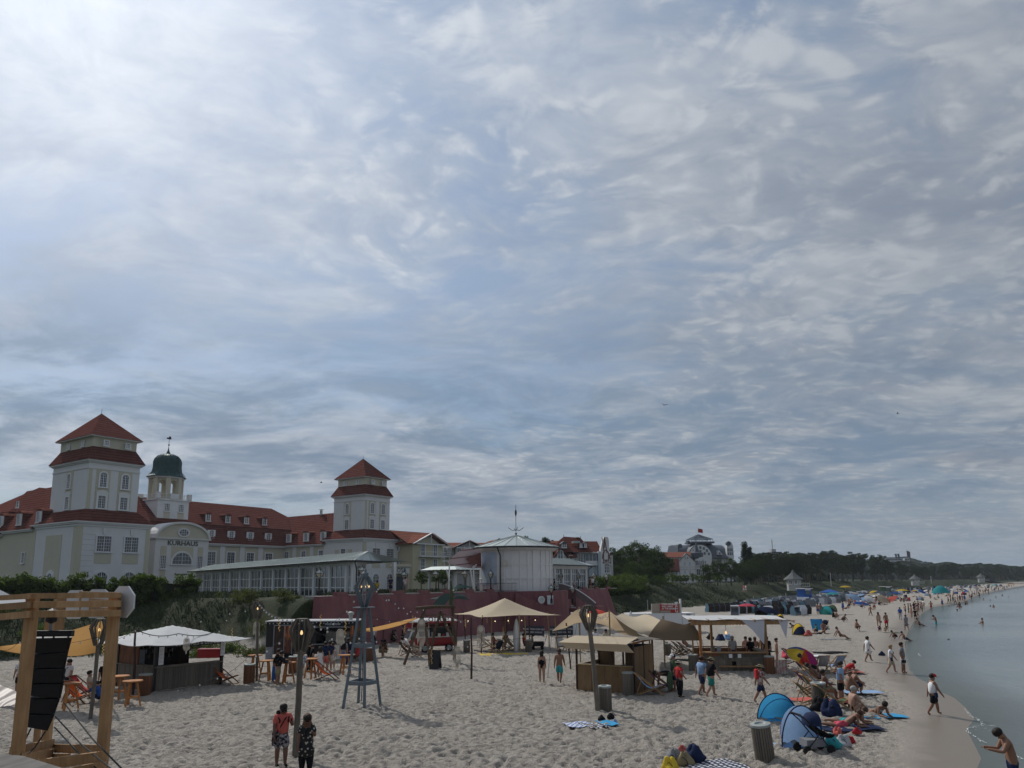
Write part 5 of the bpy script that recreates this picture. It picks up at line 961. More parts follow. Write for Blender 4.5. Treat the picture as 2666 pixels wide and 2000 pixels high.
while npine < 150:
 f_ = tr_.random() ** 1.25; px = 1955 + 760 * f_; d0 = 235 + 470 * f_ ** 1.25; d = d0 * (1 + tr_.random() * .28); tops = np.interp(px,[1955,1985,2040,2100,2144,2190,2240,2269,2300,2384,2432,2485,2520,2567,2666,2720],[1440,1440,1438,1440,1433,1438,1441,1444,1452,1468,1472,1465,1474,1468,1477,1480])
 q = D(px, tops + tr_.uniform(-1, 14), d); z0 = 3.9 + 14 * 0; s = (q.z - z0) / 13.; s = max(.55, min(1.5, s)); npine += 1
 tree('pine',npine % 6,q.x,d,z0,s,'dark pine with bare trunk in the coastal pine belt','pines of the coastal belt','pine_tree',tr_.uniform(0,6.28))
q0,q1 = D(1585,1540,128),D(1688,1540,165); hedge('garden_hedge','long low dark clipped hedge beyond the red wall',(q0.x,q0.y,0),(q1.x,q1.y,0),3.2,1.0,1.2,.13,60,9,lf_dark,trunk=False)
q0,q1 = D(1690,1536,190),D(1776,1536,205); hedge('garden_hedge','low dark hedge in front of the clipped tree row',(q0.x,q0.y,0),(q1.x,q1.y,0),3.3,1.05,1.2,.16,60,10,lf_dark,trunk=False)
for i,(px,py,d,s,h_) in enumerate([(1570,1500,122,2.4,2.6),(1600,1498,126,2.2,2.7),(1632,1497,132,2.2,2.8),(1660,1500,140,2.3,2.7),(1700,1500,175,2.8,3.2),(1590,1512,120,1.6,1.6),(1720,1505,180,2.4,2.8),(2650,1507,500,6,5)][:7]):
 q = D(px,py,d); cs = [(gr.gauss(0,s * .5),gr.gauss(0,s * .4),gr.uniform(.2,h_ * .9)) for _ in range(int(20 * s))]; o = thing('garden_bush','big rounded green bush ' + ['just past the glazed pavilion','behind the lamp at the wall end','left of the garden path','at the end of the dark hedge','left before the clipped trees','low in front of the others at the wall end','right before the clipped trees'][i],'bush',(q.x,q.y,3.9),0,'garden bushes beyond the wall'); inst(o,'foliage',leaf_mesh('foliage',leaves(cs,[gr.uniform(.4,.7) for _ in cs],60,.12,i + 90,.9),lf_mid),kind='stuff')
m_kroof = M('grey_shingle_roof', (.13, .14, .14), .9, .15, 2); m_kwall = M('grey_white_boards', (.36, .38, .38), .8, .08)
# ---- little octagonal dune pavilions, posts and lamps on the grass
for i,(px,d,s,lab) in enumerate([(2067,200,1.,'white octagonal dune kiosk with tent roof nearest the beach chairs'),(2383,352,1.,'white octagonal dune kiosk with tent roof before the middle pines'),(2555,430,1.,'white octagonal dune kiosk with tent roof by the far beach')]):
 base = 1528 if i == 0 else (1519 if i == 1 else 1512); q = D(px,base,d); o = thing('dune_kiosk',lab,'kiosk',(q.x,q.y,q.z),0,'octagonal dune kiosks'); MB().lathe([(1.75,-1),(1.75,2.0)],8,a0=PI / 8,a1=PI / 8 + 2 * PI).build('wall',m_kwall,o)
 MB().lathe([(2.55,1.85),(2.5,2.0),(1.5,2.75),(.55,3.6),(.15,4.3),(0,4.7)],8,a0=PI / 8,a1=PI / 8 + 2 * PI).build('roof',m_kroof,o); [window(o,1.72 * math.sin(a) * 1.0,-1.63 * math.cos(a),.75,.85,.9,2,2,a,sur=.06,onemesh=True) for a in (0,PI / 4,-PI / 4)]; pb(o,'ramp',m_grey,1.6,4.,-1,.5,.0,.18); b = MB(); [b.tube([(1.8 + k * .5,-1,.1),(1.8 + k * .5,-1,.9)],.03,4) for k in range(5)]; b.bar((1.7,-1,.9),(3.9,-1,.9),.05); b.build('railing',m_wframe,o)
for px,y0,y1,d,lab in ((2164,1492,1524,230,'thin pale leaning post before the pines'),(1633,1505,1552,150,'tall thin lamp post beyond the hedge'),(1687,1562,1596,105,'weathered white marker post by the container'),(1777,1523,1538,190,'short white post at the grass edge'),(1962,1553,1563,165,'small white marker post in the dune grass'),(2047,1544,1562,160,'slim white pole behind the beach chairs'),(2425,1500,1518,360,'slim pale pole beside the middle kiosk')):
 a_,b_ = D(px,y0,d),D(px,y1,d); o = thing('slim_post',lab,'post',b_); MB().tube([(0,0,-.3),(0,0,(a_ - b_).length)],.045 * d / 120,6).build('post',m_kwall,o)
 if px == 1633: MB().lathe([(0, 0), (.25, .05), (.25, .35), (0, .45)], 8).build('lamp_head', m_wframe, o, loc=(0, 0, (a_ - b_).length))
for i, (px, py) in enumerate([(2063, 1463), (2140, 1500)]): pass
fp0 = [D(1777,1534,190),D(1860,1540,170),D(1960,1543,160),D(2050,1541,170)]; b = MB(); [b.quad(Vector((p.x,p.y,hgt(p.x,p.y) + .15)),Vector((q.x,q.y,hgt(q.x,q.y) + .15)),Vector((q.x,q.y + 1.6,hgt(q.x,q.y + 1.6) + .15)),Vector((p.x,p.y + 1.6,hgt(p.x,p.y + 1.6) + .15))) for p,q in zip(fp0[:-1],fp0[1:])]; b.build('footpath',m_stone,kind='structure')
# ==== beach bars and furniture
def woodm(name, a, b, rough=.75, stretch=(1, 1, .12), sc_=9):
 t = NT(name); p = t.map(stretch); n1 = t.noise(sc_, 5, .65, p, .4); n2 = t.noise(1.7, 3, .5); oi = t.n.new('ShaderNodeObjectInfo')
 c = t.mix(t.rng(n1,.35,.68),a,b); c = t.mix(t.rng(n2,.35,.65,0,.35),c,tuple(x * .55 for x in a)); v = t.rng(oi.outputs['Random'],0,1,.78,1.12)
 hs = t.n.new('ShaderNodeHueSaturation'); t.l.new(c,hs.inputs['Color']); t.l.new(v,hs.inputs['Value']); t.col(hs.outputs[0]); t.rough(rough); t.b.inputs['Specular IOR Level'].default_value = .2; t.bump(n1,.25,.01); MATS[name] = t.m; return t.m
m_gwood = woodm('weathered_grey_wood',(.115,.10,.082),(.235,.21,.175)); m_pine = woodm('fresh_pine_wood',(.33,.19,.09),(.51,.315,.165)); m_redwood = woodm('red_brown_wood',(.14,.062,.035),(.27,.13,.07))
m_table = woodm('orange_table_wood',(.35,.14,.045),(.52,.24,.09)); m_log = woodm('barked_log',(.085,.058,.04),(.19,.135,.095),.85,(3,3,.4),6); m_reed = woodm('reed_matting',(.15,.092,.048),(.31,.205,.11),.8,(6,6,.12),14)
m_bluewood = M('grey_blue_wood',(.13,.16,.185),.7,.18,2.5,.1,20); m_pole = woodm('dark_pole_wood',(.045,.026,.022),(.10,.06,.05)); m_bamboo = M('bamboo_pole',(.30,.22,.10),.6,.2,3)
m_canvas = M('beige_canvas',(.56,.47,.34),.9,.07,1.5,.1,5); m_bcanvas = M('shaded_brown_canvas',(.15,.105,.065),.9,.1,1.5); m_tcanvas = M('shaded_tan_canvas',(.34,.25,.15),.9,.1,1.5); m_wcanvas = M('white_canvas',(.70,.71,.72),.85,.05,1.0,.15,3); m_mustard = M('mustard_canvas',(.62,.33,.075),.9,.1,2.); thin(m_canvas,.22); thin(m_wcanvas,.3); thin(m_mustard,.4); m_lid = M('dull_metal_lid',(.33,.36,.35),.5,.15,4,metal=.3)  # brown and tan put the shade of turned-away tent slopes into the canvas colour
m_paper = M('white_paper',(.75,.75,.76),.8,.03); m_red = M('red_paint',(.33,.022,.03),.35,.08,2,spec=.5); m_cream = M('cream_paint',(.60,.58,.50),.35,.08,2,spec=.5); m_rubber = M('black_rubber',(.015,.015,.016),.85,.2)
m_cable = M('black_cable', (.01, .01, .01), .7, .1); m_steel = M('grey_steel', (.22, .24, .27), .45, .12, 3, metal=.4)
def emis(name, col, s):
 m = bpy.data.materials.new(name); m.use_nodes = True; b = m.node_tree.nodes['Principled BSDF']; b.inputs['Base Color'].default_value = (*col,1); b.inputs['Emission Color'].default_value = (*col,1); b.inputs['Emission Strength'].default_value = s; MATS[name] = m; return m
m_bulb = emis('lit_bulb',(1.,.66,.30),1.0); m_bulb2 = emis('small_lit_bulb',(1.,.78,.45),1.8); m_bulb0 = M('clear_bulb',(.6,.6,.58),.2,.05)
UPZ = Vector((0, 0, 1))
def foot(px, py, sink=.03): g = G(px, py, .03); h_ = min(.6, hgt(g.x, g.y)); g = G(px, py, h_); return Vector((g.x, g.y, h_ - sink))
# ---- slatted bins
def bin_(px, py, h, w, m, label, tiltx=0., tilty=0.):
 b = foot(px,py,.05); o = thing('slatted_bin',label,'litter bin',b,random.uniform(0,1),'slatted wooden litter bins'); o.rotation_euler[0] = tiltx; o.rotation_euler[1] = tilty; k = 24; r = w / 2
 key = ('slat', m.name, round(h, 1), round(w, 2))
 if key not in UNIT: UNIT[key] = MB().b(-.012, .012, -r * .105, r * .105, 0, 1).mesh('slat', m)
 for i in range(k): a = 2 * PI * i / k; inst(o,'slat',UNIT[key],(r * math.cos(a),r * math.sin(a),0),(0,0,a),(1,1,h * .955 + .02 * ((i * 7) % 3 - 1)))
 MB().lathe([(r * .93,0),(r * .93,h * .93),(0,h * .93)],20).build('drum',m_rubber,o); MB().lathe([(r * 1.06,h * .93),(r * 1.08,h * .96),(r * 1.06,h),(r * .62,h + .012),(r * .5,h - .03),(0,h - .05)],24).build('lid',m_lid,o,smooth=True); return o
bin_(1992,1972,1.06,.56,m_gwood,'grey slatted bin leaning in the sand, nearest of all the bins',.02,-.13); bin_(1577,1850,1.06,.52,m_gwood,'grey slatted bin at the foot of the lantern pole by the reed hut',0,-.03); bin_(1636,1806,1.06,.54,m_gwood,'grey slatted bin standing against the front corner of the reed hut')
bin_(1806,1746,1.0,.54,m_gwood,'grey slatted bin left of the pine timber bar'); bin_(2005,1752,1.0,.54,m_redwood,'brown slatted bin at the right corner of the pine timber bar'); bin_(2136,1840,1.05,.58,m_gwood,'grey slatted bin hemmed in by green deck chairs',0,-.05)
bin_(376,1806,1.0,.6,m_redwood,'brown slatted bin at the left corner of the cocktail bar'); bin_(648,1776,1.02,.58,m_redwood,'brown slatted bin between cocktail bar and high tables'); bin_(764,1750,1.0,.6,m_redwood,'brown slatted bin in front of the food truck menu')
bin_(1215,1699,1.0,.5,m_gwood,'grey slatted bin holding a dark pole left of the beige tent'); bin_(1376,1698,1.0,.5,m_gwood,'grey slatted bin under the right side of the beige tent'); bin_(962,1722,1.0,.55,m_redwood,'brown slatted bin behind the blue grey timber tower'); bin_(1083,1690,1.0,.55,m_gwood,'grey slatted bin at the front of the red van'); bin_(1738,1708,.95,.5,m_gwood,'grey slatted bin behind the reed hut under the brown tent edge')
# ---- lantern poles
def lantern_pole(base, top, d, hw, hh_, label, r=.085):
 B = foot(*base) if d is None else Vector(D(base[0],base[1],d)); T = D(top[0],top[1],B.y); ax = (T - B); L = ax.length; q = UPZ.rotation_difference(ax.normalized()).to_euler()
 o = thing('lantern_pole',label,'lamp post',B); o.rotation_euler = q; MB().tube([(0,0,-.2),(.02,0,L * .4),(0,0,L - hh_ * .96)],r,10).build('pole',m_gwood,o,smooth=True); k = 12
 for i in range(k):
  a = 2 * PI * i / k; c_, s_ = math.cos(a), math.sin(a); z0 = L - hh_; P = [(.12, z0), (hw, z0 + hh_ * .68), (hw * .45, L - .02)]; m = MB()
  for (r0_, z_0), (r1_, z_1) in zip(P[:-1], P[1:]): m.bar((r0_ * c_, r0_ * s_, z_0), (r1_ * c_, r1_ * s_, z_1), .022, .11, up=(c_, s_, 0.001))
  m.build('slat', m_gwood, o)
 MB().lathe([(0,L - .03),(hw * .52,L - .03),(hw * .52,L + .02),(0,L + .02)],12).build('top_plate',m_gwood,o); MB().lathe([(0,L - hh_ - .02),(.17,L - hh_ - .02),(.17,L - hh_ + .03),(0,L - hh_ + .03)],12).build('collar',m_gwood,o)
 MB().tube([(0,0,L - .05),(0,0,L - hh_ * .36)],.012,5).build('flex',m_cable,o); MB().lathe([(0,-.06),(.035,-.045),(.045,0),(.03,.05),(.02,.08),(0,.08)],10).build('bulb',m_bulb,o,smooth=True,loc=(0,0,L - hh_ * .42)); return o
lantern_pole((768,1967),(787,1612),None,.37,1.05,'tall wooden lantern pole between the red shirted man and veiled woman',.095); lantern_pole((668,1772),(671,1566),None,.36,.98,'wooden lantern pole by the high tables before the food truck',.07)
lantern_pole((1556,1853),(1530,1577),None,.36,1.0,'leaning wooden lantern pole in front of the reed hut',.10); lantern_pole((235,1872),(262,1612),None,.34,1.05,'leaning wooden lantern pole behind the speaker frame',.075)
# ---- blue grey timber tower
B4 = [foot(893,1841),foot(949,1843),foot(991,1834),foot(933,1826)]; ctr = sum(B4,Vector()) / 4; o = thing('timber_tower','slender blue grey timber tower with diamond head on the open sand','tower',(ctr.x,ctr.y,0)); cl = Vector((ctr.x,ctr.y,0))
dT = ctr.y; zT = D(946,1583,dT).z; zD = D(953,1496,dT).z; ins = [(p - cl) * .26 for p in B4]; pa = lambda i,z: Vector(((B4[i] - cl).x * (1 - z / zT) + ins[i].x * z / zT,(B4[i] - cl).y * (1 - z / zT) + ins[i].y * z / zT,z))
for i in range(4): MB().bar(pa(i, -.1), pa(i, zT), .11, .11).build('leg', m_bluewood, o)
for z in (D(949, 1776, dT).z, D(949, 1680, dT).z):
 for i in range(4): MB().bar(pa(i, z), pa((i + 1) % 4, z), .07, .16).build('cross_rail', m_bluewood, o)
MB().lathe([(0, zT), (.5, zT), (.5, zT + .04), (0, zT + .04)], 12).build('disc', m_bluewood, o)
for i in range(8): a = PI / 8 + i * PI / 4; c_,s_ = math.cos(a),math.sin(a); m = MB(); zz = [zT + .04,zT + (zD - zT) * .62,zD - .1]; m.bar((.1 * c_,.1 * s_,zz[0]),(.44 * c_,.44 * s_,zz[1]),.03,.13,up=(c_,s_,0)); m.bar((.44 * c_,.44 * s_,zz[1]),(.12 * c_,.12 * s_,zz[2]),.03,.13,up=(c_,s_,0)); m.build('head_slat',m_bluewood,o)
MB().lathe([(.16, zD - .16), (.16, zD + .05), (.08, zD + .12), (0, zD + .22)], 10).build('cap', m_bluewood, o)
for i in range(5): a = i * 1.3; MB().lathe([(0,-.06),(.04,0),(0,.07)],8).build('bulb',m_bulb,o,loc=(.2 * math.cos(a),.2 * math.sin(a),zT + .95 + .05 * (i % 2)))
MB().tube([pa(1, zT * .9) + Vector((.03, .1, 0)), (0, 0, zT * .5), (-.02, .05, .25)], .018, 5).build('rope', m_cable, o)
# ---- cocktail bar
Cc = foot(399,1799,0); Rc = foot(573,1778,0); ang = math.atan2(Rc.y - Cc.y,Rc.x - Cc.x); L = (Rc - Cc).length; o = thing('cocktail_bar','square beach bar with white tent roof and grey plank counter','bar',(Cc.x,Cc.y,0),ang); dp = 3.9; Hc = 1.26
for i in range(int(L / .095)): x = .06 + i * .095; pb(o, 'plank', m_gwood, x, x + .085, -.03 - .006 * (i % 3), .02, .02, Hc - .06)
for i in range(int(dp / .095)): y = .06 + i * .095; pb(o, 'plank', m_gwood, -.03 - .006 * (i % 3), .02, y, y + .085, .02, Hc - .06)
pb(o,'counter_top',m_gwood,-.05,L + .05,-.12,.38,Hc - .05,Hc + .01); pb(o,'counter_top',m_gwood,-.12,.38,.38,dp,Hc - .05,Hc + .01); pb(o,'inner_panel',m_black,0.05,L,.04,.1,.02,Hc - .06)
for x, y in ((.0, 0.), (L, 0.), (0., dp), (L, dp)): pb(o, 'corner_post', m_black, x - .07, x + .07, y - .07, y + .07, -.1, 2.6)
pb(o,'side_wall',m_redwood,-.01,.05,dp * .45,dp,Hc + .02,2.45); pb(o,'back_wall',m_black,0,L * .82,dp - .05,dp,.02,2.5); pb(o,'side_wall',m_pole,L * .82 - .03,L * .82,dp * .55,dp,.02,2.5); pb(o,'floor',m_gwood,0.1,L,.1,dp,-.05,.03)
for z in (1.35, 1.62, 1.9, 2.15): pb(o, 'shelf', m_pole, .5, L * .78, dp - .4, dp - .06, z, z + .03)
bt = [MB().lathe([(0,0),(.035,0),(.035,.16),(.012,.2),(.012,.25),(0,.25)],7).mesh('bottle',M('bottle_' + str(i),c_,.15,.1)) for i,c_ in enumerate(((.05,.12,.06),(.25,.2,.15),(.12,.05,.02),(.4,.42,.45)))]
for i in range(42): z = (1.38,1.65,1.93)[i % 3]; x = .6 + (L * .72 - .2) * ((i // 3) / 13); q = inst(None,'bottle',bt[(i * 7) % 4],Vector((Cc.x,Cc.y,0)) + Matrix.Rotation(ang,3,'Z') @ Vector((x,dp - .25,z))); tag(q,'small bottle on the dark back shelves of the cocktail bar','bottle','bottles on the cocktail bar shelves')
pb(o,'fridge',m_steel,.45,1.05,dp - .75,dp - .12,.05,1.9); pb(o,'fascia',m_black,-.1,L + .1,-.04,.0,2.18,2.5); letters(o,'COCKTAILS & DRINKS',(L * .6,-.06,2.32),.27,M('sign_white',(.62,.62,.62),.6),bold=True,sx=.95)
for x,y,zz in ((.25,-.08,1.35),(L - .02,-.1,1.55)): pb(o,'menu_board',m_paper,x - .13,x + .13,y - .02,y,zz,zz + .9); [pb(o,'menu_line',M('print_grey',(.25,.25,.26),.8),x - .1,x + .09 - .03 * (i % 3),y - .026,y - .0205,zz + .1 + i * .07,zz + .115 + i * .07) for i in range(11)]
za_ = Zat(Vector((Cc.x, Cc.y, 0)) + Matrix.Rotation(ang, 3, 'Z') @ Vector((L / 2, dp / 2, 0)), 1628); ce = 2.48
def canopy(u, v):
 x = -1.15 + (L + 2.3) * u; y = -1.15 + (dp + 2.3) * v; r_ = max(abs(u - .5),abs(v - .5)) * 2; s_ = .10 * abs(math.sin(2 * PI * u)) * abs(v - .5) * 2 * r_ + .10 * abs(math.sin(2 * PI * v)) * abs(u - .5) * 2 * r_; return (x,y,za_ - (za_ - ce) * r_ ** .93 - s_ + .02 * math.sin(u * 31) * math.sin(v * 27))
MB().grid(canopy, 28, 28, .02).build('canopy', m_wcanvas, o, smooth=True)
tb = thing('red_cool_box','red rectangular cool box on the ledge behind the cocktail bar','box',D(548,1712,47)); MB().b(-.7,.7,-.3,.3,0,.45).b(-.74,.74,-.33,.33,.45,.53).build('box',m_red,tb)
# ---- high tables
tm = {}
def high_table(px, py, label, s=1., rz=0.):
 b = foot(px, py, .02); o = thing('high_table', label, 'table', b, rz, 'round high tables of orange wood'); h = 1.1 * s
 if not tm: tm['t'] = MB().lathe([(0,0),(.42,0),(.43,.02),(.42,.05),(0,.05)],24).mesh('table_top',m_table); tm['l'] = MB().bar((.38,0,0),(.17,0,1.08),.07,.09).mesh('leg',m_table); tm['r'] = MB().bar((.3,-.16,.42),(-.16,-.22 + .45,.42),.035,.07).mesh('rail',m_table)
 inst(o, 'table_top', tm['t'], (0, 0, h - .03))
 for k in range(3): inst(o, 'leg', tm['l'], (0, 0, 0), (0, 0, k * 2 * PI / 3));
 for k in range(3):
  a,b2 = k * 2 * PI / 3,(k + 1) * 2 * PI / 3; MB().bar((.30 * math.cos(a),.3 * math.sin(a),.4),(.3 * math.cos(b2),.3 * math.sin(b2),.4),.035,.08).build('rail',m_table,o)
 return o
for px,py,lab,rz in ((341,1838,'nearest to the slatted bin at the cocktail bar',.3),(308,1822,'half hidden behind the right timber post',1.),(178,1846,'seen through the timber frame by the orange chairs',.6),(662,1754,'furthest left by the truck, behind the lantern pole',.2),(692,1772,'left of the man in black',1.2),(748,1778,'under the elbows of the man in black',.1),(808,1766,'just right of the tall lantern pole',.9),(897,1754,'left beside the timber tower',.5)): high_table(px,py,'orange wooden high table ' + lab,1.,rz)
# ---- food truck
A_ = foot(690,1718,0); B_ = foot(926,1716,0); d_ = (B_ - A_); ang = math.atan2(d_.y,d_.x); L = d_.length; tk = thing('food_truck','long black food trailer with open serving hatch and pale roof','trailer',(A_.x,A_.y,0),ang); o = tk; H0 = 2.72
def ux(px): r = ray(px,1690); t = (A_.x * math.sin(ang) - A_.y * math.cos(ang)) / (r.x * math.sin(ang) - r.y * math.cos(ang)); p = r * t; return (p.x - A_.x) * math.cos(ang) + (p.y - A_.y) * math.sin(ang)
h0, h1 = ux(822), ux(908)
pb(o,'body',m_black,0,h0,.0,2.3,.45,H0); pb(o,'body',m_black,h1,L,0,2.3,.45,H0); pb(o,'body',m_black,h0,h1,0,2.3,.45,1.15); pb(o,'body',m_black,h0,h1,0,2.3,2.3,H0); pb(o,'body',m_black,h0,h1,2.0,2.3,1.15,2.3); pb(o,'roof',m_wcanvas,-.08,L + .08,-.1,2.4,H0,H0 + .07)
pb(o,'counter',m_steel,h0 - .1,h1 + .1,-.35,.05,1.12,1.17); MB().add([(h0 - .1,0,2.3),(h1 + .1,0,2.3),(h1 + .1,-1.1,2.42),(h0 - .1,-1.1,2.42),(h0 - .1,0,2.24),(h1 + .1,0,2.24),(h1 + .1,-1.1,2.36),(h0 - .1,-1.1,2.36)],[(0,1,2,3),(7,6,5,4),(3,2,6,7),(0,3,7,4),(1,5,6,2),(0,4,5,1)]).build('hatch',m_steel,o)
pb(o,'shelf_unit',m_cream,h0 + .3,h1 - .3,1.6,1.95,1.2,1.9); letters(o,'FOODKLASSIK',((h0 + h1) / 2,-.02,2.52),.17,M('sign_white',(.6,) * 3),bold=True)
for px0, px1, m_, nm in ((713, 736, m_pole, 'door'),): pb(o, nm, m_, ux(px0), ux(px1), -.04, 0, .5, 2.45)
for px_ in (712, 739, 760): pb(o, 'door_frame', m_steel, ux(px_) - .03, ux(px_) + .03, -.07, 0, .45, 2.5)
pb(o, 'door_frame', m_steel, ux(712), ux(760), -.07, 0, 2.44, 2.5)
t = NT('fire_picture'); s_ = t.sep(); n1 = t.noise(2.5,4,.6,dist=1.); t.col(t.mix(t.rng(n1,.42,.6),(.06,.012,.006),t.mix(t.rng(s_[2],-.5,.45),(.12,.03,.01),(.60,.17,.03)))); t.rough(.4)
pb(o,'picture_panel',t.m,ux(740),ux(759),-.055,-.01,.55,2.42); pb(o,'picture_panel',t.m,ux(911),ux(919),-.03,0.02,.9,2.4); pb(o,'menu_board',m_black,ux(762),ux(775),-.06,0,.9,2.3)
for i in range(10): pb(o, 'menu_line', M('chalk_grey', (.18,) * 3, .9), ux(763), ux(773) - .1 * (i % 3), -.068, -.061, 1.1 + i * .11, 1.12 + i * .11)
for x in (1.6,L - 2.2): MB().lathe([(0,-.1),(.32,-.1),(.34,0),(.32,.1),(0,.1)],16).build('wheel',m_rubber,o,loc=(x,.25,.33)).rotation_euler = (PI / 2,0,0)
pb(o,'side_skirt',m_steel,ux(692),ux(710),-.05,0,.1,.95); MB().lathe([(.14,0),(.14,.35),(.24,.4),(.24,.55),(0,.62)],10).build('roof_vent',m_lid,o,loc=(ux(905),.8,H0 + .05)); pb(o,'oven',m_cream,ux(868),ux(893),-.5,-.1,.1,1.1)
for i in range(26): q = MB().lathe([(0,-.09),(.03,-.07),(.03,-.03),(0,0)],6).build('bulb',m_bulb0,o,loc=(L * i / 25,-.12,H0 - .02 - .06 * abs(math.sin(i * .9))))
# ---- red and cream camper van
A_ = foot(1056,1700,0); B_ = foot(1184,1694,0); A_ = Vector((A_.x,A_.y,0)); ang = math.atan2(B_.y - A_.y,B_.x - A_.x); vn = thing('camper_van','old red and cream camper van with pop-up roof turned into a coffee bar','van',A_,ang * .9); VL = (B_ - A_).length; o = vn; m = MB(); ns = 22; prof = []
for i in range(ns + 1):
 f = i / ns; x = VL * f; nose = max(0,1 - f * 7); tail = max(0,(f - .93) / .07); zt = 1.88 - .95 * nose ** 1.2 - .12 * tail; ww = .86 - .16 * nose ** 2 - .06 * tail
 pr = []
 for j in range(21):
  a = -PI / 2 + 2 * PI * j / 20; ca,sa_ = math.cos(a),math.sin(a); e = .42; yy = ww * (abs(ca) ** e) * (1 if ca > 0 else -1); zz = sa_; zc = (zt + .42) / 2; hh2 = (zt - .42) / 2; z = zc + hh2 * (abs(zz) ** .5) * (1 if zz > 0 else -1); yy *= (1 - .10 * max(0,(z - 1.1))); xx = x + (.22 * (z - .42) if nose > 0 and z > 1.05 else 0) * nose; pr.append((xx,.86 + yy,z))
 prof.append(pr)
vs = [p for r_ in prof for p in r_]; w_ = 21; fs = [(i * w_ + j,(i + 1) * w_ + j,(i + 1) * w_ + j + 1,i * w_ + j + 1) for i in range(ns) for j in range(20)]; fs += [tuple(range(20)),tuple(ns * w_ + j for j in range(20))]
m.add(vs, fs); m.mi = []
for f in m.fs if hasattr(m,'fs') else m.f: c_ = sum((Vector(m.v[k]) for k in f),Vector()) / len(f); line = .62 + .62 * min(1,c_.x / 1.15) ** .6; m.mi.append(0 if c_.z < line else 1)
m.build('body', [m_red, m_cream], o, smooth=True)
xs = lambda px: ux2(px)
def ux2(px): r = ray(px,1670); c_,s_ = math.cos(ang),math.sin(ang); t = (A_.x * s_ - A_.y * c_) / (r.x * s_ - r.y * c_); p = r * t; return (p.x - A_.x) * c_ + (p.y - A_.y) * s_
sv0,sv1 = ux2(1118),ux2(1180); pb(o,'dark_opening_panel',m_black,sv0,sv1,-.02,.1,1.22,1.92); pb(o,'counter',m_cream,sv0,sv1,-.25,.02,1.18,1.22); pb(o,'side_window',m_pane,ux2(1090),ux2(1113),-.015,.1,1.25,1.65)  # black panel stands in for the unlit inside of the serving hatch
MB().add([(.16,.2,1.12),(.16,1.5,1.12),(.5,1.4,1.68),(.5,.3,1.68)],[(0,1,2,3)]).build('windscreen',m_pane,o); MB().add([(.34,-.0,1.15),(.78,-.02,1.15),(.78,.03,1.62),(.56,.03,1.62)],[(0,1,2,3)]).build('door_window',m_pane,o); MB().lathe([(0,0),(.11,0),(.13,.03),(0,.05)],14).build('headlight',m_lid,o,loc=(-.02,.35,.82)).rotation_euler = (0,-PI / 2,0)
MB().lathe([(0,0),(.11,0),(.13,.03),(0,.05)],14).build('headlight',m_lid,o,loc=(-.02,1.37,.82)).rotation_euler = (0,-PI / 2,0); pb(o,'bumper',m_cream,-.12,-.04,.05,1.67,.42,.54)
for x in (ux2(1106), ux2(1168)):
 wv = MB().lathe([(.2,-.09),(.31,-.09),(.33,0),(.31,.09),(.2,.09)],20).build('wheel',m_rubber,o,loc=(x,.1,.33)); wv.rotation_euler = (PI / 2,0,0); MB().lathe([(0,.1),(.1,.11),(.2,.09),(.21,-.05)],16).build('hub',m_lid,wv)
MB().b(sv0 * .35,VL - .03,.05,1.67,1.88,1.9).build('roof_deck',m_cream,o); MB().add([(.45,.1,1.88),(VL - .05,.1,1.88),(VL - .05,1.6,1.88),(.45,1.6,1.88),(.45,.1,2.42),(VL - .05,.1,2.42),(VL - .05,1.6,2.42),(.45,1.6,2.42)],[(1,2,6,5),(3,0,4,7),(2,3,7,6)]).build('pop_up_cloth',m_red,o)
pb(o, 'awning', m_red, sv0 - .3, VL - .05, -.45, .1, 2.28, 2.4)
MB().grid(lambda u,v: (.2 + (VL - .15) * u,-.28 + 2.1 * v,2.42 + .20 * math.sin(PI * v) * (1 - abs(2 * u - 1) ** 4 * .6) + .02),14,8,.09).build('pop_up_roof',m_wcanvas,o,smooth=True); [pb(o,'roof_strut',m_cream,x - .03,x + .03,-.0,.06,1.88,2.35) for x in (.5,sv0 - .1,VL - .15)]
for i,(c_,x,s_) in enumerate(((m_steel,.25,.3),(m_cream,.75,.2),(m_red,1.1,.16),(m_wcanvas,1.45,.24),(m_table,1.7,.18))): pb(o,'counter_item',c_,sv0 + x * (sv1 - sv0) / 2.0 - s_ / 2,sv0 + x * (sv1 - sv0) / 2.0 + s_ / 2,-.1,.1,1.22,1.22 + s_ * 1.2)
# ---- log frame with the coffee sign
dL = 51.; P = lambda px,py,d=dL: D(px,py,d); o = thing('log_gateway','rough log gateway with hanging wire coffee sign before the van','gateway',foot(1140,1728)); og = o.location.copy()
def log(pts, r, nm='log'): return MB().tube([Vector(p) - og for p in pts], r, 8).build(nm, m_log, o, smooth=True)
log([P(1083,1584,51),P(1130,1580,50.6),P(1184,1580,51.4)],.11,'beam'); log([P(1107,1582,50.9),P(1085,1640,50.6),P(1052,1731,50.4)],.10,'leg'); log([P(1096,1605,51.2),P(1110,1650,51),P(1116,1690,50.5),P(1119,1735,50.2)],.10,'leg'); log([P(1149,1590,51.3),P(1132,1640,51.5),P(1122,1700,52)],.09,'leg')
log([P(1150,1598,51),P(1165,1635,51),P(1186,1680,51.6)],.09,'leg'); log([P(1179,1584,51.4),P(1178,1622,51.6),P(1186,1665,52),P(1183,1719,52.4)],.11,'leg')
m = MB(); [m.tube([P(a[0],a[1],50.7) - og,P(b[0],b[1],50.7) - og],.025,5) for a,b in (((1102,1603),(1160,1599)),((1102,1603),(1104,1628)),((1160,1599),(1162,1620)),((1104,1628),(1162,1620)))]; m.build('sign_wire',m_log,o); letters(o,'Coffee',tuple(P(1132,1611,50.65) - og),.62,m_log,sx=1.15)
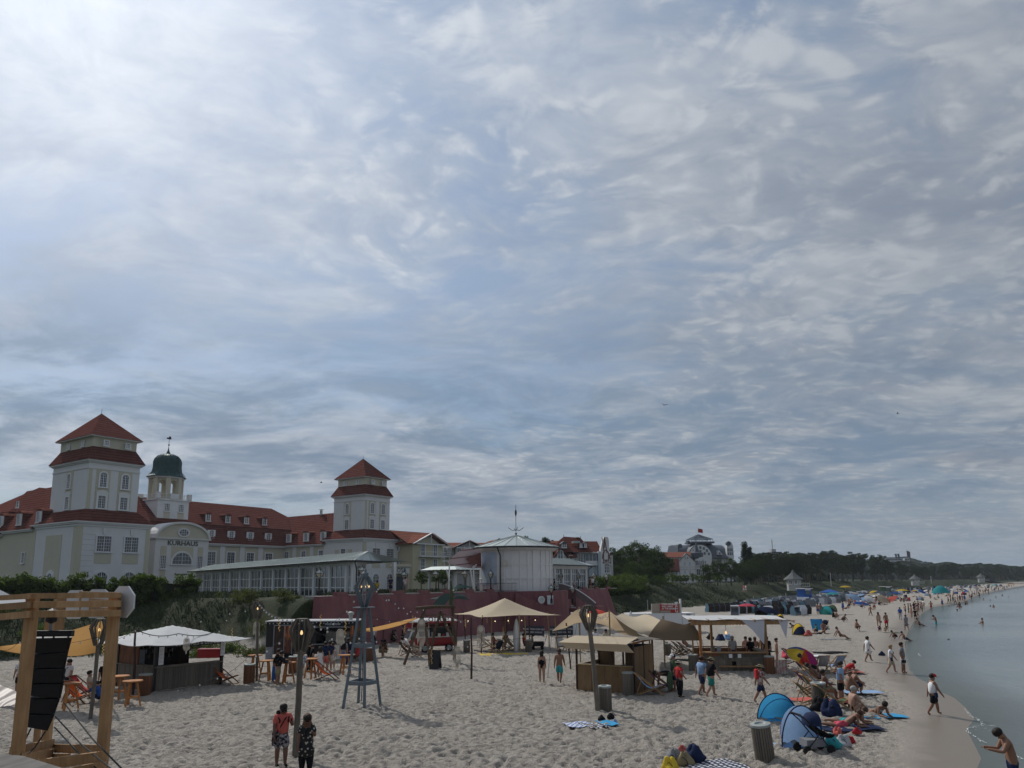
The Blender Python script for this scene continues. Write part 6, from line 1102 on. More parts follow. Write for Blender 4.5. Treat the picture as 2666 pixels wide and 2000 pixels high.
# ---- artificial palm on top of the gateway
b0 = P(1174,1580,51.4); o = thing('banana_palm','dark green artificial banana palm standing on the log gateway','plant',b0); m_leaf = M('plastic_green',(.012,.045,.035),.4,.3,3,spec=.5); MB().tube([(0,0,-.05),(.03,0,.9),(-.02,0,1.75)],[.17,.12,.06],8).build('stem',M('green_stem',(.05,.075,.035),.6),o)
for i,(a,l,up,w_) in enumerate(((0.2,1.35,.35,.2),(2.9,1.5,-.1,.22),(3.4,1.3,-.7,.42),(-.25,1.2,-.15,.18),(.9,1.2,1.0,.25),(1.6,.6,1.6,.48),(.45,1.5,.6,.24))):
 c_, s_ = math.cos(a), math.sin(a) * .5; z0 = .55 + .1 * i
 MB().grid(lambda u,v: (c_ * l * u - s_ * (v - .5) * 0,s_ * l * u + (v - .5) * w_ * math.sin(PI * min(1,u * .9 + .08)) * .9,z0 + up * u - .45 * u * u * (up > 0) + (v - .5) * w_ * 1.9 * math.sin(PI * min(1,u * .92 + .06)) * (1 if i in (2,5) else .45)),9,4,.015).build('leaf',m_leaf,o,smooth=True)
# ---- beige peaked tent
c0 = foot(1315,1690,0); zb = 2.75; zt = Zat(c0,1561) + .05; a_ = R(22); o = thing('peaked_tent','beige peaked canvas tent on slim poles by the red wall','tent',c0,a_); hs = 2.95
def pk(u,v): x,y = (u * 2 - 1),(v * 2 - 1); r_ = max(abs(x),abs(y)); rr_ = math.hypot(x,y) / 1.2; e = 1 + .16 * (abs(x) * abs(y)) ; return (x * hs * e,y * hs * e,zb + (zt - zb) * max(0,1 - (.55 * r_ + .45 * min(1,rr_))) ** 1.25 + .018 * math.sin(math.atan2(y,x) * 30) * (1 - r_) - .12 * (1 - abs(abs(x) - abs(y))) * 0)
MB().grid(pk, 36, 36, .015).build('canopy', m_canvas, o, smooth=True)
for x,y in ((-1,-1),(1,-1),(1,1),(-1,1),(0,-1),(0,1)): MB().tube([(x * hs * 1.08,y * hs * 1.08,-.1),(x * hs * 1.03,y * hs * 1.03,zb + .1)],.045,6).build('pole',m_bamboo if x >= 0 else m_pole,o)
MB().tube([(.1, .1, -.1), (0, 0, zt - .03)], .04, 6).build('pole', m_bamboo, o)
# ---- stretch tent
def patch(name, grid, mat, parent, n=8):
 """smooth sheet through a grid of points"""
 g = [[Vector(p) for p in r_] for r_ in grid]
 def cr(a, b, c, d, t): return .5 * ((2 * b) + (c - a) * t + (2 * a - 5 * b + 4 * c - d) * t * t + (3 * b - a - 3 * c + d) * t ** 3)
 def line(P_,t): k = len(P_) - 1; f = min(t * k,k - 1e-6); i = int(f); return cr(P_[max(i - 1,0)],P_[i],P_[min(i + 1,k)],P_[min(i + 2,k)],f - i)
 fn = lambda u, v: line([line(r_, v) for r_ in g], u)
 return MB().grid(fn, n * (len(g) - 1), n * (len(g[0]) - 1), .02).build(name, mat, parent, smooth=True)
o = thing('stretch_tent', 'beige stretch tent with several peaks behind the reed hut', 'tent', (0, 0, 0)); Dd = D
patch('canopy',[[Dd(1591,1598,47),Dd(1606,1603,50),Dd(1619,1597,54)],[Dd(1622,1622,46),Dd(1640,1612,50),Dd(1652,1606,54)],[Dd(1655,1642,45),Dd(1668,1622,48.5),Dd(1683,1600,52)],[Dd(1689,1655,46.2),Dd(1703,1634,46.8),Dd(1722,1616,47.4)]],m_canvas,o)
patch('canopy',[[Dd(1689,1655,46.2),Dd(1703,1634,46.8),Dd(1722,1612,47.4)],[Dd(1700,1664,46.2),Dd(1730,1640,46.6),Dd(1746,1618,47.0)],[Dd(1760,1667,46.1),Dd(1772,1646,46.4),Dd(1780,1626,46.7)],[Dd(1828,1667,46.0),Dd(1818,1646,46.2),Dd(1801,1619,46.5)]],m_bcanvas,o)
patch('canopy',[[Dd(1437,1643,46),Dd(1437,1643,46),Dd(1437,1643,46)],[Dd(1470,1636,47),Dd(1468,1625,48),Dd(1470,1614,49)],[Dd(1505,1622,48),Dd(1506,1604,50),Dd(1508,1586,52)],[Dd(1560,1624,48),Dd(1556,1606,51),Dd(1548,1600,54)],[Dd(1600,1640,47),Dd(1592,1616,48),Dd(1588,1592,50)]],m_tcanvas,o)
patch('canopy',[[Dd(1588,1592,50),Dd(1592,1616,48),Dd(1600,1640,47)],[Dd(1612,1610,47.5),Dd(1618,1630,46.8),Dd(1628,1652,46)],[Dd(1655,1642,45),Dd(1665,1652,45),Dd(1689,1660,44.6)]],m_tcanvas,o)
for px,pt_,pbm,d in ((1508,1580,1700,52),(1586,1588,1720,47.2),(1726,1604,1740,48.4),(1801,1618,1722,46.6),(1474,1622,1694,47.6),(1690,1650,1700,46.5)): t_ = Dd(px,pt_,d); MB().tube([(t_.x + (.25 if px == 1474 else 0),d,-.1),t_],.05,6).build('pole',m_pole if px in (1474,) else m_bamboo,o)
for a,b in (((1437,1643,46),(1425,1693,44)),((1828,1666,45.6),(1840,1700,44.6)),((1800,1623,46.6),(1836,1690,46)),((1508,1586,52),(1482,1690,48))): p,q = Dd(*a),Dd(*b); MB().tube([p,(q.x,q.y,0)],.012,4).build('guy_rope',m_cable,o)
# ---- reed hut
Lh = foot(1503,1794,0); Ch = foot(1652,1804,0); Rh = foot(1734,1786,0); ang = math.atan2(Ch.y - Lh.y,Ch.x - Lh.x); o = thing('reed_hut','square reed walled beach hut with beige awning','hut',(Lh.x,Lh.y,0),ang); L = (Ch - Lh).length; dp = 3.0; zc = 1.32; zh = 2.25
def reed(x0, x1, y0, y1, z0, z1):
 nx = max(1, int(round(max(x1 - x0, y1 - y0) / .75)))
 for i in range(nx): pb(o,'reed_panel',m_reed,x0 + (x1 - x0) * i / nx if x1 - x0 > .1 else x0,x0 + (x1 - x0) * (i + 1) / nx - .01 if x1 - x0 > .1 else x1,y0 + (y1 - y0) * i / nx if y1 - y0 > .1 else y0,y0 + (y1 - y0) * (i + 1) / nx - .01 if y1 - y0 > .1 else y1,z0,z1)
reed(.06,L - .06,-.02,.02,-.05,zc - .04); reed(L - .02,L + .02,.06,dp,-.05,zh - .05); reed(-.02,.02,.06,dp,-.05,zc - .04); reed(.05,L * .30,dp - .02,dp + .02,0,zh - .5); reed(L * .5,L,dp - .02,dp + .02,0,zh - .45)
for x,y in ((0,0),(L,0),(0,dp),(L,dp),(L,dp / 2),(L * .46,dp),(L * .62,.0)): pb(o,'post',m_pole,x - .04,x + .04,y - .045,y + .045,(zc if (x == L * .62) else -.1),zh + .15)
pb(o,'counter_rail',m_bamboo,0,L,-.07,.07,zc - .04,zc); pb(o,'top_rail',m_pole,0,L,dp - .04,dp + .04,zh - .46,zh - .4); pb(o,'counter',m_gwood,.05,L - .05,.03,.4,zc - .04,zc - .01); pb(o,'back_sheet',M('blue_tarp',(.05,.07,.12),.7),L * .55,L,dp - .5,dp - .45,zh - .4,zh - .05); pb(o,'inner_box',m_dark,L * .5,L * .8,dp - .9,dp - .5,0,1.1)
for x in [L * i / 6 for i in range(7)]: pb(o, 'rafter', m_table, x - .03, x + .03, -.1, dp + .1, zh + .12, zh + .2)
MB().add([(-.55,-1.0,zh + .18),(L + .05,-1.0,zh + .18),(L + .1,.5,zh + .42),(-.3,.5,zh + .42),(-.1,-.85,zh - .12),(L + .3,-.7,zh - .22)],[(0,1,2,3),(0,4,5,1)]).build('awning',m_canvas,o)
MB().add([(L * .98,.3,zh + .40),(L + .35,.3,zh + .3),(L + .45,dp + .3,zh + .15),(L * .9,dp + .3,zh + .25),(-.2,.5,zh + .38),(-.2,dp + .2,zh + .25)],[(0,1,2,3),(4,0,3,5)]).build('roof_sheet',m_gwood,o)
# ---- pine timber bar
Lb = foot(1828,1747,0); Rb = foot(2000,1747,0); ang = math.atan2(Rb.y - Lb.y,Rb.x - Lb.x); o = thing('timber_bar','pine timber beach bar with white cloth roof and plank counter','bar',(Lb.x,Lb.y,0),ang); L = (Rb - Lb).length; dp = 4.1; zc = 1.18; zh = Zat(Lb,1622); xo = .25
for i in range(int(L / .1)): x = i * .1; pb(o, 'plank', m_gwood, x, x + .09, -.02, .03, -.03, zc - .06)
for i in range(int(dp / .1)): y = i * .1; pb(o, 'plank', m_gwood, L - .02 + y * 0, L + .03, y, y + .09, -.03, zc - .06)
pb(o,'counter_top',m_pine,-.08,L + .08,-.12,.35,zc - .06,zc); pb(o,'counter_top',m_gwood,L - .35,L + .08,.35,dp,zc - .06,zc); pb(o,'counter_top',m_redwood,0,L,dp - .1,dp + .3,zc - .06,zc); pb(o,'foot_rail',m_pine,1.0,L - .1,-.2,-.06,.32,.40); pb(o,'back_board',m_redwood,0,L,dp,dp + .05,-.03,zc - .1)
pb(o,'counter_panel',m_gwood,L * .42,L * .93,-.06,-.02,.38,zc - .3); [pb(o,'notice',m_paper,x - .1,x + .1,-.14,-.125,zc - .32,zc - .1) for x in (L * .44,L * .575)]; MB().prism([(x,0,z) for x,z in ((-.33,0),(0,-.33),(.33,0),(0,.33))],(0,-.03,0)).build('diamond_board',m_gwood,o,loc=(1.15,-.03,.55)); pb(o,'small_board',m_gwood,1.75,2.0,-.06,-.02,.35,.65); pb(o,'name_board',m_redwood,.35,1.1,-.05,-.02,zc - .22,zc - .08)
for x,y in ((0,0),(L,-.0),(1.25,dp),(L + .55,dp)): MB().bar((x,y,-.1),(x - .02,y,zh),.15,.15).build('post',m_pine if x else m_table,o)
zf = zh; MB().bar((-.55,-.1,zf - .02),(L + 1.25,-.1,zf + .02),.09,.22).build('beam',m_pine,o); MB().bar((-.2,dp,zf - .05),(L + 1.1,dp,zf - .02),.09,.22).build('beam',m_pine,o)
for x in (-.4, .5, 1.4, 2.3, 3.2, 4.1, L + .9): MB().bar((x, -.3, zf + .14), (x, dp + .2, zf + .12), .07, .13).build('rafter', m_pine, o)
patch('cloth_roof',[[(-.6 + i * (L + 1.9) / 5,y,zf + .22 - .05 * math.sin(PI * (i % 2) * .5 + y)) for y in (-.25,1.2,2.8,dp + .2)] for i in range(6)],m_wcanvas,o,4)
MB().add([(L * .62,-.2,zf + .2),(L * .98,-.22,zf + .15),(L * .95,-.3,zf - 1.25),(L * .8,-.28,zf - .45)],[(0,1,2,3)]).build('hanging_cloth',M('grey_white_cloth',(.55,.55,.60),.9,.06),o); MB().add([(L + .7,-.2,zf + .2),(L + 1.3,-.2,zf + .2),(L + 1.1,-.25,zf - .9)],[(0,1,2)]).build('hanging_cloth',MATS['grey_white_cloth'],o)
for i in range(8): MB().lathe([(0, -.07), (.04, 0), (0, .08)], 6).build('bulb', m_bulb2, o, loc=(L * .47 + i * .2, .8, zf - .12))
q = MB(); q.tube([(1.75,1.5,zf),(1.75,1.5,zf - .6)],.01,4); q.build('flex',m_cable,o); MB().lathe([(0,-.1),(.07,0),(.03,.12),(0,.12)],8).build('bulb',m_bulb,o,loc=(1.75,1.5,zf - .7))
for x,h_,m_ in ((.6,.35,m_gwood),(.95,.3,m_steel),(3.9,.1,m_rubber),(4.1,.06,m_gwood)): pb(o,'counter_item',m_,x,x + .22,.05,.25,zc + .002,zc + h_)
# ---- white container with red panel
q = D(1668,1640,80); o = thing('white_container','long white container cabin with beige and red advertising panel','container',(q.x,80,0),.12); Xc = lambda px: (D(px,1600,80).x - q.x) / math.cos(.12); z_ = lambda py: D(1740,py,80).z
pb(o,'body',m_white,Xc(1640),Xc(1814),0,2.6,0,z_(1597)); pb(o,'sign_back',M('beige_panel',(.36,.31,.26),.8),Xc(1699),Xc(1776),.1,.3,z_(1597),z_(1572)); pb(o,'sign_red',M('signal_red',(.42,.04,.03),.7),Xc(1721),Xc(1771),.02,.1,z_(1596),z_(1573)); pb(o,'sign_patch',MATS['beige_panel'],Xc(1721),Xc(1748),.0,.02,z_(1596),z_(1590))
letters(o,'YOUR HOLIDAY\nWELL SPENT\nAT THE SEASIDE',(Xc(1725),0,z_(1580)),.22,m_paper,align='LEFT',bold=True); l_ = letters(o,'ACTIVE',(Xc(1765),-.0,z_(1585)),.42,m_paper,bold=True); l_.rotation_euler = (PI / 2,-PI / 2,0)
pb(o,'grille',m_steel,Xc(1790),Xc(1801),-.05,0,z_(1612),z_(1600)); pb(o,'post',m_wframe,Xc(1775),Xc(1779),.1,.3,z_(1600),z_(1560)); [pb(o,'seam',m_lid,Xc(x),Xc(x) + .04,-.02,0,.1,z_(1598)) for x in (1680,1730,1778)]
# ---- sails and tarpaulins
o = thing('mustard_sail','mustard yellow shade sail seen behind the speaker frame','awning',(0,0,0)); patch('cloth',[[D(-10,1684,38),D(-10,1688,38),D(-10,1690,38)],[D(60,1674,37),D(62,1684,36),D(62,1702,35)],[D(180,1643,36),D(185,1680,34),D(187,1708,33)],[D(278,1613,35),D(262,1650,34),D(252,1698,33)]],m_mustard,o)
for p,q in (((278,1613,35),(292,1780,35)),((-10,1684,38),(-12,1790,38)),((60,1652,36.5),(58,1800,36.5))): a_,b_ = D(*p),D(*q); MB().tube([(b_.x,b_.y,-.1),a_],.05,6).build('pole',m_pole,o)
o = thing('orange_sail','narrow orange shade sail stretched left of the red van','awning',(0,0,0)); patch('cloth',[[D(925,1640,58),D(925,1644,57),D(925,1648,56)],[D(980,1632,58),D(980,1637,57),D(982,1642,56)],[D(1040,1618,58),D(1040,1623,57),D(1042,1628,56)],[D(1088,1608,57),D(1088,1609,57),D(1088,1610,57)]],m_mustard,o); a_ = D(998,1634,57); MB().tube([(a_.x,a_.y,0),a_],.04,6).build('pole',m_pole,o)
o = thing('striped_tarpaulin','cream ribbed tarpaulin corner behind the left timber post','tent',(0,0,0)); t = NT('ribbed_tarp'); s_ = t.sep(); t.col(t.mix(t.noise(2,3),(.30,.25,.22),(.42,.36,.31))); t.bump(t.math('SINE',t.math('MULTIPLY',t.math('ADD',s_[2],t.math('MULTIPLY',s_[0],.5)),45)),.8,.03)
patch('cloth',[[D(-40,1770,26),D(-40,1800,25),D(-40,1850,24)],[D(0,1783,26),D(0,1812,25),D(2,1840,24)],[D(70,1812,25.5),D(70,1822,25),D(66,1834,24.3)],[D(92,1824,25),D(92,1828,25),D(80,1832,24.5)]],t.m,o,5)
o = thing('white_party_tent','white tent roof peak at the left edge behind the timber frame','tent',D(-30,1530,60)); MB().lathe([(3.4,-1.25),(1.6,-.65),(0,.25)],4,a0=.5,a1=.5 + 2 * PI).build('canopy',m_wcanvas,o); MB().tube([(-.0,0,-4.4),(0,0,.2)],.05,5).build('pole',m_pole,o)
o = thing('red_parasol','small red parasol top behind the stretch tent','parasol',D(1553,1590,66)); MB().lathe([(.95,-.25),(.6,-.05),(0,.12)],10).build('canopy',cloth('red_parasol_cloth',(.5,.05,.03)),o); MB().tube([(0,0,-2.7),(0,0,.1)],.03,5).build('pole',m_wframe,o)
# ---- surfboard, boards, sandwich board, barrier sheets
b = foot(1345,1696,.1); o = thing('white_surfboard','white surfboard standing upright under the beige tent','surfboard',b); hS = Zat(b,1608); MB().add([(.27 * math.sin(PI * min(1,f * .88 + .12)) ** .6 * sx_,y,hS * f) for f in [i / 12 for i in range(13)] for sx_,y in ((-1,0),(0,-.05),(1,0),(0,.05))],[(i * 4 + j,i * 4 + (j + 1) % 4,i * 4 + 4 + (j + 1) % 4,i * 4 + 4 + j) for i in range(12) for j in range(4)]).build('board',m_wframe,o,smooth='all')
b = D(1642,1603,78); o = thing('leaning_surfboard','pale surfboard propped behind the stretch tent peak','surfboard',b); MB().add([(.33 * math.sin(PI * min(1,f * .88 + .12)) ** .6 * sx_,y,-1.9 + 2.4 * f) for f in [i / 10 for i in range(11)] for sx_,y in ((-1,0),(0,-.05),(1,0),(0,.05))],[(i * 4 + j,i * 4 + (j + 1) % 4,i * 4 + 4 + (j + 1) % 4,i * 4 + 4 + j) for i in range(10) for j in range(4)]).build('board',m_wframe,o,smooth='all')
b = foot(1134,1740); o = thing('sandwich_board','black A-frame chalk board in front of the log gateway','sign',b,-.2); [MB().add([(-.3,s_ * .38,0),(.3,s_ * .38,0),(.28,s_ * .03,1.1),(-.28,s_ * .03,1.1),(-.3,s_ * .38 + .03,0),(.3,s_ * .38 + .03,0),(.28,s_ * .03 + .03,1.1),(-.28,s_ * .03 + .03,1.1)],[(0,1,2,3),(5,4,7,6),(0,4,5,1),(1,5,6,2),(2,6,7,3),(3,7,4,0)]).build('panel',m_black,o) for s_ in (-1,1)]
for i, (a, b_) in enumerate((((1364, 1656, 80), (1417, 1658, 79)), ((1432, 1658, 78), (1492, 1656, 79)))):
 p,q = foot(a[0],a[1]),foot(b_[0],b_[1]); o = thing('barrier_banner','dark barrier banner with pale lettering, ' + ('left of the stair' if i == 0 else 'half behind the tent corner'),'banner',p,math.atan2(q.y - p.y,q.x - p.x)); w_ = (q - p).length; pb(o,'sheet',M('dark_blue_sheet',(.03,.035,.055),.7),0,w_,-.02,.02,.1,1.05); [pb(o,'leg',m_steel,x - .03,x + .03,-.25,.25,0,.06) for x in (.2,w_ - .2)]; [letters(o,s_,(w_ / 2,-.03,z),.22,M('pale_print',(.4,) * 3),bold=True) for s_,z in (('WILLKOMMEN ZUM NEU',.72),('EIN LEBEN WAEHLE',.42))]
for i,(px,py) in enumerate(((1498,1655),(1519,1655))): b = foot(px,py); o = thing('white_column','white rectangular column under the stretch tent, ' + ('left one' if i == 0 else 'right one'),'column',b); MB().b(-.32,.32,-.25,.25,-.1,2.2).b(-.4,.4,-.3,.3,2.2,2.3).build('shaft',m_white,o)
b = foot(1222, 1770);
def thin_pole(px, py, px2, py2, r, label, mat, kinks=True):
 b = foot(px,py); T = D(px2,py2,b.y); o = thing('beach_pole',label,'pole',b); v = T - b; MB().tube([(0,0,-.2),v * .45 + Vector((.03 if kinks else 0,0,0)),v * .8 - Vector((.02,0,0)),v],[r * 1.15,r,r * .9,r * .8],7).build('shaft',mat,o,smooth=True); return o
thin_pole(1227,1768,1227,1608,.055,'dark knotty pole alone on the open sand',m_pole); thin_pole(1212,1680,1206,1592,.05,'dark pole rising from the bin left of the beige tent',m_pole); thin_pole(1378,1680,1378,1590,.06,'dark pole rising from the bin under the tent',m_pole); thin_pole(1430,1686,1426,1594,.045,'slim red brown pole right of the beige tent',m_bamboo); thin_pole(346,1806,353,1640,.06,'dark bent pole before the left half of the cocktail bar',m_pole); thin_pole(1458,1688,1450,1640,.03,'short guy pole left of the stretch tent',m_pole,False)
b = foot(1400,1690); o = thing('beach_cart','black folding handcart under the right edge of the beige tent','cart',b); MB().b(-.5,.5,-.28,.28,.25,.62).build('tub',m_rubber,o); [MB().lathe([(0,-.04),(.13,-.04),(.13,.04),(0,.04)],12).build('wheel',m_rubber,o,loc=(x,y,.13)).__setattr__('rotation_euler',(PI / 2,0,0)) for x in (-.35,.35) for y in (-.3,.3)]; MB().tube([(.5,0,.3),(.75,0,1.1)],.02,5).build('handle',m_rubber,o)
# ---- string lights
def catenary(a, b, sag, n=24): return [a.lerp(b, i / n) - Vector((0, 0, sag * math.sin(PI * i / n))) for i in range(n + 1)]
bl = MB().lathe([(0,-.10),(.035,-.075),(.035,-.04),(.015,-.02),(0,0)],6).mesh('bulb',m_bulb0); bl2 = MB().lathe([(0,-.10),(.035,-.075),(.035,-.04),(.015,-.02),(0,0)],6).mesh('bulb',m_bulb2)
def string(label, pts, sag, every=1.1, r=.009, lit=0, bulbs=True):
 P_ = [D(*p) for p in pts]; o = thing('string_light', label, 'light string', P_[0]); path = []
 for a, b in zip(P_[:-1], P_[1:]): path += catenary(a, b, sag)
 MB().tube([p - P_[0] for p in path], r, 4).build('cable', m_cable, o); acc = 0
 if bulbs:
  for a, b in zip(path[:-1], path[1:]):
   acc += (b - a).length
   if acc > every: acc = 0; inst(o, 'bulb', bl2 if lit else bl, b - P_[0] - Vector((0, 0, .01)))
 return o
string('bulb string from the speaker frame to the back lantern pole',[(-10,1690,33),(58,1663,34),(254,1659,31),(353,1640,38)],.25); string('bulb string draped over the cocktail bar roof',[(353,1640,38),(465,1650,39),(575,1640,43)],.2,.35,.02); string('bulb string from bar roof across the dune to the lantern pole',[(447,1628,42),(671,1568,43.8)],.2,1.4); string('bulb string climbing from the cocktail bar to the lantern head',[(540,1640,43),(671,1575,43.8)],-.05,1.1)
string('bulb string from the back lantern pole down to the tall lantern',[(671,1568,43.8),(775,1612,25.2)],.3,1.2); string('long cable sloping from the cocktail bar foot up to the tall lantern',[(410,1800,38.6),(560,1765,36),(645,1712,31),(770,1636,25)],.15,1.6); string('bulb string from tall lantern to the timber tower head',[(800,1615,25.2),(880,1610,30),(953,1497,34.5)],.3,1.0)
string('bulb string from the timber tower head towards the red wall',[(953,1497,34.5),(1100,1612,48),(1180,1618,50)],.35,2.2); string('second bulb string from the timber tower to the gateway',[(953,1500,34.5),(1038,1572,42),(1107,1584,50)],.3,2.0); string('bulb string along the red wall left of the van',[(950,1600,55),(1035,1618,56),(1100,1612,56)],.1,.9); string('bulb string round the rim of the beige tent',[(1185,1606,58),(1258,1606,59),(1340,1610,60),(1425,1602,61)],.25,1.1,lit=1)
string('dark cable crossing behind the log gateway',[(945,1660,36),(1119,1686,46),(1227,1680,44),(1300,1668,46),(1437,1643,46)],.1,1.5); string('bulb string from the gateway to the lone pole',[(1107,1586,50.6),(1175,1606,49),(1227,1615,44)],.15,1.6); string('bulb string from lantern by the reed hut to the stretch tent',[(1508,1582,52),(1531,1580,34)],.3,1.2); string('bulb string along the rear edge of the stretch tent',[(1535,1580,34),(1576,1600,44),(1586,1592,47)],.3,1.2)
string('thin cable from the timber tower to the tall lantern head',[(800,1622,25.2),(968,1662,35)],.12,2.2); string('second thin cable under the first from the tall lantern',[(806,1640,25.2),(968,1668,35)],.18,2.6)
# ---- dream catchers
m_shell = M('shell_white', (.55, .50, .42), .7, .15); m_gold = emis('glowing_gilded_paper', (.6, .38, .10), .15)  # gold paper gets a faint added glow, with no lamp in it
def catcher(px, py, d, L_, r, label, mat=None, gold=False):
 p = D(px,py,d); o = thing('dream_catcher',label,'ornament',p); mat = mat or m_shell; rg = random.Random(px); MB().tube([(r * math.cos(a),0,r * math.sin(a)) for a in [2 * PI * i / 16 for i in range(17)]],.015,4).build('hoop',mat,o); m = MB()
 m.lathe([(0, 0), (r * .8, 0)], 12); m.v = [(x, z, y) for x, y, z in m.v]
 m.build('web', mat, o)
 for i in range(7): x = (i / 6 - .5) * 2 * r; l = L_ * rg.uniform(.6,1) * (1 - .5 * abs(i / 6 - .5)); MB().tube([(x,0,-abs(r * r - x * x) ** .5),(x,0,-r - l * .45),(x + .01,0,-r - l * .8),(x,0,-r - l)],[.014,.016,.04,.008],4).build('feather_strand',mat,o)
 MB().tube([(0, 0, r), (0, 0, r + .25)], .006, 3).build('cord', m_cable, o)
catcher(668,1626,43.5,.75,.16,'pale feathered dream catcher on the lantern pole by the truck'); catcher(886,1648,28,.42,.13,'pale feathered dream catcher beside the timber tower'); catcher(486,1668,38,.55,.14,'pale feathered dream catcher hanging before the cocktail bar'); catcher(1252,1638,55,1.3,.26,'large white dream catcher left of the beige tent'); catcher(1097,1620,49.5,2.0,.22,'long white dream catcher on the left gateway leg'); catcher(1190,1690,49,1.1,.2,'white shell string on the right gateway leg')
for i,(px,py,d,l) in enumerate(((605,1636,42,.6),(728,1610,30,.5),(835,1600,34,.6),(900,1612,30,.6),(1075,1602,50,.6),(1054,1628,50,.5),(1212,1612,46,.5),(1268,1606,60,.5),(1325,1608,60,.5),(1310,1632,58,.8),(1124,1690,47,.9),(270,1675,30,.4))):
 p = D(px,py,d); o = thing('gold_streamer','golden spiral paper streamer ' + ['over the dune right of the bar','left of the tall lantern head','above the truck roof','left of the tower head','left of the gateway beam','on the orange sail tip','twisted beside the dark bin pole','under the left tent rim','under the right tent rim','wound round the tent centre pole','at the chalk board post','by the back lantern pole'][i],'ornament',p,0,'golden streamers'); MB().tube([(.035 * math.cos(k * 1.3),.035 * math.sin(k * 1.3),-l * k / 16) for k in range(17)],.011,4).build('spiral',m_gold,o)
# ==== near timber frame with speaker array
fr = thing('timber_gantry', 'tall fresh pine timber frame with slatted top band at the left edge', 'frame', (0, 0, 0)); m_ = m_pine
def wp(px, py, d): return D(px, py, d)
dA, dB, dC = 13.2, 13.9, 16.4
def vpost(px, ptop, pbot, d, w=.15):
 a_ = D(px,(ptop + pbot) / 2,d); z1,z0 = Zat(a_,ptop),Zat(a_,pbot); return MB().b(-w / 2,w / 2,-w / 2,w / 2,z0,z1).build('post',m_pine,fr,loc=(a_.x,a_.y,0),rz=.12),a_
_,pL = vpost(66,1545,1975,13.2,.16); _,pR = vpost(282,1545,2010,13.6,.16); _,pB = vpost(135,1560,1985,16.2,.15); _,pQ = vpost(158,1548,1640,15.8,.13); vpost(108,1600,1990,16.6,.10)
for i, (y0, y1) in enumerate(((1545, 1559), (1566, 1583), (1590, 1608))):
 a_ = D(88,y0,12.9); b_ = D(316,y0 - (1 - i),13.4); za,zb_ = (D(88,y0,12.9).z + D(88,y1,12.9).z) / 2,(D(316,y0 - 2 + 2 * i * 0,13.4).z + D(316,y1 - 3,13.4).z) / 2; h_ = D(88,y0,12.9).z - D(88,y1,12.9).z
 MB().bar((a_.x,12.9,za),(b_.x,13.4,zb_),.045,h_).build('board',m_pine,fr); c_ = D(-60,y0 + 12 + i * 2,14.2); MB().bar((a_.x - .03,12.9,za),(c_.x,14.2,c_.z - h_ / 2 + .02),.045,h_).build('board',m_pine,fr)
 e_ = D(313, y0, 13.45); g_ = D(200, y0 + 2, 17.4); MB().bar((e_.x, 13.45, zb_), (g_.x, 17.4, zb_), .045, h_).build('board', m_pine, fr)
for (a_,b_,w_,h_) in (((28,1958,13.1),(138,1935,16.1),.05,.16),((138,1948,16.2),(268,1952,13.8),.05,.16),((60,1972,13.1),(135,1962,16),.05,.14),((120,1990,12.6),(277,1968,13.4),.06,.17),((180,2012,12.5),(277,1992,13.4),.06,.15),((140,1972,16),(180,1972,15),.05,.14)): MB().bar(D(*a_),D(*b_),w_,h_).build('board',m_pine,fr)
spa = thing('speaker_array','hanging curved column of six black loudspeaker cabinets','loudspeaker',D(130,1640,14.6)); og = spa.location.copy(); m_spk = M('speaker_black',(.012,.013,.016),.5,.4,8,.2,60)
cab = [((92,188),(1663,1661),(178,88),(1698,1700)),((86,178),(1706,1698),(170,82),(1739,1738)),((81,170),(1744,1740),(166,78),(1778,1778)),((78,166),(1783,1781),(158,74),(1818,1812)),((74,156),(1822,1821),(142,68),(1860,1856)),((72,142),(1862,1862),(124,66),(1903,1893))]
for (xa, xb), (ya, yb), (xc, xd), (yc, yd) in cab:
 q4 = [D(xa,ya,14.3),D(xb,yb,14.3),D(xc,yc,14.3),D(xd,yd,14.3)]; MB().prism([v - og for v in q4],(-.30,.5,0)).build('cabinet',m_spk,spa); cc = sum((v for v in q4),Vector()) / 4; MB().prism([(v.lerp(cc,.12) - og) - Vector((0,.012,0)) for v in q4],(0,.01,0)).build('grille',m_rubber,spa)
a_ = D(86,1650,14.4); b_ = D(190,1649,14.4); MB().bar(a_ - og,b_ - og,.1,.11).build('fly_bar',m_spk,spa); MB().tube([D(132,1600,14.5) - og,D(132,1646,14.5) - og],.03,6).build('chain',m_steel,spa); MB().lathe([(0,0),(.1,.05),(.1,.25),(0,.3)],8).build('hoist',m_spk,spa,loc=D(133,1625,14.5) - og)
for x in (112, 140, 178): MB().tube([D(x, 1650, 14.4) - og, D(x, 1668, 14.4) - og], .02, 5).build('link', m_steel, spa)
for i,(a_,b_) in enumerate((((168,1832,15.2),(335,2020,12.)),((144,1866,15.6),(305,2015,12.)),((142,1894,15.8),(300,2040,12.)),((80,1898,14.3),(40,1962,13.3)),((118,1905,14.3),(62,1972,13.2)))): p,q = D(*a_),D(*b_); o = thing('tension_cable',['dark tension cable running from the frame to the sand, topmost','dark tension cable running from the frame to the sand, middle','dark tension cable running from the frame to the sand, lowest','short dark rope from the speakers to the left post','short dark rope from the speakers to the frame foot'][i],'cable',p); MB().tube([(0,0,0),(q - p) * .5 - Vector((0,0,.06)),q - p],.014,5).build('strand',m_cable,o)
m_oct = M('white_plywood', (.62, .63, .65), .6, .06, 2)
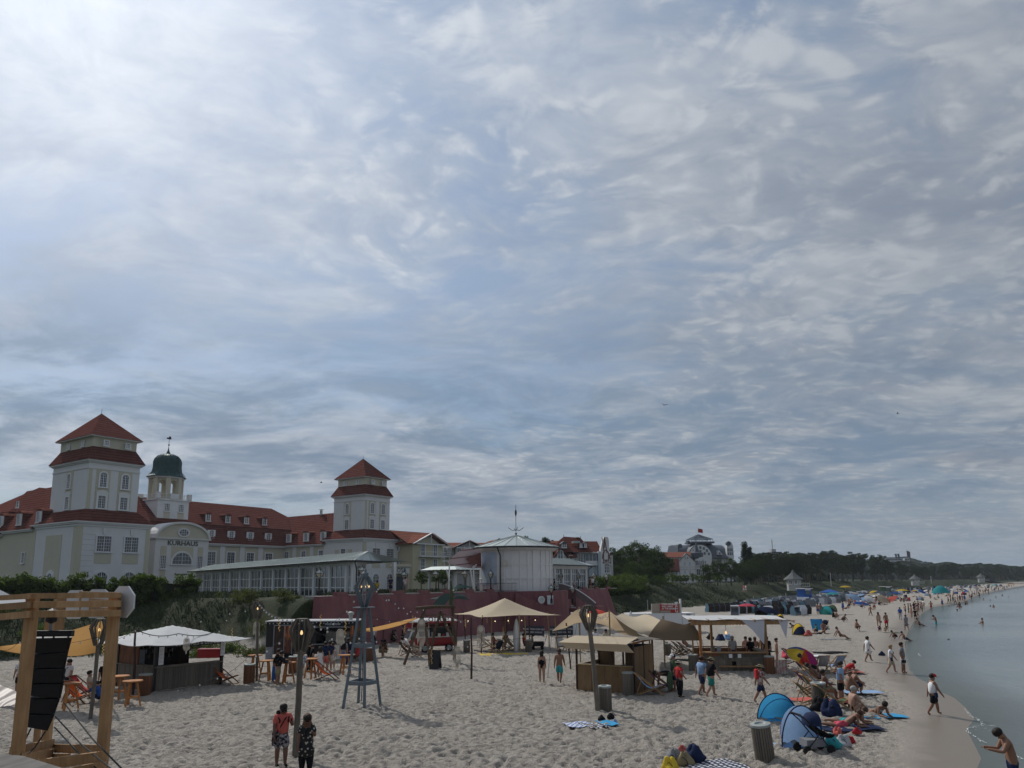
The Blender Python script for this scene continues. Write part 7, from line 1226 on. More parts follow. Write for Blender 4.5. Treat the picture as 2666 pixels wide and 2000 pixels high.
for i, (px, py, s, d) in enumerate(((194, 1574, .30, 17.0), (253, 1572, .33, 16.0), (318, 1567, .36, 13.7))):
 q = D(px,py,d); o = thing('octagon_plate',['white octagonal plate on the frame top, left one','white octagonal plate on the frame top, middle one','large white octagonal plate at the right frame corner'][i],'plate',q,-.55 if i == 2 else 0.1); r_ = s * 1.0 * (1.0 if i < 2 else 1.0); hh2 = (D(px,1534 if i < 2 else 1526,d).z - D(px,1613 if i < 2 else 1608,d).z) / 2 * (.95 if i < 2 else 1.0)
 MB().prism([(r_ * math.cos(PI / 8 + k * PI / 4) * 1.05,0,hh2 * math.sin(PI / 8 + k * PI / 4) * 1.08) for k in range(8)],(0,.03,0)).build('plate',m_oct,o)
q = foot(157,1957); o = thing('grey_stone','rounded grey boulder inside the timber frame foot','stone',D(155,1938,17)); bm = bmesh.new(); bmesh.ops.create_icosphere(bm,subdivisions=2,radius=.17)
for v in bm.verts: v.co *= 1 + .15 * math.sin(v.co.x * 40) * math.cos(v.co.y * 31)
me = bpy.data.meshes.new('stone'); bm.to_mesh(me); bm.free(); me.materials.append(m_stone); inst(o, 'body', me)
o = thing('pier_parapet','weathered grey timber coping of the pier in the lower left corner','parapet',(0,0,0)); P4 = [D(-60,1958,5.4),D(60,1968,5.0),D(170,2002,4.4),D(230,2060,3.8)]
m = MB(); m.add([p for q in P4 for p in (q,q + Vector((-.3,-.6,.0)),q + Vector((-.3,-.6,-.5)),q + Vector((0,0,-.5)))],[(i * 4 + j,i * 4 + (j + 1) % 4,i * 4 + 4 + (j + 1) % 4,i * 4 + 4 + j) for i in range(3) for j in range(4)]); m.build('coping',woodm('old_pier_timber',(.09,.085,.08),(.2,.19,.175),.9,(1,.2,1),5),o)
# ==== people
SK = {'fair': M('skin_fair',(.36,.215,.155),.6,.1,6),'tan': M('skin_tan',(.25,.135,.09),.6,.1,6),'dark': M('skin_brown',(.15,.08,.055),.6,.1,6)}
HR = {'dark': M('hair_dark',(.018,.013,.011),.7,.3,30),'brown': M('hair_brown',(.06,.035,.022),.7,.3,30),'blond': M('hair_blond',(.30,.21,.11),.7,.25,30),'grey': M('hair_grey',(.32,.31,.30),.8,.2,30)}
CL = {}
def cl(n):
 if n not in CL:
  tab = dict(black=(.012,.012,.015),navy=(.018,.028,.07),white=(.68,.68,.70),grey=(.22,.23,.25),lgrey=(.42,.42,.44),red=(.42,.035,.04),coral=(.50,.12,.10),pink=(.62,.10,.15),teal=(.03,.20,.17),blue=(.03,.10,.34),lblue=(.25,.38,.58),green=(.07,.12,.07),khaki=(.24,.20,.12),beige=(.46,.40,.31),orange=(.62,.10,.02),yellow=(.62,.45,.05),purple=(.10,.04,.16),brown=(.12,.06,.04),turq=(.05,.33,.36),sky=(.05,.30,.55))
  CL[n] = cloth('cloth_' + n, tab[n])
 return CL[n]
def pattern(name, a, b, sc_=14., vor=True):
 t = NT(name)
 if vor:
  v = t.n.new('ShaderNodeTexVoronoi'); v.inputs['Scale'].default_value = sc_; t.l.new(t.tc.outputs['Object'],v.inputs['Vector']); f = t.rng(v.outputs[0],.25,.35)
 else: f = t.rng(t.noise(sc_, 2, .5), .48, .54)
 t.col(t.mix(f, a, b)); t.rough(.9); CL[name] = t.m; return t.m
pattern('tunic',(.45,.43,.38),(.012,.012,.014),11.); pattern('floral_dark',(.30,.28,.30),(.02,.022,.04),12.,False); pattern('floral',(.45,.38,.36),(.16,.04,.05),9.,False); pattern('bluefloral',(.16,.20,.34),(.55,.56,.60),9.,False); pattern('stripes',(.5,.3,.3),(.55,.53,.5),5.,False)
TS = bpy.data.scenes.new('workbench')
def ts_graph():
 with bpy.context.temp_override(scene=TS, view_layer=TS.view_layers[0]): dg = bpy.context.evaluated_depsgraph_get(); dg.update(); return dg
def skin_mesh(V, E_, Rd, mat, sub=1):
 me = bpy.data.meshes.new('b'); me.from_pydata(V,E_,[]); o = bpy.data.objects.new('tmp',me); TS.collection.objects.link(o); o.modifiers.new('s','SKIN').use_smooth_shade = True
 if not me.skin_vertices: pass
 sv = me.skin_vertices
 if not sv: bm = bmesh.new(); bm.from_mesh(me); bm.verts.layers.skin.verify(); bm.to_mesh(me); bm.free(); sv = me.skin_vertices
 for i, r in enumerate(Rd): sv[0].data[i].radius = r if isinstance(r, tuple) else (r, r)
 sv[0].data[0].use_root = True; ss = o.modifiers.new('u', 'SUBSURF'); ss.levels = sub; ss.render_levels = sub
 dg = ts_graph(); m2 = bpy.data.meshes.new_from_object(o.evaluated_get(dg)); bpy.data.objects.remove(o); m2.materials.clear(); m2.materials.append(mat); m2.polygons.foreach_set('use_smooth',[True] * len(m2.polygons)); return m2
POSES = dict(  # lean, head pitch, thighs, shins, (arm angle, spread, forearm angle) x2
 stand=(2,5,(3,-3),(1,-4),(4,9,14),(-2,9,10)),walk=(4,8,(24,-14),(6,-34),(-22,8,-8),(20,8,34)),stride=(3,5,(28,-22),(14,-30),(-25,10,-10),(22,10,40)),hips=(0,4,(3,-3),(0,-3),(-25,38,40),(-25,38,40)),
 phone=(4,12,(4,-3),(0,-4),(18,14,120),(8,10,20)),lookphone=(14,55,(14,-6),(2,-14),(28,6,98),(28,6,98)),bend=(98,100,(8,-4),(-6,-8),(10,6,0),(18,6,6)),table=(16,14,(6,-4),(2,-6),(45,14,85),(40,14,88)),back=(-2,4,(3,-5),(0,-6),(-24,12,30),(-20,12,24)),
 sit=(12,10,(118,108),(-28,-20),(40,14,62),(30,14,50)),sitback=(-28,-5,(95,80),(30,60),(-40,18,-25),(-35,18,-25)),lounge=(-48,-14,(84,78),(28,20),(20,14,60),(15,14,66)),chair=(-8,4,(88,84),(4,0),(30,10,75),(26,10,80)),prone=(62,30,(-90,-88),(-92,-100),(12,12,88),(6,12,86)),supine=(-86,-80,(88,86),(90,60),(-80,14,-85),(-60,14,-60)),crouch=(50,30,(110,100),(-40,-34),(30,12,20),(40,12,30)),swim=(3,0,(0,0),(0,0),(30,50,60),(30,50,60)),reach=(6,0,(6,-8),(0,-10),(50,20,70),(20,20,30)))
def joints(H, pose, fem, w=1.):
 ln,hp,th,shn,a1,a2 = POSES[pose]; rx = lambda a,v: Vector((v[0],v[1] * math.cos(R(a)) + v[2] * math.sin(R(a)),-v[1] * math.sin(R(a)) + v[2] * math.cos(R(a)))); dn = lambda a: Vector((0,math.sin(R(a)),-math.cos(R(a)))); J = {}
 up = lambda a: Vector((0,math.sin(R(a)),math.cos(R(a)))); l2 = ln * .85 if pose != 'bend' else ln; sw = (.088 if fem else .103) * H * w; hw = .052 * H
 J['p'] = Vector((0,0,0)); J['b'] = up(l2 * .8) * .10 * H; J['c'] = J['b'] + up(ln) * .12 * H; J['n'] = J['c'] + up(ln) * .08 * H; hd = hp if pose in ('bend','supine') else ln * .45 + hp; J['j'] = J['n'] + up(hd * .7) * .045 * H; J['h'] = J['j'] + up(hd) * .055 * H + up(hd + 90) * .008 * H
 for s, t_, f_, a_, k in ((-1, th[0], shn[0], a1, 'l'), (1, th[1], shn[1], a2, 'r')):
  J['u' + k] = J['p'] + Vector((s * hw,0,-.02 * H if abs(ln) < 60 else 0)); J['k' + k] = J['u' + k] + dn(t_) * .235 * H + Vector((s * .012 * H,0,0)); J['a' + k] = J['k' + k] + dn(f_) * .225 * H; fdir = dn(f_ + 88) if abs(f_) < 60 else (dn(f_ + 60) if f_ > 0 else dn(f_ + 10)); J['t' + k] = J['a' + k] + fdir * .075 * H + dn(f_) * .02 * H
  J['s' + k] = J['c'] + Vector((s * sw,0,0)) + up(ln) * .055 * H; sp_ = R(a_[1]); d1 = Vector((s * math.sin(sp_),math.sin(R(a_[0])) * math.cos(sp_),-math.cos(R(a_[0])) * math.cos(sp_))); J['e' + k] = J['s' + k] + d1 * .165 * H
  inn = -.25 * s if a_[2] > 45 else .06 * s; d2 = Vector((inn,math.sin(R(a_[2])),-math.cos(R(a_[2])))).normalized(); J['w' + k] = J['e' + k] + d2 * .14 * H; J['m' + k] = J['w' + k] + d2 * .055 * H; J['f' + k] = J['w' + k] + d2 * .09 * H
 return J
def lerp(a, b, t): return a + (b - a) * t
def body_mesh(H, J, mat, fem, det, w):
 ks = ['p','b','c','n','j','h']; rd = [(.09 * w,.072 * w),(.083 * w,.066 * w),(.10 * w * (.92 if fem else 1),.07 * w),.036,.056,.074]; V = [J[k] for k in ks]; Ed = [(0,1),(1,2),(2,3),(3,4),(4,5)]
 def add(k, par, r, p=None): V.append(p if p is not None else J[k]); rd.append(r); Ed.append((par, len(V) - 1)); return len(V) - 1
 for s in 'lr':
  i = add('u' + s,0,.063 * w); i = add('k' + s,i,.042); i = add(None,i,.043,lerp(J['k' + s],J['a' + s],.35)); i = add('a' + s,i,.026); add('t' + s,i,(.026,.018))
  i = add('s' + s, 2, .044 * (.85 if fem else 1)); i = add('e' + s, i, .031); i = add('w' + s, i, .021); i = add('m' + s, i, (.022, .012))
  if det:
   d = (J['f' + s] - J['w' + s]).normalized(); sd = Vector((1,0,0)) if abs(d.x) < .8 else Vector((0,1,0)); sd = (sd - d * sd.dot(d)).normalized(); pl = d.cross(sd)
   for q in range(4): b0 = J['m' + s] + sd * (q - 1.5) * .011 * H; i1 = add(None,i,.0055,b0 + d * .014 * H); i2 = add(None,i1,.005,b0 + d * (.030 + .004 * (q in (1,2))) * H + pl * .006 * H); add(None,i2,.0042,b0 + d * .038 * H + pl * .015 * H)
   i1 = add(None, i, .006, J['m' + s] - sd * .022 * H - d * .006 * H); add(None, i1, .005, J['m' + s] - sd * .028 * H + d * .014 * H + pl * .008 * H)
  else: add('f' + s, i, (.016, .008))
 return skin_mesh([tuple(v) for v in V], Ed, [tuple(x * H for x in r) if isinstance(r, tuple) else r * H for r in rd], mat)
def cloth_mesh(H, J, kind, mat, fem, w):
 V = []; Ed = []; rd = []
 def add(p, r, par=None): V.append(p); rd.append(r); (Ed.append((par, len(V) - 1)) if par is not None else None); return len(V) - 1
 if kind in ('tee', 'tank', 'long', 'dress', 'tunic'):
  z0 = J['p'] + (J['p'] - J['b']) * .42; a = add(z0,(.112 * w,.095 * w)); b = add(J['b'],(.106 * w,.088 * w),a); c = add(J['c'],(.115 * w,.086 * w),b); add(lerp(J['c'],J['n'],.85),(.06,.052),c)
  for s in 'lr':
   q = add(J['s' + s], .055, c)
   if kind in ('tee', 'tunic'): add(lerp(J['s' + s], J['e' + s], .72), .049, q)
   elif kind == 'long': e = add(J['e' + s], .042, q); add(lerp(J['e' + s], J['w' + s], .95), .033, e)
  if kind in ('dress', 'tunic'):
   k = (J['kl'] + J['kr']) / 2; m_ = (J['ul'] + J['ur']) / 2; q = add(lerp(m_,k,.35),(.125 * w,.11 * w),a); add(lerp(m_,k,.85 if kind == 'dress' else 1.02),(.155 * w,.14 * w),q)
 elif kind in ('shorts', 'trousers', 'brief', 'suit', 'jeans'):
  a = add(lerp(J['p'], J['b'], .45), (.098 * w, .082 * w)); b = add(J['p'], (.102 * w, .085 * w), a)
  for s in 'lr':
   if kind in ('brief', 'suit'): add(lerp(J['u' + s], J['k' + s], .16), .074 * w, b)
   else:
    q = add(J['u' + s], .076 * w, b); q = add(lerp(J['u' + s], J['k' + s], .55), .069 * w, q); q = add(lerp(J['u' + s], J['k' + s], .98), .066 * w, q)
    if kind in ('trousers', 'jeans'): q = add(lerp(J['k' + s], J['a' + s], .5), .052, q); add(lerp(J['k' + s], J['a' + s], .98), .042, q)
  if kind == 'suit': q = add(J['b'], (.092 * w, .075 * w), a); add(lerp(J['c'], J['n'], .25), (.105 * w, .08 * w), q)
 elif kind == 'bra': a = add(lerp(J['b'], J['c'], .65), (.104 * w, .082 * w)); add(lerp(J['c'], J['n'], .05), (.102 * w, .08 * w), a)
 return skin_mesh([tuple(v) for v in V], Ed, [tuple(x * H for x in r) if isinstance(r, tuple) else r * H for r in rd], mat)
PC = {}; seg = lambda m_, n, o, sm=True: m_.build(n, o[1], o[0], smooth='all')
def person(px,py,H,pose,face,label,skin='fair',top=None,bot=None,hair='dark',hat=None,sub=(),fem=False,at=None,det=False,w=1.,long=False,group=None,rz2=0,sink=0.,face_parts=False,beard=False,shoes=None,pos=None):
 """one person: continuous body mesh plus clothing, hair and what they wear"""
 key = (round(H,2),pose,fem,det,round(w,2)); J = joints(H,pose,fem,w); rads = dict(t=.016,a=.02,k=.035,u=.058,p=.06,b=.05,c=.06,s=.035,e=.022,w=.012,m=.01,f=.008,h=.055,j=.04,n=.03); zmin = min(J[k].z - rads[k[0]] * H for k in J)
 for k in J: J[k] = J[k] - Vector((0, 0, zmin))
 b = (pos if pos is not None else foot(px,py,.02)); b = Vector((b.x,b.y,b.z - sink)); r_ = thing('person',label,'person',b,R(-face),group); mcache = lambda kk,fn: PC[kk] if kk in PC else PC.setdefault(kk,fn())
 bo = inst(r_,'body',mcache(key + ('body',),lambda: body_mesh(H,J,SK[skin],fem,det,w))); bo.material_slots[0].link = 'OBJECT'; bo.material_slots[0].material = SK[skin]
 for kind, col, nm in ((top or (None, None)) + ('top',), (bot or (None, None)) + ('shorts',)):
  if not kind: continue
  nm = {'tee': 't_shirt','tank': 'tank_top','long': 'jacket','dress': 'dress','tunic': 'tunic','bra': 'bikini_top','shorts': 'shorts','trousers': 'trousers','jeans': 'jeans','brief': 'swim_briefs','suit': 'swimsuit'}[kind]; m_ = CL[col] if col in CL else cl(col)
  c_ = inst(r_,nm,mcache(key + (kind,),lambda: cloth_mesh(H,J,kind,m_,fem,w))); c_.material_slots[0].link = 'OBJECT'; c_.material_slots[0].material = m_
 h = J['h']; up_ = (J['h'] - J['j']).normalized(); q = UPZ.rotation_difference(up_); rr_ = .062 * H
 def headpiece(prof, nm, mat, n=12, yo=0., sy=1.08, off=0., tl_=0.):
  q3 = q @ Matrix.Rotation(R(tl_), 3, 'X').to_quaternion()
  k = (nm,round(H,2)); me = mcache(k,lambda: MB().lathe([(a * rr_,z * rr_) for a,z in prof],n).mesh(nm,mat,'all')); o = inst(r_,nm,me,h + up_ * (off * rr_) + (q @ Vector((0,yo * rr_,0))),q3.to_euler(),(1,sy,1)); o.material_slots[0].link = 'OBJECT'; o.material_slots[0].material = mat; return o
 if hair: headpiece([(.92,-.5),(1.06,-.1),(1.06,.35),(.9,.75),(.55,1.02),(0,1.1)] if not long else [(.85,-1.9),(1.0,-1.1),(1.1,-.3),(1.14,.2),(1.02,.65),(.7,1.0),(0,1.18)],'hair' if not long else 'long_hair',HR[hair],yo=-.36 if not long else -.5,off=.16,tl_=34 if not long else 12)
 if hat == 'cap': headpiece([(1.12,.25),(1.12,.6),(.9,1.05),(.4,1.3),(0,1.34)],'cap',cl(sub[0])); k_ = MB().box((0,1.35 * rr_,.3 * rr_),(1.5 * rr_,1.1 * rr_,.08 * rr_)); o = k_.build('cap_peak',cl(sub[0]),r_,loc=h); o.rotation_euler = q.to_euler()
 elif hat: headpiece([(2.0, .22), (1.9, .34), (1.15, .42), (1.1, 1.0), (.8, 1.25), (0, 1.25)], 'brim_hat', cl(hat), 16)
 if 'scarf' in sub: headpiece([(1.6,-2.2),(1.35,-1.5),(1.12,-.9),(1.2,0),(1.16,.6),(.7,1.12),(0,1.26)],'head_scarf',cl('brown'),14,yo=-.78,tl_=16)
 if 'pack' in sub or 'redpack' in sub:
  up2 = (J['n'] - J['b']).normalized(); o = MB().b(-.09 * H,.09 * H,-.075 * H,.01,-.12 * H,.14 * H).build('backpack',cl('black' if 'pack' in sub else 'red'),r_,loc=J['c'] - Vector((0,.062 * H,.0))); bv = o.modifiers.new('b','BEVEL'); bv.width = .03 * H; bv.segments = 3
  MB().tube([J['sl'] + Vector((.02,.02,.03 * H)),J['c'] + Vector((-.07 * H,.098 * H,0)),J['b'] + Vector((-.08 * H,.0,0))],.012 * H,5).build('strap',cl('black'),r_); MB().tube([J['sr'] + Vector((-.02,.02,.03 * H)),J['c'] + Vector((.07 * H,.098 * H,0)),J['b'] + Vector((.08 * H,.0,0))],.012 * H,5).build('strap',cl('black'),r_)
 if 'sling' in sub: MB().tube([J['sl'] + Vector((.02,.0,.04 * H)),J['c'] + Vector((.01,.105 * H,-.01)),J['p'] + Vector((.10 * H,.03 * H,.0))],.01 * H,5).build('shoulder_strap',cl('black'),r_); MB().b(-.045 * H,.045 * H,-.03 * H,.03 * H,-.06 * H,.05 * H).build('shoulder_bag',cl('navy'),r_,loc=J['p'] + Vector((.115 * H,.02 * H,-.02 * H)))
 if 'phone' in sub: MB().b(-.02, .02, -.004, .004, -.04, .04).build('phone', cl('black'), r_, loc=J['fl'] + Vector((.02, .0, .02)))
 if 'bag' in sub: MB().lathe([(0, 0), (.12, .02), (.14, .2), (.1, .26)], 10).build('hand_bag', cl('brown'), r_, loc=J['fr'] - Vector((0, 0, .30)))
 if 'shoesinhand' in sub: MB().b(-.05, .05, -.12, .12, -.14, 0).build('held_shoes', cl('black'), r_, loc=J['fr'])
 if shoes: [setattr(MB().box(lerp(J['a' + s],J['t' + s],.6) - Vector((0,0,.01)),(.052 * H,.145 * H,.042 * H)).build('shoe',cl(shoes),r_).modifiers.new('b','BEVEL'),'width',.018 * H) for s in 'lr']
 if face_parts:
  fw = q @ Vector((0,1,0)); o = h + fw * .064 * H - up_ * .004 * H; MB().box(o + fw * .008 * H - up_ * .012 * H,(.012 * H,.018 * H,.022 * H)).build('nose',SK[skin],r_); MB().b(-.036 * H,.036 * H,-.006 * H,.008 * H,-.008 * H,.010 * H).build('sunglasses',cl('black'),r_,loc=o + up_ * .006 * H); MB().b(-.015 * H,.015 * H,0,.006 * H,-.002 * H,.003 * H).build('mouth',cl('brown'),r_,loc=o - up_ * .033 * H - fw * .003)
  if beard: MB().lathe([(0,-.9 * rr_),(.55 * rr_,-.7 * rr_),(.82 * rr_,-.25 * rr_),(.8 * rr_,.0)],12).build('beard',HR['dark'],r_,loc=h + fw * .012 * H,smooth='all')
 return r_
P = person
P(731,1993,1.80,'phone',150,'man in red t-shirt and floral dark shorts holding a phone beside the lantern pole','dark',('tee','coral'),('shorts','floral_dark'),sub=('pack','sling','phone'),det=True,face_parts=True,beard=True,shoes='black',w=1.08)
o = MB().grid(lambda u,v: (.12 + .22 * u,.16 + .06 * math.sin(u * 9),.98 - .30 * v + .03 * math.sin(u * 14)),8,5,.03).build('bundled_cloth',CL['floral_dark'],bpy.data.objects['person'],smooth=True)
P(795,2016,1.66,'phone',165,'woman in brown head scarf and black and white patterned tunic beside the lantern pole','dark',('tunic','tunic'),('trousers','black'),sub=('scarf','sling'),hair='dark',fem=True,det=True,face_parts=True,w=1.12,shoes='black')
P(722,1783,1.80,'table',75,'man in black shirt and khaki shorts leaning on the high table','tan',('long','black'),('shorts','khaki'),w=1.1); P(714,1776,1.82,'table',80,'man in dark jacket and jeans behind the man in khaki shorts','tan',('long','black'),('jeans','blue'))
P(783,1780,1.80,'walk',20,'person in blue floral shirt and beige shorts behind the tall lantern pole','tan',('tee','bluefloral'),('shorts','beige'),hair='blond')
for px,py,H,po,fa,lab,kw in ((832,1760,1.68,'stand',10,'woman in short white dress queueing at the food truck',dict(top=('dress','white'),fem=True,long=True)),(811,1750,1.66,'stand',60,'woman in black top and white sleeves with hair tied back at the food truck',dict(top=('tee','black'),bot=('trousers','black'),fem=True,hair='brown')),
 (846,1748,1.8,'stand',5,'man in navy shirt and pink shorts queueing at the food truck',dict(top=('tee','navy'),bot=('shorts','coral'))),(857,1746,1.82,'stand',0,'tall man in navy polo at the truck counter',dict(top=('tee','navy'),bot=('shorts','beige'),w=1.1)),(865,1742,1.66,'stand',350,'woman in white summer dress at the truck counter',dict(top=('dress','white'),fem=True,hair='brown')),(803,1748,1.75,'stand',90,'man in dark clothes half hidden behind the lantern pole',dict(top=('long','black'),bot=('jeans','navy'))),
 (893,1736,1.78,'stand',350,'man in denim shorts with black backpack left of the tower',dict(top=('tee','grey'),bot=('shorts','blue'),sub=('pack',))),(906,1733,1.8,'stand',10,'man in navy jacket and backpack behind the timber tower',dict(top=('long','navy'),bot=('jeans','navy'),sub=('pack',))),
 (174,1812,1.78,'stand',200,'man in white t-shirt and black shorts behind the speaker column',dict(top=('tee','white'),bot=('shorts','black'),sub=('sling',))),(268,1818,1.8,'stand',150,'man in black clothes behind the right timber post',dict(top=('tee','black'),bot=('trousers','black'))),(48,1805,1.75,'stand',300,'person in white shirt partly hidden by the left timber post',dict(top=('tee','white'),bot=('shorts','black'))),
 (233,1822,1.75,'chair',70,'seated man in pale shirt by the orange deck chairs',dict(top=('tee','beige'),bot=('shorts','blue'))),(256,1832,1.5,'sit',250,'seated child in bright blue shirt near the right timber post',dict(top=('tee','blue'),bot=('shorts','navy'))),
 (1411,1777,1.68,'stand',10,'woman in black swimsuit walking over open sand',dict(bot=('suit','black'),fem=True,long=True)),(1457,1777,1.80,'walk',15,'shirtless man in teal shorts walking beside the black swimsuit',dict(bot=('shorts','turq'),skin='tan',hair='brown')),
 (1745,1802,1.74,'bend',285,'person in dark top bending over behind the hut chairs',dict(top=('tank','black'),bot=('trousers','green'),skin='dark')),(1757,1798,1.78,'stand',260,'man in white cap and green jacket by the reed hut',dict(top=('long','green'),bot=('shorts','navy'),hat='cap',sub=('white',))),(1771,1815,1.66,'hips',70,'woman in red blouse, dark trousers and straw hat by the reed hut',dict(top=('tee','red'),bot=('trousers','black'),hat='beige',fem=True,w=1.15,shoes='black',skin='tan')),
 (1829,1808,1.80,'walk',60,'man in pale blue shirt, navy shorts and brown hat',dict(top=('tee','lblue'),bot=('shorts','navy'),hat='brown',skin='tan',w=1.1)),(1853,1814,1.82,'walk',75,'man in black t-shirt, teal shorts and tan hat',dict(top=('tee','black'),bot=('shorts','teal'),hat='khaki',w=1.15)),(1982,1828,1.66,'stride',90,'person in floral shirt, navy shorts and red backpack striding right',dict(top=('tee','floral'),bot=('shorts','navy'),hat='khaki',sub=('redpack',),skin='tan',det=True)),
 (2192,1828,1.78,'phone',120,'man in open pale blue shirt and black shorts among the deck chairs',dict(top=('tee','lblue'),bot=('shorts','black'),skin='tan',w=1.08,det=True)),(2434,1861,1.66,'walk',95,'person in red cap, white top and black skirt with blue bag on the wet sand',dict(top=('tank','white'),bot=('shorts','black'),hat='cap',sub=('red','sling'),fem=True,w=1.15,skin='tan',det=True,hair='dark')),
 (2262,1723,1.70,'stride',80,'woman in long white shirt strolling near the waterline',dict(top=('tunic','white'),fem=True,skin='tan')),(2322,1752,1.66,'walk',110,'woman in white top and pale shorts with blond hair at the waterline',dict(top=('tee','white'),bot=('shorts','beige'),hair='blond',fem=True,sub=('sling',))),(2354,1753,1.80,'back',120,'man in grey shirt and shorts carrying shoes at the waterline',dict(top=('tee','grey'),bot=('shorts','lgrey'),sub=('shoesinhand',),skin='tan')),
 (1021,1674,1.7,'sit',100,'dark clothed woman sitting at the foot of the red wall',dict(top=('tee','black'),bot=('trousers','black'),fem=True,long=True)),(1031,1673,1.7,'sit',260,'second seated figure at the foot of the red wall',dict(top=('tee','grey'),bot=('trousers','black'))),(1050,1674,1.68,'walk',280,'woman in black dress walking along the red wall',dict(top=('dress','black'),fem=True,long=True)),(973,1682,1.75,'stand',200,'person in white top under the orange sail',dict(top=('tee','white'),bot=('trousers','black'))),
 (1552,1698,1.78,'stand',200,'man in white shirt under the stretch tent',dict(top=('tee','white'),bot=('trousers','black'),skin='tan')),(1579,1700,1.78,'stand',170,'second man in pale shirt under the stretch tent',dict(top=('tee','beige'),bot=('trousers','black'),skin='tan'))):
 P(px, py, H, po, fa, lab, **kw)
wq = D(2632,1948,20.8); P(0,0,1.84,'lookphone',285,'shirtless man in navy swim shorts wading and looking at his phone','tan',None,('shorts','navy'),det=True,pos=Vector((wq.x,wq.y,-.32)),sub=('phone',),w=1.05)
tp = lambda px, d, z: Vector((D(px, 1500, d).x, d, z))
for px,d,lab,kw,po,fa in ((1075 - 20,79,'person in striped shirt and shorts on the terrace',dict(top=('tee','stripes'),bot=('shorts','grey')),'stand',10),(1018,78,'small dark figure behind the terrace ledge',dict(top=('tee','navy'),bot=('shorts','navy')),'stand',200),(1495,101,'white haired guest behind the stair rail',dict(top=('tee','lgrey'),bot=('shorts','navy'),hair='grey'),'chair',200),(1542,105,'guest in white before the pavilion corner',dict(top=('tee','white'),bot=('shorts','navy')),'stand',180),(1536,104,'woman in dark dress before the pavilion corner',dict(top=('dress','brown'),fem=True),'stand',220),(982,80,'person in yellow green vest on the terrace',dict(top=('tee','yellow'),bot=('shorts','grey')),'chair',180),(1443,89,'dark clothed person at the head of the curved stair',dict(top=('tee','black'),bot=('trousers','black')),'stand',90)):
 P(0, 0, 1.72, po, fa, lab, pos=tp(px, d, TZ if px < 1400 or px > 1460 else TZ - .3), **kw)
for px,py,lab,kw in ((1626,1548,'tiny walker in red on the grass path by the lamp',dict(top=('tee','coral'),bot=('shorts','beige'))),(1937,1542,'tiny walker in pink on the grass path',dict(top=('tee','pink'),bot=('shorts','white'))),(1942,1542,'tiny walker in white on the grass path',dict(top=('tee','white'),bot=('shorts','white')))): d = 150; q = D(px,py,d + (px > 1900) * 20); P(0,0,1.7,'walk',90,lab,pos=Vector((q.x,q.y,q.z)),**kw)
for px,d,z,lab,kw,fa in ((1897,48.2,.35,'man in grey t-shirt inside the timber bar',dict(top=('tee','lgrey'),bot=('shorts','navy'),hair='grey'),0),(1943,48.3,.25,'bartender in black polo, left of two',dict(top=('tee','black'),bot=('trousers','black')),355),(1985,48.5,.3,'bartender in black polo, right of two',dict(top=('tee','black'),bot=('trousers','black')),20),(1931,52.0,.05,'shirtless boy at the back of the timber bar',dict(bot=('shorts','navy')),190),(1955,52.1,0,'shirtless guest with brown hair at the back of the timber bar',dict(bot=('shorts','red'),hair='brown',skin='tan'),10),(1975,51.9,.15,'tall shirtless guest at the back of the timber bar',dict(bot=('shorts','blue')),0),(1984,52.6,0,'blond guest behind the right bartender',dict(bot=('shorts','grey'),hair='blond'),180),(2009,52.4,-.1,'woman in dark bikini seated by the bar corner',dict(top=('bra','black'),bot=('brief','black'),fem=True),100)):
 P(0, 0, 1.74, 'stand', fa, lab, pos=tp(px, d, z - .15), **kw)
q = vn.location; P(0,0,1.7,'stand',180,'barista in red shirt inside the camper van','fair',('tee','red'),('trousers','black'),pos=tp(1127,60.9,.45),hair='brown')
# ==== deck chairs
DCM = {}
def deck_chair(px, py, face, col, label, wood=None, occ=None, pos=None, s=1.):
 wd = wood or m_pine; k = (wd.name,)
 if k not in DCM:
  f1 = MB(); [f1.bar((x,-.72,.98),(x,.62,0),.035,.05) for x in (-.3,.3)]; f1.bar((-.3,-.72,.98),(.3,-.72,.98),.04); f1.bar((-.3,.62,.02),(.3,.62,.02),.035); f2 = MB(); [f2.bar((x,-.55,0),(x,.55,.42),.035,.05) for x in (-.25,.25)]; f2.bar((-.27,.55,.42),(.27,.55,.42),.04); f2.bar((-.25,-.55,.02),(.25,-.55,.02),.035); f3 = MB(); [f3.bar((x,-.38,.72),(x,-.62,.08),.03,.035) for x in (-.34,.34)]
  DCM[k] = [f.mesh(n_, wd) for f, n_ in ((f1, 'main_frame'), (f2, 'seat_frame'), (f3, 'prop'))]
 b = pos if pos is not None else foot(px,py,.02); o = thing('deck_chair',label,'deck chair',b,R(-face),'folding deck chairs'); [inst(o,n_,me) for me,n_ in zip(DCM[k],('main_frame','seat_frame','prop'))]; sg = 'sling'
 if sg not in DCM: DCM[sg] = MB().grid(lambda u,v: ((v - .5) * .52,lerp(-.70,.54,u) - .0,.96 * (1 - u) ** 1.0 + .40 * u - .44 * math.sin(PI * u) ** 1.1 * (.6 + .75 * u * (1 - u))),12,3,.012).mesh('sling',m_wcanvas,'all')
 q = inst(o, 'sling', DCM[sg]); q.material_slots[0].link = 'OBJECT'; m_ = cl(col); q.material_slots[0].material = m_; o.scale = (s, s, s)
 if occ: v = Matrix.Rotation(R(-face), 3, 'Z') @ Vector((0, .02, .22)); P(0, 0, 1.72, 'lounge', face, occ[0], pos=b + v, **occ[1])
 return o
rw = m_redwood
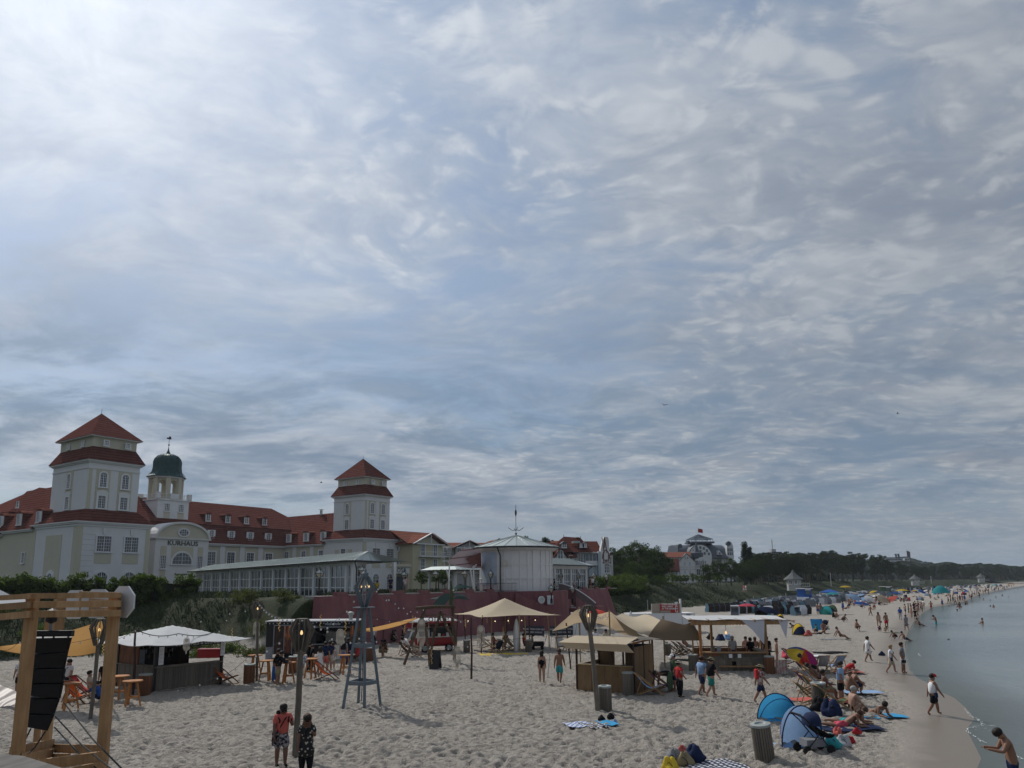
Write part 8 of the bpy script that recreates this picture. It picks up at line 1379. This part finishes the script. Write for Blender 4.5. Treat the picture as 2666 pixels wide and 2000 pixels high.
for a in ((851,1768,255 - 180 + 20,'orange','bright orange deck chair on open sand left of the timber tower',rw),(588,1779,100,'orange','orange deck chair behind the cocktail bar corner',rw),(205,1830,100,'orange','orange red deck chair with its back to the seated man',rw),(222,1812,90,'red','red deck chair of the seated man by the speaker frame',rw),(933,1720,180,'red','red deck chair behind the timber tower',rw),
          (1293,1700,330,'navy','blue grey deck chair nearest under the beige tent',None),(1270,1688,110,'beige','beige deck chair at the left pole of the beige tent',None),(1319,1696,60,'lgrey','pale lilac deck chair in the middle under the beige tent',None),(1336,1692,50,'beige','beige deck chair beside the surfboard',None),(1461,1694,170,'lgrey','lone pale deck chair right of the beige tent',None),(1494,1694,160,'navy','dark blue deck chair left of the reed hut',None),(1527,1695,175,'beige','beige deck chair seen through the reed hut',None),
          (1693,1806,100,'lblue','white and blue deck chair leaning towards the reed hut corner',None),(1728,1799,100,'purple','dark purple deck chair beside the reed hut wall',rw),(1760,1706,85,'green','dark deck chair left under the stretch tent',rw),(1776,1705,85,'grey','dark grey deck chair in the middle under the stretch tent',rw),
          (2118,1836,95,'green','green deck chair nearest, left of the bin',None),(2172,1845,95,'green','green deck chair right of the bin',None),(2136,1796,100,'lblue','white and blue printed deck chair above the bin',None),(2112,1800,95,'purple','dark brown framed deck chair left behind the bin',rw),(2130,1812,95,'green','green deck chair directly behind the bin',None),(2142,1748,10,'lgrey','grey deck chair with red towel edges facing away',m_pine),(2176,1748,350,'lblue','pale deck chair with dark towel over its top',None),(2070,1730,120,'lgrey','folded deck chair under the rainbow parasol',rw)):
 deck_chair(a[0], a[1], a[2], a[3], a[4], a[5])
deck_chair(1790,1706,85,'grey','deck chair holding a sunbather under the stretch tent',rw,('sunbather in grey shorts lounging under the stretch tent',dict(bot=('shorts','grey'),skin='tan')))
deck_chair(1062,1706,100,'black','dark deck chair at the left gateway leg',rw,('woman in white shirt lounging at the left gateway leg',dict(top=('tee','white'),bot=('shorts','beige'),fem=True,long=True))); deck_chair(2108,1768,95,'navy','deck chair of the dark haired man by the parasol',None,('dark haired man in red shirt lounging behind the printed deck chair',dict(top=('tee','red'),bot=('shorts','black'),skin='dark')))
for px,py,po,fa,lab,kw in ((1286,1692,'chair',100,'person in pink top reclining in the left tent chair',dict(top=('tank','coral'),bot=('shorts','navy'),skin='tan')),(1316,1688,'chair',200,'person seated facing the pier under the beige tent',dict(top=('tank','brown'),bot=('shorts','black'),skin='tan')),(1384,1696,'chair',270,'woman in beige dress seated beside the right tent bin',dict(top=('tee','khaki'),bot=('shorts','beige'),fem=True)),(1366,1694,'chair',100,'person in red seated behind the right tent bin',dict(top=('tee','red'),bot=('shorts','navy'))),
 (1005,1708,'sit',250,'woman with long dark hair sitting at the low picnic table',dict(top=('tee','brown'),fem=True,long=True,bot=('shorts','khaki'))),(990,1708,'sit',100,'man sitting at the low picnic table',dict(top=('tank','green'),bot=('shorts','khaki'),skin='tan')),(1076,1708,'chair',95,'person in pale clothes reading beside the van front',dict(top=('tee','beige'),bot=('shorts','beige'))),
 (2210,1812,'sit',80,'woman in dark bikini sitting on the white towel',dict(top=('bra','teal'),bot=('brief','teal'),fem=True,skin='tan',hair='brown')),(2224,1806,'sit',95,'bald man sitting behind the bikini woman',dict(bot=('shorts','navy'),skin='tan',hair=None)),(2220,1866,'sit',85,'shirtless man with grey cap sitting on the sand',dict(bot=('brief','black'),hair='grey',det=True,w=1.12)),(2283,1862,'prone',170,'woman with black and white headband lying with a phone',dict(top=('bra','white'),bot=('brief','white'),fem=True,skin='tan')),
 (2200,1893,'prone',95,'man in neon pink shorts lying on his front',dict(bot=('shorts','pink'),skin='tan',hair='brown',det=True)),(2214,1884,'prone',100,'second sunbather lying beside the pink shorts',dict(bot=('shorts','turq'),skin='tan',hair='brown')),(2152,1822,'chair',100,'sunbather seated behind the bin with feet on the sand',dict(bot=('shorts','khaki'),skin='dark')),(2130,1786,'lounge',95,'sunbather behind the printed deck chair',dict(bot=('shorts','navy'),skin='dark')),(2203,1748,'prone',80,'sunbather in red lying on the coral towel',dict(top=('tee','red'),bot=('brief','red'),fem=True)),
 (2189,1664,'sitback',100,'woman in dark bikini reclining on the open sand',dict(top=('bra','black'),bot=('brief','black'),fem=True,skin='tan',hair='brown')),(2229,1642,'sit',90,'lone woman sitting sideways on the open sand',dict(top=('bra','brown'),bot=('brief','brown'),fem=True,skin='tan')),(2169,1612,'sit',100,'person in black sitting behind the dark haired pair',dict(top=('tee','black'),bot=('shorts','black'))),(2176,1612,'sit',80,'woman sitting beside the person in black',dict(bot=('brief','brown'),fem=True)),(2192,1620,'crouch',100,'tanned person bowed over a towel',dict(bot=('brief','black'),skin='dark')),
 (2054,1621,'supine',90,'sunbather lying flat right of the timber bar roof',dict(bot=('brief','grey'))),(2072,1636,'prone',280,'sunbather lying behind the yellow beach shell',dict(bot=('brief','black'),skin='dark')),(2128,1650,'sit',270,'child in teal shirt sitting by the blue windbreak',dict(top=('tee','teal'),bot=('shorts','navy'))),(2136,1652,'prone',100,'sunbather lying below the blue windbreak',dict(bot=('shorts','navy'),skin='tan')),(2145,1648,'sit',200,'sunbather sitting below the blue windbreak',dict(bot=('brief','brown'),skin='tan')),
 (2335,1665,'crouch',280,'boy digging at the edge of the water',dict(bot=('shorts','black'),skin='tan')),(2356,1670,'sitback',85,'boy sitting with legs stretched towards the water',dict(bot=('shorts','navy'),skin='tan')),(2290,1645,'crouch',200,'small child in purple squatting on the sand',dict(top=('tee','purple'),bot=('shorts','purple'))),(2303,1646,'crouch',160,'small child in khaki squatting beside the purple one',dict(top=('tee','khaki'),bot=('shorts','beige')))):
 P(px, py, 1.1 if 'small child' in lab else (1.4 if 'boy' in lab or 'child' in lab else 1.72), po, fa, lab, **kw)
# ==== beach gear
TH = {}
def tcl(c):
 if c not in TH: m = cl(c).copy(); m.name = 'thin_' + c; TH[c] = thin(m, .5)
 return TH[c]
def towel(px, py, w, l, col, label, rz=0., mat=None):
 b = foot(px,py,-.02); o = thing('beach_towel',label,'towel',b,rz); rg = random.Random(px); ph = rg.random() * 6; MB().grid(lambda u,v: ((u - .5) * l,(v - .5) * w,.015 + .02 * math.sin(u * 9 + ph) * math.sin(v * 7 + ph)),12,6,.012).build('cloth',mat or cl(col),o,smooth=True); return o
def bag(px, py, s, col, label, cat='bag', flat=.8, rz=0., z=0.):
 b = foot(px,py,.01); b.z += z; o = thing('beach_bag',label,cat,b,rz); g_ = random.Random(px); a1,a2,a3 = (g_.uniform(0,6) for _ in range(3)); m = MB().lathe([(0,0),(.40 * s,.0),(.48 * s,.1 * s),(.46 * s,.3 * s),(.38 * s,.46 * s),(.30 * s,.52 * s),(.24 * s,.62 * s),(.1 * s,.66 * s),(0,.6 * s)],18); m.v = [((x + .12 * z_ * math.sin(a1)) * (1 + .16 * math.sin(7 * z_ / s + a2)) + .05 * s * math.sin(5 * math.atan2(y,x) + a3),y * flat * (1 + .2 * math.sin(3 * math.atan2(y,x) + a1)),z_ * (.85 + .3 * math.sin(2 * math.atan2(y,x) + a2) * (z_ > .2 * s))) for x,y,z_ in m.v]; m.build('bag',cl(col),o,smooth='all'); MB().tube([(-.2 * s,-.3 * s * flat,.42 * s),(-.12 * s,-.42 * s * flat,.5 * s),(.05 * s,-.46 * s * flat,.3 * s),(.12 * s,-.42 * s * flat,.1 * s)],.022 * s,5).build('strap',m_rubber,o); return o
t = NT('checked_blue'); s_ = t.sep(); a = t.math('GREATER_THAN',t.math('SINE',t.math('MULTIPLY',s_[0],26)),0); b = t.math('GREATER_THAN',t.math('SINE',t.math('MULTIPLY',s_[1],22)),0); f = t.math('ABSOLUTE',t.math('SUBTRACT',a,b)); t.col(t.mix(f,(.08,.16,.38),(.62,.64,.68))); t.rough(.9); CL['check'] = t.m
t = NT('dark_check'); s_ = t.sep(); a = t.math('GREATER_THAN',t.math('SINE',t.math('MULTIPLY',s_[0],34)),0); b = t.math('GREATER_THAN',t.math('SINE',t.math('MULTIPLY',s_[1],34)),-.3); f = t.math('MULTIPLY',a,b); t.col(t.mix(f,(.02,.03,.07),(.6,.6,.62))); t.rough(.9); CL['dcheck'] = t.m
towel(1508,1888,1.0,1.0,'check','blue and white checked towel on the open sand, left half',.35); towel(1545,1890,1.1,.8,'stripeb','bold black and white patterned towel on the open sand',.35,CL['dcheck']); towel(1582,1884,1.0,.6,'sky','bright blue towel edge behind the sandals',.35)
bag(1566,1876,.32,'black','small black bag on the checked towel'); bag(1590,1872,.34,'black','tall black bag standing on the checked towel',flat=.5); bag(1602,1882,.2,'lblue','rolled pale cap on the blue towel','hat'); bag(1573,1899,.2,'black','black sandals at the front edge of the towel','sandals',.6)
towel(1862,1996,1.3,1.6,'x','dark blue and white checked picnic blanket at the bottom edge',.3,CL['dcheck']); bag(1754,1990,.62,'grey','grey and black cooler backpack at the bottom edge','backpack',.6); bag(1782,1992,.55,'khaki','olive bag with yellow rim at the bottom edge'); bag(1808,1984,.72,'navy','large navy backpack on the checked blanket','backpack',.7); bag(1745,2004,.5,'yellow','mustard yellow cloth bundle at the bottom edge','bundle'); bag(1778,1978,.25,'coral','rolled red cloth on the olive bag','cloth',z=.25)
for px,py,w,l,c,lab in ((2244,1803,.9,1.8,'lblue','white blue towel under the bikini woman'),(2090,1822,.9,1.5,'coral','coral red towel left behind the green chairs'),(2170,1826,.9,1.2,'coral','coral red towel right behind the bin'),(2292,1866,.9,1.9,'sky','bright blue towel of the woman with headband'),(2215,1897,1.,2.2,'navy','dark blue towel of the man in pink shorts'),(2210,1751,.8,1.6,'coral','coral towel beyond the standing man'),(2110,1708,1.0,2.2,'white','white and red patterned towel behind the rainbow parasol'),(2160,1699,1.0,2.4,'black','black and white blanket beyond the rainbow parasol'),(2165,1665,.9,1.8,'grey','grey towel beside the reclining woman'),(2125,1584,.8,1.6,'white','white towel by the last beach chairs'),(2203,1601,.7,2.6,'brown','long brown blanket on the far sand'),(1770,1718,.8,1.4,'black','dark blanket under the stretch tent'),(1310,1704,1.6,3.6,'yellow','yellow ground mat under the beige tent'),(1252,1647 + 20,.8,1.6,'brown','dark mat left at the wall foot'),(2322,1648,.5,1.7,'green','green bodyboard on the wet sand')): towel(px,py,w,l,c,lab,random.uniform(-.3,.3))
for px,py,s,c,lab in ((2048,1712,.8,'pink','pink flowered bag stack beside the timber bar corner'),(2060,1706,.7,'purple','dark striped bag beside the timber bar corner'),(2135,1852,.8,'black','black backpack between the green deck chairs'),(2168,1866,.95,'navy','dark teal backpack between green chair and sitting man'),(2104,1655,.75,'coral','bright red bag beside the yellow beach shell'),(2232,1910,.32,'red','red toy bucket on the sand'),(2170,1947,.62,'turq','turquoise mesh bag standing by the stroller'),(2196,1942,.5,'lgrey','clear plastic toy bag beside the turquoise bag'),(2216,1934,.3,'red','small red toy watering can'),(2180,1912,.36,'coral','red plastic bucket right of the stroller'),(2296,1707,.45,'navy','dark bag on the sand near the strolling couple'),(1895,1665,.7,'lblue','light blue bag pile seen through the timber bar'),(1875,1668,.8,'navy','dark bag pile seen through the timber bar'),(1850,1664,.7,'black','black bag pile left in the timber bar view')): bag(px,py,s,c,lab)
b = foot(2035,1752); o = thing('draped_chair','chair draped with pale pink towels at the right end of the timber bar','chair',b); MB().grid(lambda u,v: (-.3 + .62 * u,-.12 + .05 * math.sin(u * 22) + .1 * (1 - v),.72 * (1 - v) + .02),20,6,.03).build('towel',cl('stripes') if 'stripes' in CL else cl('pink'),o,smooth=True); MB().tube([(-.3,.1,0),(-.28,0,.72),(.32,0,.74),(.34,.1,0)],.03,6).build('frame',m_pine,o)
c = D(2088,1716,44.); c.z = 1.05; o = thing('rainbow_parasol','yellow, orange, magenta and blue beach parasol tilted on its side','parasol',c); o.rotation_euler = (R(30),R(14),0); m = MB(); r0 = .88
for k in range(8):
 m.mat((1,2,3,0,0,1,2,2)[k]); a0,a1 = 2 * PI * (k + .4) / 8,2 * PI * (k + 1.4) / 8; pr = [(0,.42),(.4,.36),(.8,.17),(1.0,0)]; pts = [(r0 * r * math.cos(a) * (1 - .0 * r),r0 * r * math.sin(a),z) for r,z in pr for a in (a0,(a0 + a1) / 2,a1)]; m.add(pts,[(i * 3 + j,i * 3 + 3 + j,i * 3 + 4 + j,i * 3 + 1 + j) for i in range(3) for j in range(2)])
m.build('canopy',[tcl('yellow'),tcl('orange'),thin(cloth('magenta',(.42,.04,.20)),.5),tcl('blue')],o,smooth=True); MB().tube([(0,0,.4),(0,0,-1.2)],.018,5).build('pole',m_wframe,o)
def shell(px, py, w, h, c1_, c2_, label, face=200, door=True):
 b = foot(px, py); o = thing('beach_shell', label, 'beach tent', b, R(180 - face)); m = MB(); m.mat(0)
 def fn(u,v): a = PI * u; q = PI * .62 * v; return (w / 2 * math.cos(a) * (1 - .18 * v),.55 * w * (math.sin(q) * .9) * math.sin(a) + .05,h * math.sin(a) * (math.cos(q * .78)) ** .8 if v < .99 else .02)
 m.grid(lambda u,v: fn(u,v * .55),18,6,0); k = len(m.f); m.mat(1); m.grid(lambda u,v: fn(u,.55 + v * .44),18,5,0); m.build('shell_cloth',[tcl(c1_),tcl(c2_)],o,smooth='all'); MB().tube([fn(i / 18,0) for i in range(19)],.022,6).build('rim',cl('navy'),o,smooth=True); MB().tube([fn(i / 18,.55) for i in range(19)],.016,5).build('rib',cl('purple'),o,smooth=True); pb(o,'ground_sheet',cl(c1_),-w / 2,w / 2,0,w * .5,.0,.02); return o
shell(2026,1878,1.6,1.05,'sky','sky','bright blue pop-up beach shell nearest the pier',215); shell(2094,1944,1.5,1.3,'lblue','lblue','pale blue beach tent behind the stroller',170); shell(2079,1654,1.3,1.15,'yellow','navy','yellow and dark blue beach shell on the middle sand',225); shell(2155,1600,2.5,1.35,'turq','teal','turquoise dome tent by the last beach chairs',150); shell(2170,1594,2.2,1.2,'green','navy','dark dome tent behind the turquoise one',150); shell(2005,1618,2.2,.9,'turq','lblue','flat pale turquoise shell behind the timber bar roof',180); shell(1985,1612,2.2,1.7,'navy','black','dark beach tent under the pink red parasol',180); shell(2032,1616,1.0,.9,'yellow','black','small yellow shell tip behind the timber bar roof',200)
b = foot(2131,1640); o = thing('windbreak','bright blue rectangular windbreak on the middle sand','windbreak',b); o.rotation_euler = (R(-22),0,0); MB().grid(lambda u,v: (-.65 + 1.3 * u,.06 * math.sin(u * 3),1.25 * v),6,3,.03).build('cloth',tcl('sky'),o)
def stroller(px, py, s, label, rz):
 b = foot(px,py); o = thing('stroller',label,'stroller',b,rz); o.scale = (s,s,s); [MB().lathe([(0,-.03),(.11,-.03),(.12,0),(.11,.03),(0,.03)],14).build('wheel',m_rubber,o,loc=(x,y,.12)).__setattr__('rotation_euler',(PI / 2,0,0)) for x in (-.32,.36) for y in (-.26,.26)]; f = MB(); [f.tube([(-.32,y,.12),(.05,y,.5),(.36,y,.12)],.018,5).tube([(.05,y,.5),(-.2,y,.8),(-.45,y,1.02)],.018,5) for y in (-.26,.26)]; f.tube([(-.45,-.26,1.02),(-.45,.26,1.02)],.022,6); f.build('frame',m_rubber,o); MB().grid(lambda u,v: (-.15 + .65 * u,-.24 + .48 * v,.5 + .35 * (1 - u) ** 2 - .1 * math.sin(PI * v)),8,4,.05).build('seat',cl('black'),o,smooth=True); MB().lathe([(.34,0),(.32,.16),(.22,.28),(0,.34)],12,a0=PI / 2,a1=3 * PI / 2).build('hood',cl('navy'),o,loc=(.1,0,.72),smooth='all'); MB().b(-.28,.25,-.2,.2,.18,.36).build('basket',cl('grey'),o); return o
stroller(2118,1957,1.18,'large black stroller wagon before the pale blue tent',.15); stroller(2150,1639,1.0,'black stroller standing beside the blue windbreak',1.4)
def parasol(px, py, r, h, col, label, tilt=0., group='small parasols on the far beach', pos=None, s=.25):
 b = pos if pos is not None else foot(px,py); o = thing('parasol',label,'parasol',b,px,group); o.rotation_euler = (tilt,tilt * .5,0); k = ('par',round(r,1),s)
 if k not in UNIT: UNIT[k] = MB().lathe([(r,-.0),(r * .7,s * r * .6),(r * .35,s * r * .95),(0,s * r * 1.1)],10).mesh('canopy',m_wcanvas,'all'); UNIT['pp'] = MB().tube([(0,0,0),(0,0,1)],.025,5).mesh('pole',m_wframe)
 q = inst(o,'canopy',UNIT[k],(0,0,h)); q.material_slots[0].link = 'OBJECT'; q.material_slots[0].material = tcl(col); inst(o,'pole',UNIT['pp'],(0,0,0),(0,0,0),(1,1,h + .1)); return o
parasol(1946,1610,1.3,1.75,'pink','pink red parasol before the first row of beach chairs'); parasol(2241,1577,1.7,.35,'blue','flat blue parasol lying on the far sand',.1); parasol(2325,1571,1.6,1.0,'coral','orange red parasol tilted towards the sea',-.5); parasol(2260,1572,1.5,1.1,'white','white parasol tipped on its side',.7); parasol(2293,1571,1.6,1.2,'beige','cream parasol tipped like a shell',.8); parasol(2202,1543,2.4,2.2,'yellow','bright yellow green parasol above the chair rows'); parasol(2452,1571,1.9,2.3,'turq','turquoise pointed parasol near the bathers',0,s=.8); parasol(2350,1556,1.8,2.0,'yellow','lime green parasol on the far beach'); parasol(2170,1564,2.,1.6,'turq','pale turquoise parasol behind the dome tents'); parasol(1997,1612,1.4,1.3,'navy','dark see-through parasol behind the flat turquoise shell',.3)
# ---- hooded wicker beach chairs
m_wick = M('dark_wicker',(.035,.025,.022),.9,.3,20,.3,30); m_bc = {'blue': M('beach_chair_blue',(.11,.21,.29),.7,.12,3),'grey': M('beach_chair_grey',(.15,.165,.19),.7,.12,3),'white': M('beach_chair_white',(.55,.57,.62),.7,.08,3)}; HC = {}
hcm = dict(back=MB().add([(-.58,.42,.05),(.58,.42,.05),(.58,.55,.95),(-.58,.55,.95),(-.58,.15,1.5),(.58,.15,1.5),(-.58,-.38,1.42),(.58,-.38,1.42)],[(0,1,2,3),(3,2,5,4),(4,5,7,6)]).mesh('hood',m_wick),side=MB().prism([(0,.42,.05),(0,.55,.95),(0,.15,1.5),(0,-.38,1.42),(0,-.28,.8),(0,-.5,.6),(0,-.5,.05)],(.05,0,0)).mesh('side_panel',m_bc['blue']),seat=MB().b(-.55,.55,-.5,.42,.05,.45).b(-.52,.52,.2,.4,.45,1.0).mesh('seat',m_bc['grey']),fr=MB().b(-.6,.6,-.42,-.34,1.3,1.46).mesh('valance',m_bc['white']))
def hooded(px, py, face, c, full=True, lab=None):
 b = foot(px,py,.02); o = thing('hooded_beach_chair',lab or 'hooded wicker beach chair in the crowded rows by the dune','beach chair',b,R(180 - face),'hooded beach chairs in rows'); h_ = inst(o,'hood',hcm['back'])
 if c != 'blue': h_.material_slots[0].link = 'OBJECT'; h_.material_slots[0].material = m_bc[c]
 for x in (-.63,.58): q = inst(o,'side_panel',hcm['side'],(x,0,0)); q.material_slots[0].link = 'OBJECT'; q.material_slots[0].material = m_bc['blue' if c == 'blue' else c]
 if full: inst(o, 'seat', hcm['seat']); inst(o, 'valance', hcm['fr'])
 return o
hr = random.Random(5); nth = ['first', 'second', 'third', 'fourth', 'fifth']
for i in range(5): hooded(1848 + i * 14.5, 1594 - i * .8, 335, 'blue', True, nth[i] + ' dark wicker beach chair from the dune end of the front row')
for i,(px,py,f_,lab) in enumerate(((1914,1601,200,'light blue beach chair turned sideways before the front row'),(1930,1598,340,'dark backed beach chair left behind the pink red parasol'),(1948,1597,335,'dark backed beach chair straight behind the pink red parasol'),(1967,1597,340,'dark backed beach chair right behind the pink red parasol'),(1986,1600,338,'dark backed beach chair above the dark tent'),(2001,1604,215,'light blue beach chair with its open side to the sea'),(2015,1601,340,'dark backed beach chair right of the light blue one'),(2031,1600,338,'second dark backed beach chair right of the light blue one'),(2052,1600,340,'lone dark backed beach chair in the middle gap'),(2072,1603,150,'beach chair with a white towel over its side'),(2088,1601,335,'dark backed chair right of the towel draped one'),(2100,1600,340,'last dark backed chair of the front row'))): hooded(px,py,f_,'blue' if i % 5 else 'white',True,lab)
for y,x0,x1,n in ((1588,1916,2110,11),(1582,1930,2135,12),(1577,1950,2170,13),(1572,1985,2200,13),(1568,2030,2240,13),(1564,2070,2270,13),(1560,2110,2300,14),(1556,2170,2330,12),(1552,2200,2360,13),(1548,2240,2400,13),(1543,2290,2440,13),(1538,2340,2500,14),(1533,2420,2560,12),(1529,2480,2620,12)):
 for i in range(n): hooded(x0 + (x1 - x0) * (i + hr.uniform(-.25,.25)) / n,y + hr.uniform(-1.6,1.2) - (i / n) * 2.2,330 + hr.uniform(-50,60),hr.choice(['blue','grey','grey','white'] if y < 1585 else ['blue','grey']),y > 1572)
b = foot(2108, 1553);
for px,py,d,W_,Hh,c_,lab in ((2095,1557,178,2.6,2.1,'blue','blue and white rental cabin above the beach chair rows'),(2306,1541,262,3.2,1.7,'green','dark green rental cabin on the far beach')):
 q = D(px,py,d); o = thing('rental_cabin',lab,'cabin',q,.5); pb(o,'wall',cl(c_),-W_ / 2,W_ / 2,-1,1,0,Hh); pb(o,'roof',m_wframe,-W_ / 2 - .2,W_ / 2 + .2,-1.3,1.2,Hh,Hh + .14); pb(o,'hatch',m_pane,-W_ * .3,W_ * .3,-1.06,-1,Hh * .4,Hh * .8); pb(o,'sign',m_wframe,-W_ * .35,W_ * .35,-1.05,-1,Hh * .84,Hh * .98)
q = D(2160,1556,190); o = thing('blue_pavilion_tent','low blue pavilion tent beside the rental cabin','tent',q); MB().lathe([(3.4,1.3),(1.5,1.75),(0,2.1)],4,a0=.4,a1=.4 + 2 * PI).build('canopy',cl('blue'),o); [MB().tube([(x,y,0),(x,y,1.4)],.04,5).build('pole',m_wframe,o) for x,y in ((2.9,1.2),(-2.9,-1.2),(-1.2,2.9),(1.2,-2.9))]
# ---- the crowd: standing and wading people measured one by one, then the far bathers
outfits = [dict(bot=('shorts','navy')),dict(bot=('shorts','teal'),skin='tan'),dict(top=('tee','white'),bot=('shorts','grey')),dict(bot=('brief','black'),top=('bra','black'),fem=True),dict(top=('tee','black'),bot=('shorts','black')),dict(bot=('shorts','red'),skin='tan'),dict(top=('dress','blue'),fem=True),dict(bot=('suit','navy'),fem=True,skin='tan')]
for px,py,po,fa,k,lab,sk_ in ((2289,1633,'walk',20,dict(bot=('suit','beige'),fem=True,long=True,hair='brown',sub=('bag',)),'long haired woman in pale swimsuit carrying a basket',0),(2309,1635,'back',170,dict(bot=('shorts','red'),skin='tan',w=1.1),'man in red swim shorts with arms held away',0),(2345,1614,'walk',30,dict(top=('tee','blue'),bot=('jeans','lgrey')),'walker in bright blue shirt at the waterline',0),(2361,1642,'walk',10,dict(top=('tunic','grey'),fem=True,hair='brown'),'woman in loose grey dress at the waterline',0),(2267,1604,'stride',90,dict(bot=('shorts','khaki'),skin='tan'),'tanned person leaning into a step on the sand',0),(2276,1589,'bend',200,dict(bot=('shorts','pink')),'person bending over in pink shorts',0),(2195,1591,'stand',60,dict(top=('dress','blue'),fem=True),'person wrapped in a blue towel by the dome tents',0),(2138,1600,'stand',10,dict(bot=('shorts','red'),skin='tan'),'bather in red shorts by the turquoise tent',0),(2130,1600,'stand',200,dict(bot=('shorts','blue')),'bather in blue shorts by the turquoise tent',0),
 (2438,1629,'lookphone',280,dict(bot=('shorts','turq'),skin='tan'),'man in turquoise shorts wading knee deep',.35),(2560,1634,'reach',280,dict(bot=('shorts','orange'),skin='tan'),'man in bright orange shorts wading with an arm out',.55),(2395,1631,'sitback',90,dict(bot=('brief','black'),skin='tan'),'person sitting in the shallow water',.1),(2516,1629,'swim',270,{},'swimmer with only the head showing, beside the orange shorts',1.45),(2470,1672,'swim',90,{},'swimmer with only the head showing, nearest the beach',1.4),(2531,1587,'swim',0,dict(bot=('shorts','black')),'left of two children standing chest deep',.85),(2544,1587,'swim',0,dict(bot=('shorts','black')),'right of two children standing chest deep',.85),(2580,1588,'reach',270,dict(bot=('shorts','navy'),skin='dark'),'bather throwing with an outstretched arm',.8),(2588,1591,'stand',200,dict(bot=('shorts','navy')),'tall bather next to the throwing one',.5),(2610,1556,'stand',180,dict(bot=('shorts','black')),'lone dark bather far out in the shallows',.6),(2642,1547,'reach',90,{},'bather with raised arm at the right edge',.7),(2656,1572,'swim',90,{},'swimmer head at the right edge',1.5),(2518,1575,'swim',0,{},'small bather waist deep near the groups',.8),(2499,1586,'stand',0,dict(bot=('shorts','red'),skin='dark'),'thin bather wading near the groups',.3)):
 P(px, py, 1.72 if 'child' not in lab else 1.4, po, fa, lab, sink=sk_, **k)
cr = random.Random(9); nW = 0
for i,(px,py) in enumerate([(2358,1600),(2366,1596),(2372,1598),(2374,1608),(2380,1592),(2383,1588),(2387,1594),(2392,1588),(2398,1590),(2402,1594),(2406,1586),(2390,1606),(2384,1614),(2425,1588),(2454,1579),(2470,1572),(2476,1570),(2482,1569),(2488,1574),(2494,1567),(2500,1566),(2506,1565),(2512,1566),(2530,1564),(2524,1556),(2532,1552),(2538,1550),(2543,1548),(2550,1556),(2560,1546),(2590,1540),(2600,1538),(2612,1534),(2622,1532),(2640,1528),(2574,1549),(2566,1545)]): P(px,py,cr.uniform(1.5,1.8),cr.choice(['stand','walk','back','hips']),cr.uniform(0,360),'small figure in the dark group standing along the waterline',group='people standing along the waterline',**outfits[i % 8])
for i in range(14): px = cr.uniform(2490,2660); P(px,np.interp(px,[2490,2660],[1590,1545]) + cr.uniform(-8,10),1.7,cr.choice(['swim','stand','reach']),cr.uniform(0,360),'tiny bather standing in the far shallows',group='bathers in the far shallows',sink=cr.uniform(.7,1.3),**outfits[i % 8])
for i in range(95):
 f_ = cr.random(); px = 2200 + 440 * f_; py = np.interp(px,[2200,2300,2400,2500,2640],[1578,1568,1558,1546,1528]) + cr.uniform(-8,12) * (1 - .6 * f_); P(px,py,1.7,cr.choice(['sit','supine','stand','sit','crouch','prone','walk']),cr.choice([0,60,120,180,270]),'tiny sunbather among the parasols on the far beach',group='people on the far beach',**outfits[i % 8])
for i in range(44):
 f_ = cr.random(); px = 2215 + 440 * f_; py = np.interp(px,[2200,2300,2400,2500,2660],[1568,1558,1548,1538,1522]) + cr.uniform(-6,8) * (1 - .5 * f_); parasol(px,py,cr.choice([1.0,1.3,1.6]),cr.uniform(.5,2.1),cr.choice(['blue','white','red','turq','navy','lgrey','orange','green','lblue','yellow','purple','beige']),'small colourful parasol in the crowd on the far beach',cr.uniform(-.5,.5))
for i in range(16):
 px = cr.uniform(2220,2600); py = np.interp(px,[2200,2300,2400,2500,2660],[1576,1565,1554,1543,1524]) + cr.uniform(-4,8); q = shell(px,py,1.9,.95,cr.choice(['blue','turq','red','navy','lgrey','green']),cr.choice(['navy','lblue','grey']),'small dome tent in the crowd on the far beach',cr.uniform(100,250)); q['group'] = 'dome tents on the far beach'
for px,py,d,lab in ((1730,1055,90,'gull high above the pines'),(2337,1077,110,'gull high above the bathers'),(836,1257,100,'gull beside the right tower')):
 o = thing('gull','tiny dark ' + lab,'bird',D(px,py,d),px); MB().tube([(-.18,0,0),(0,0,.02),(.2,0,0)],[.01,.06,.02],6).build('body',m_slate,o); [MB().add([(-.08,0,0),(.1,0,0),(.02,s_ * .3,.16),(-.1,s_ * .62,.1)],[(0,1,2,3)]).build('wing',m_slate,o) for s_ in (-1,1)]
bpy.data.scenes.remove(TS)
# ---- the air: thin sea haze over the whole bay
hz_ = MB().b(-2600,2600,-60,2600,-5.2,46).build('haze',bpy.data.materials.new('sea_haze'),kind='stuff'); hz_['label'] = 'thin pale sea haze over the bay'; m = hz_.data.materials[0]; m.use_nodes = True; n = m.node_tree.nodes; n.clear(); v = n.new('ShaderNodeVolumePrincipled'); v.inputs['Color'].default_value = (.80,.88,1,1); v.inputs['Density'].default_value = .00011; v.inputs['Anisotropy'].default_value = .3; q = n.new('ShaderNodeOutputMaterial'); m.node_tree.links.new(v.outputs[0],q.inputs['Volume'])
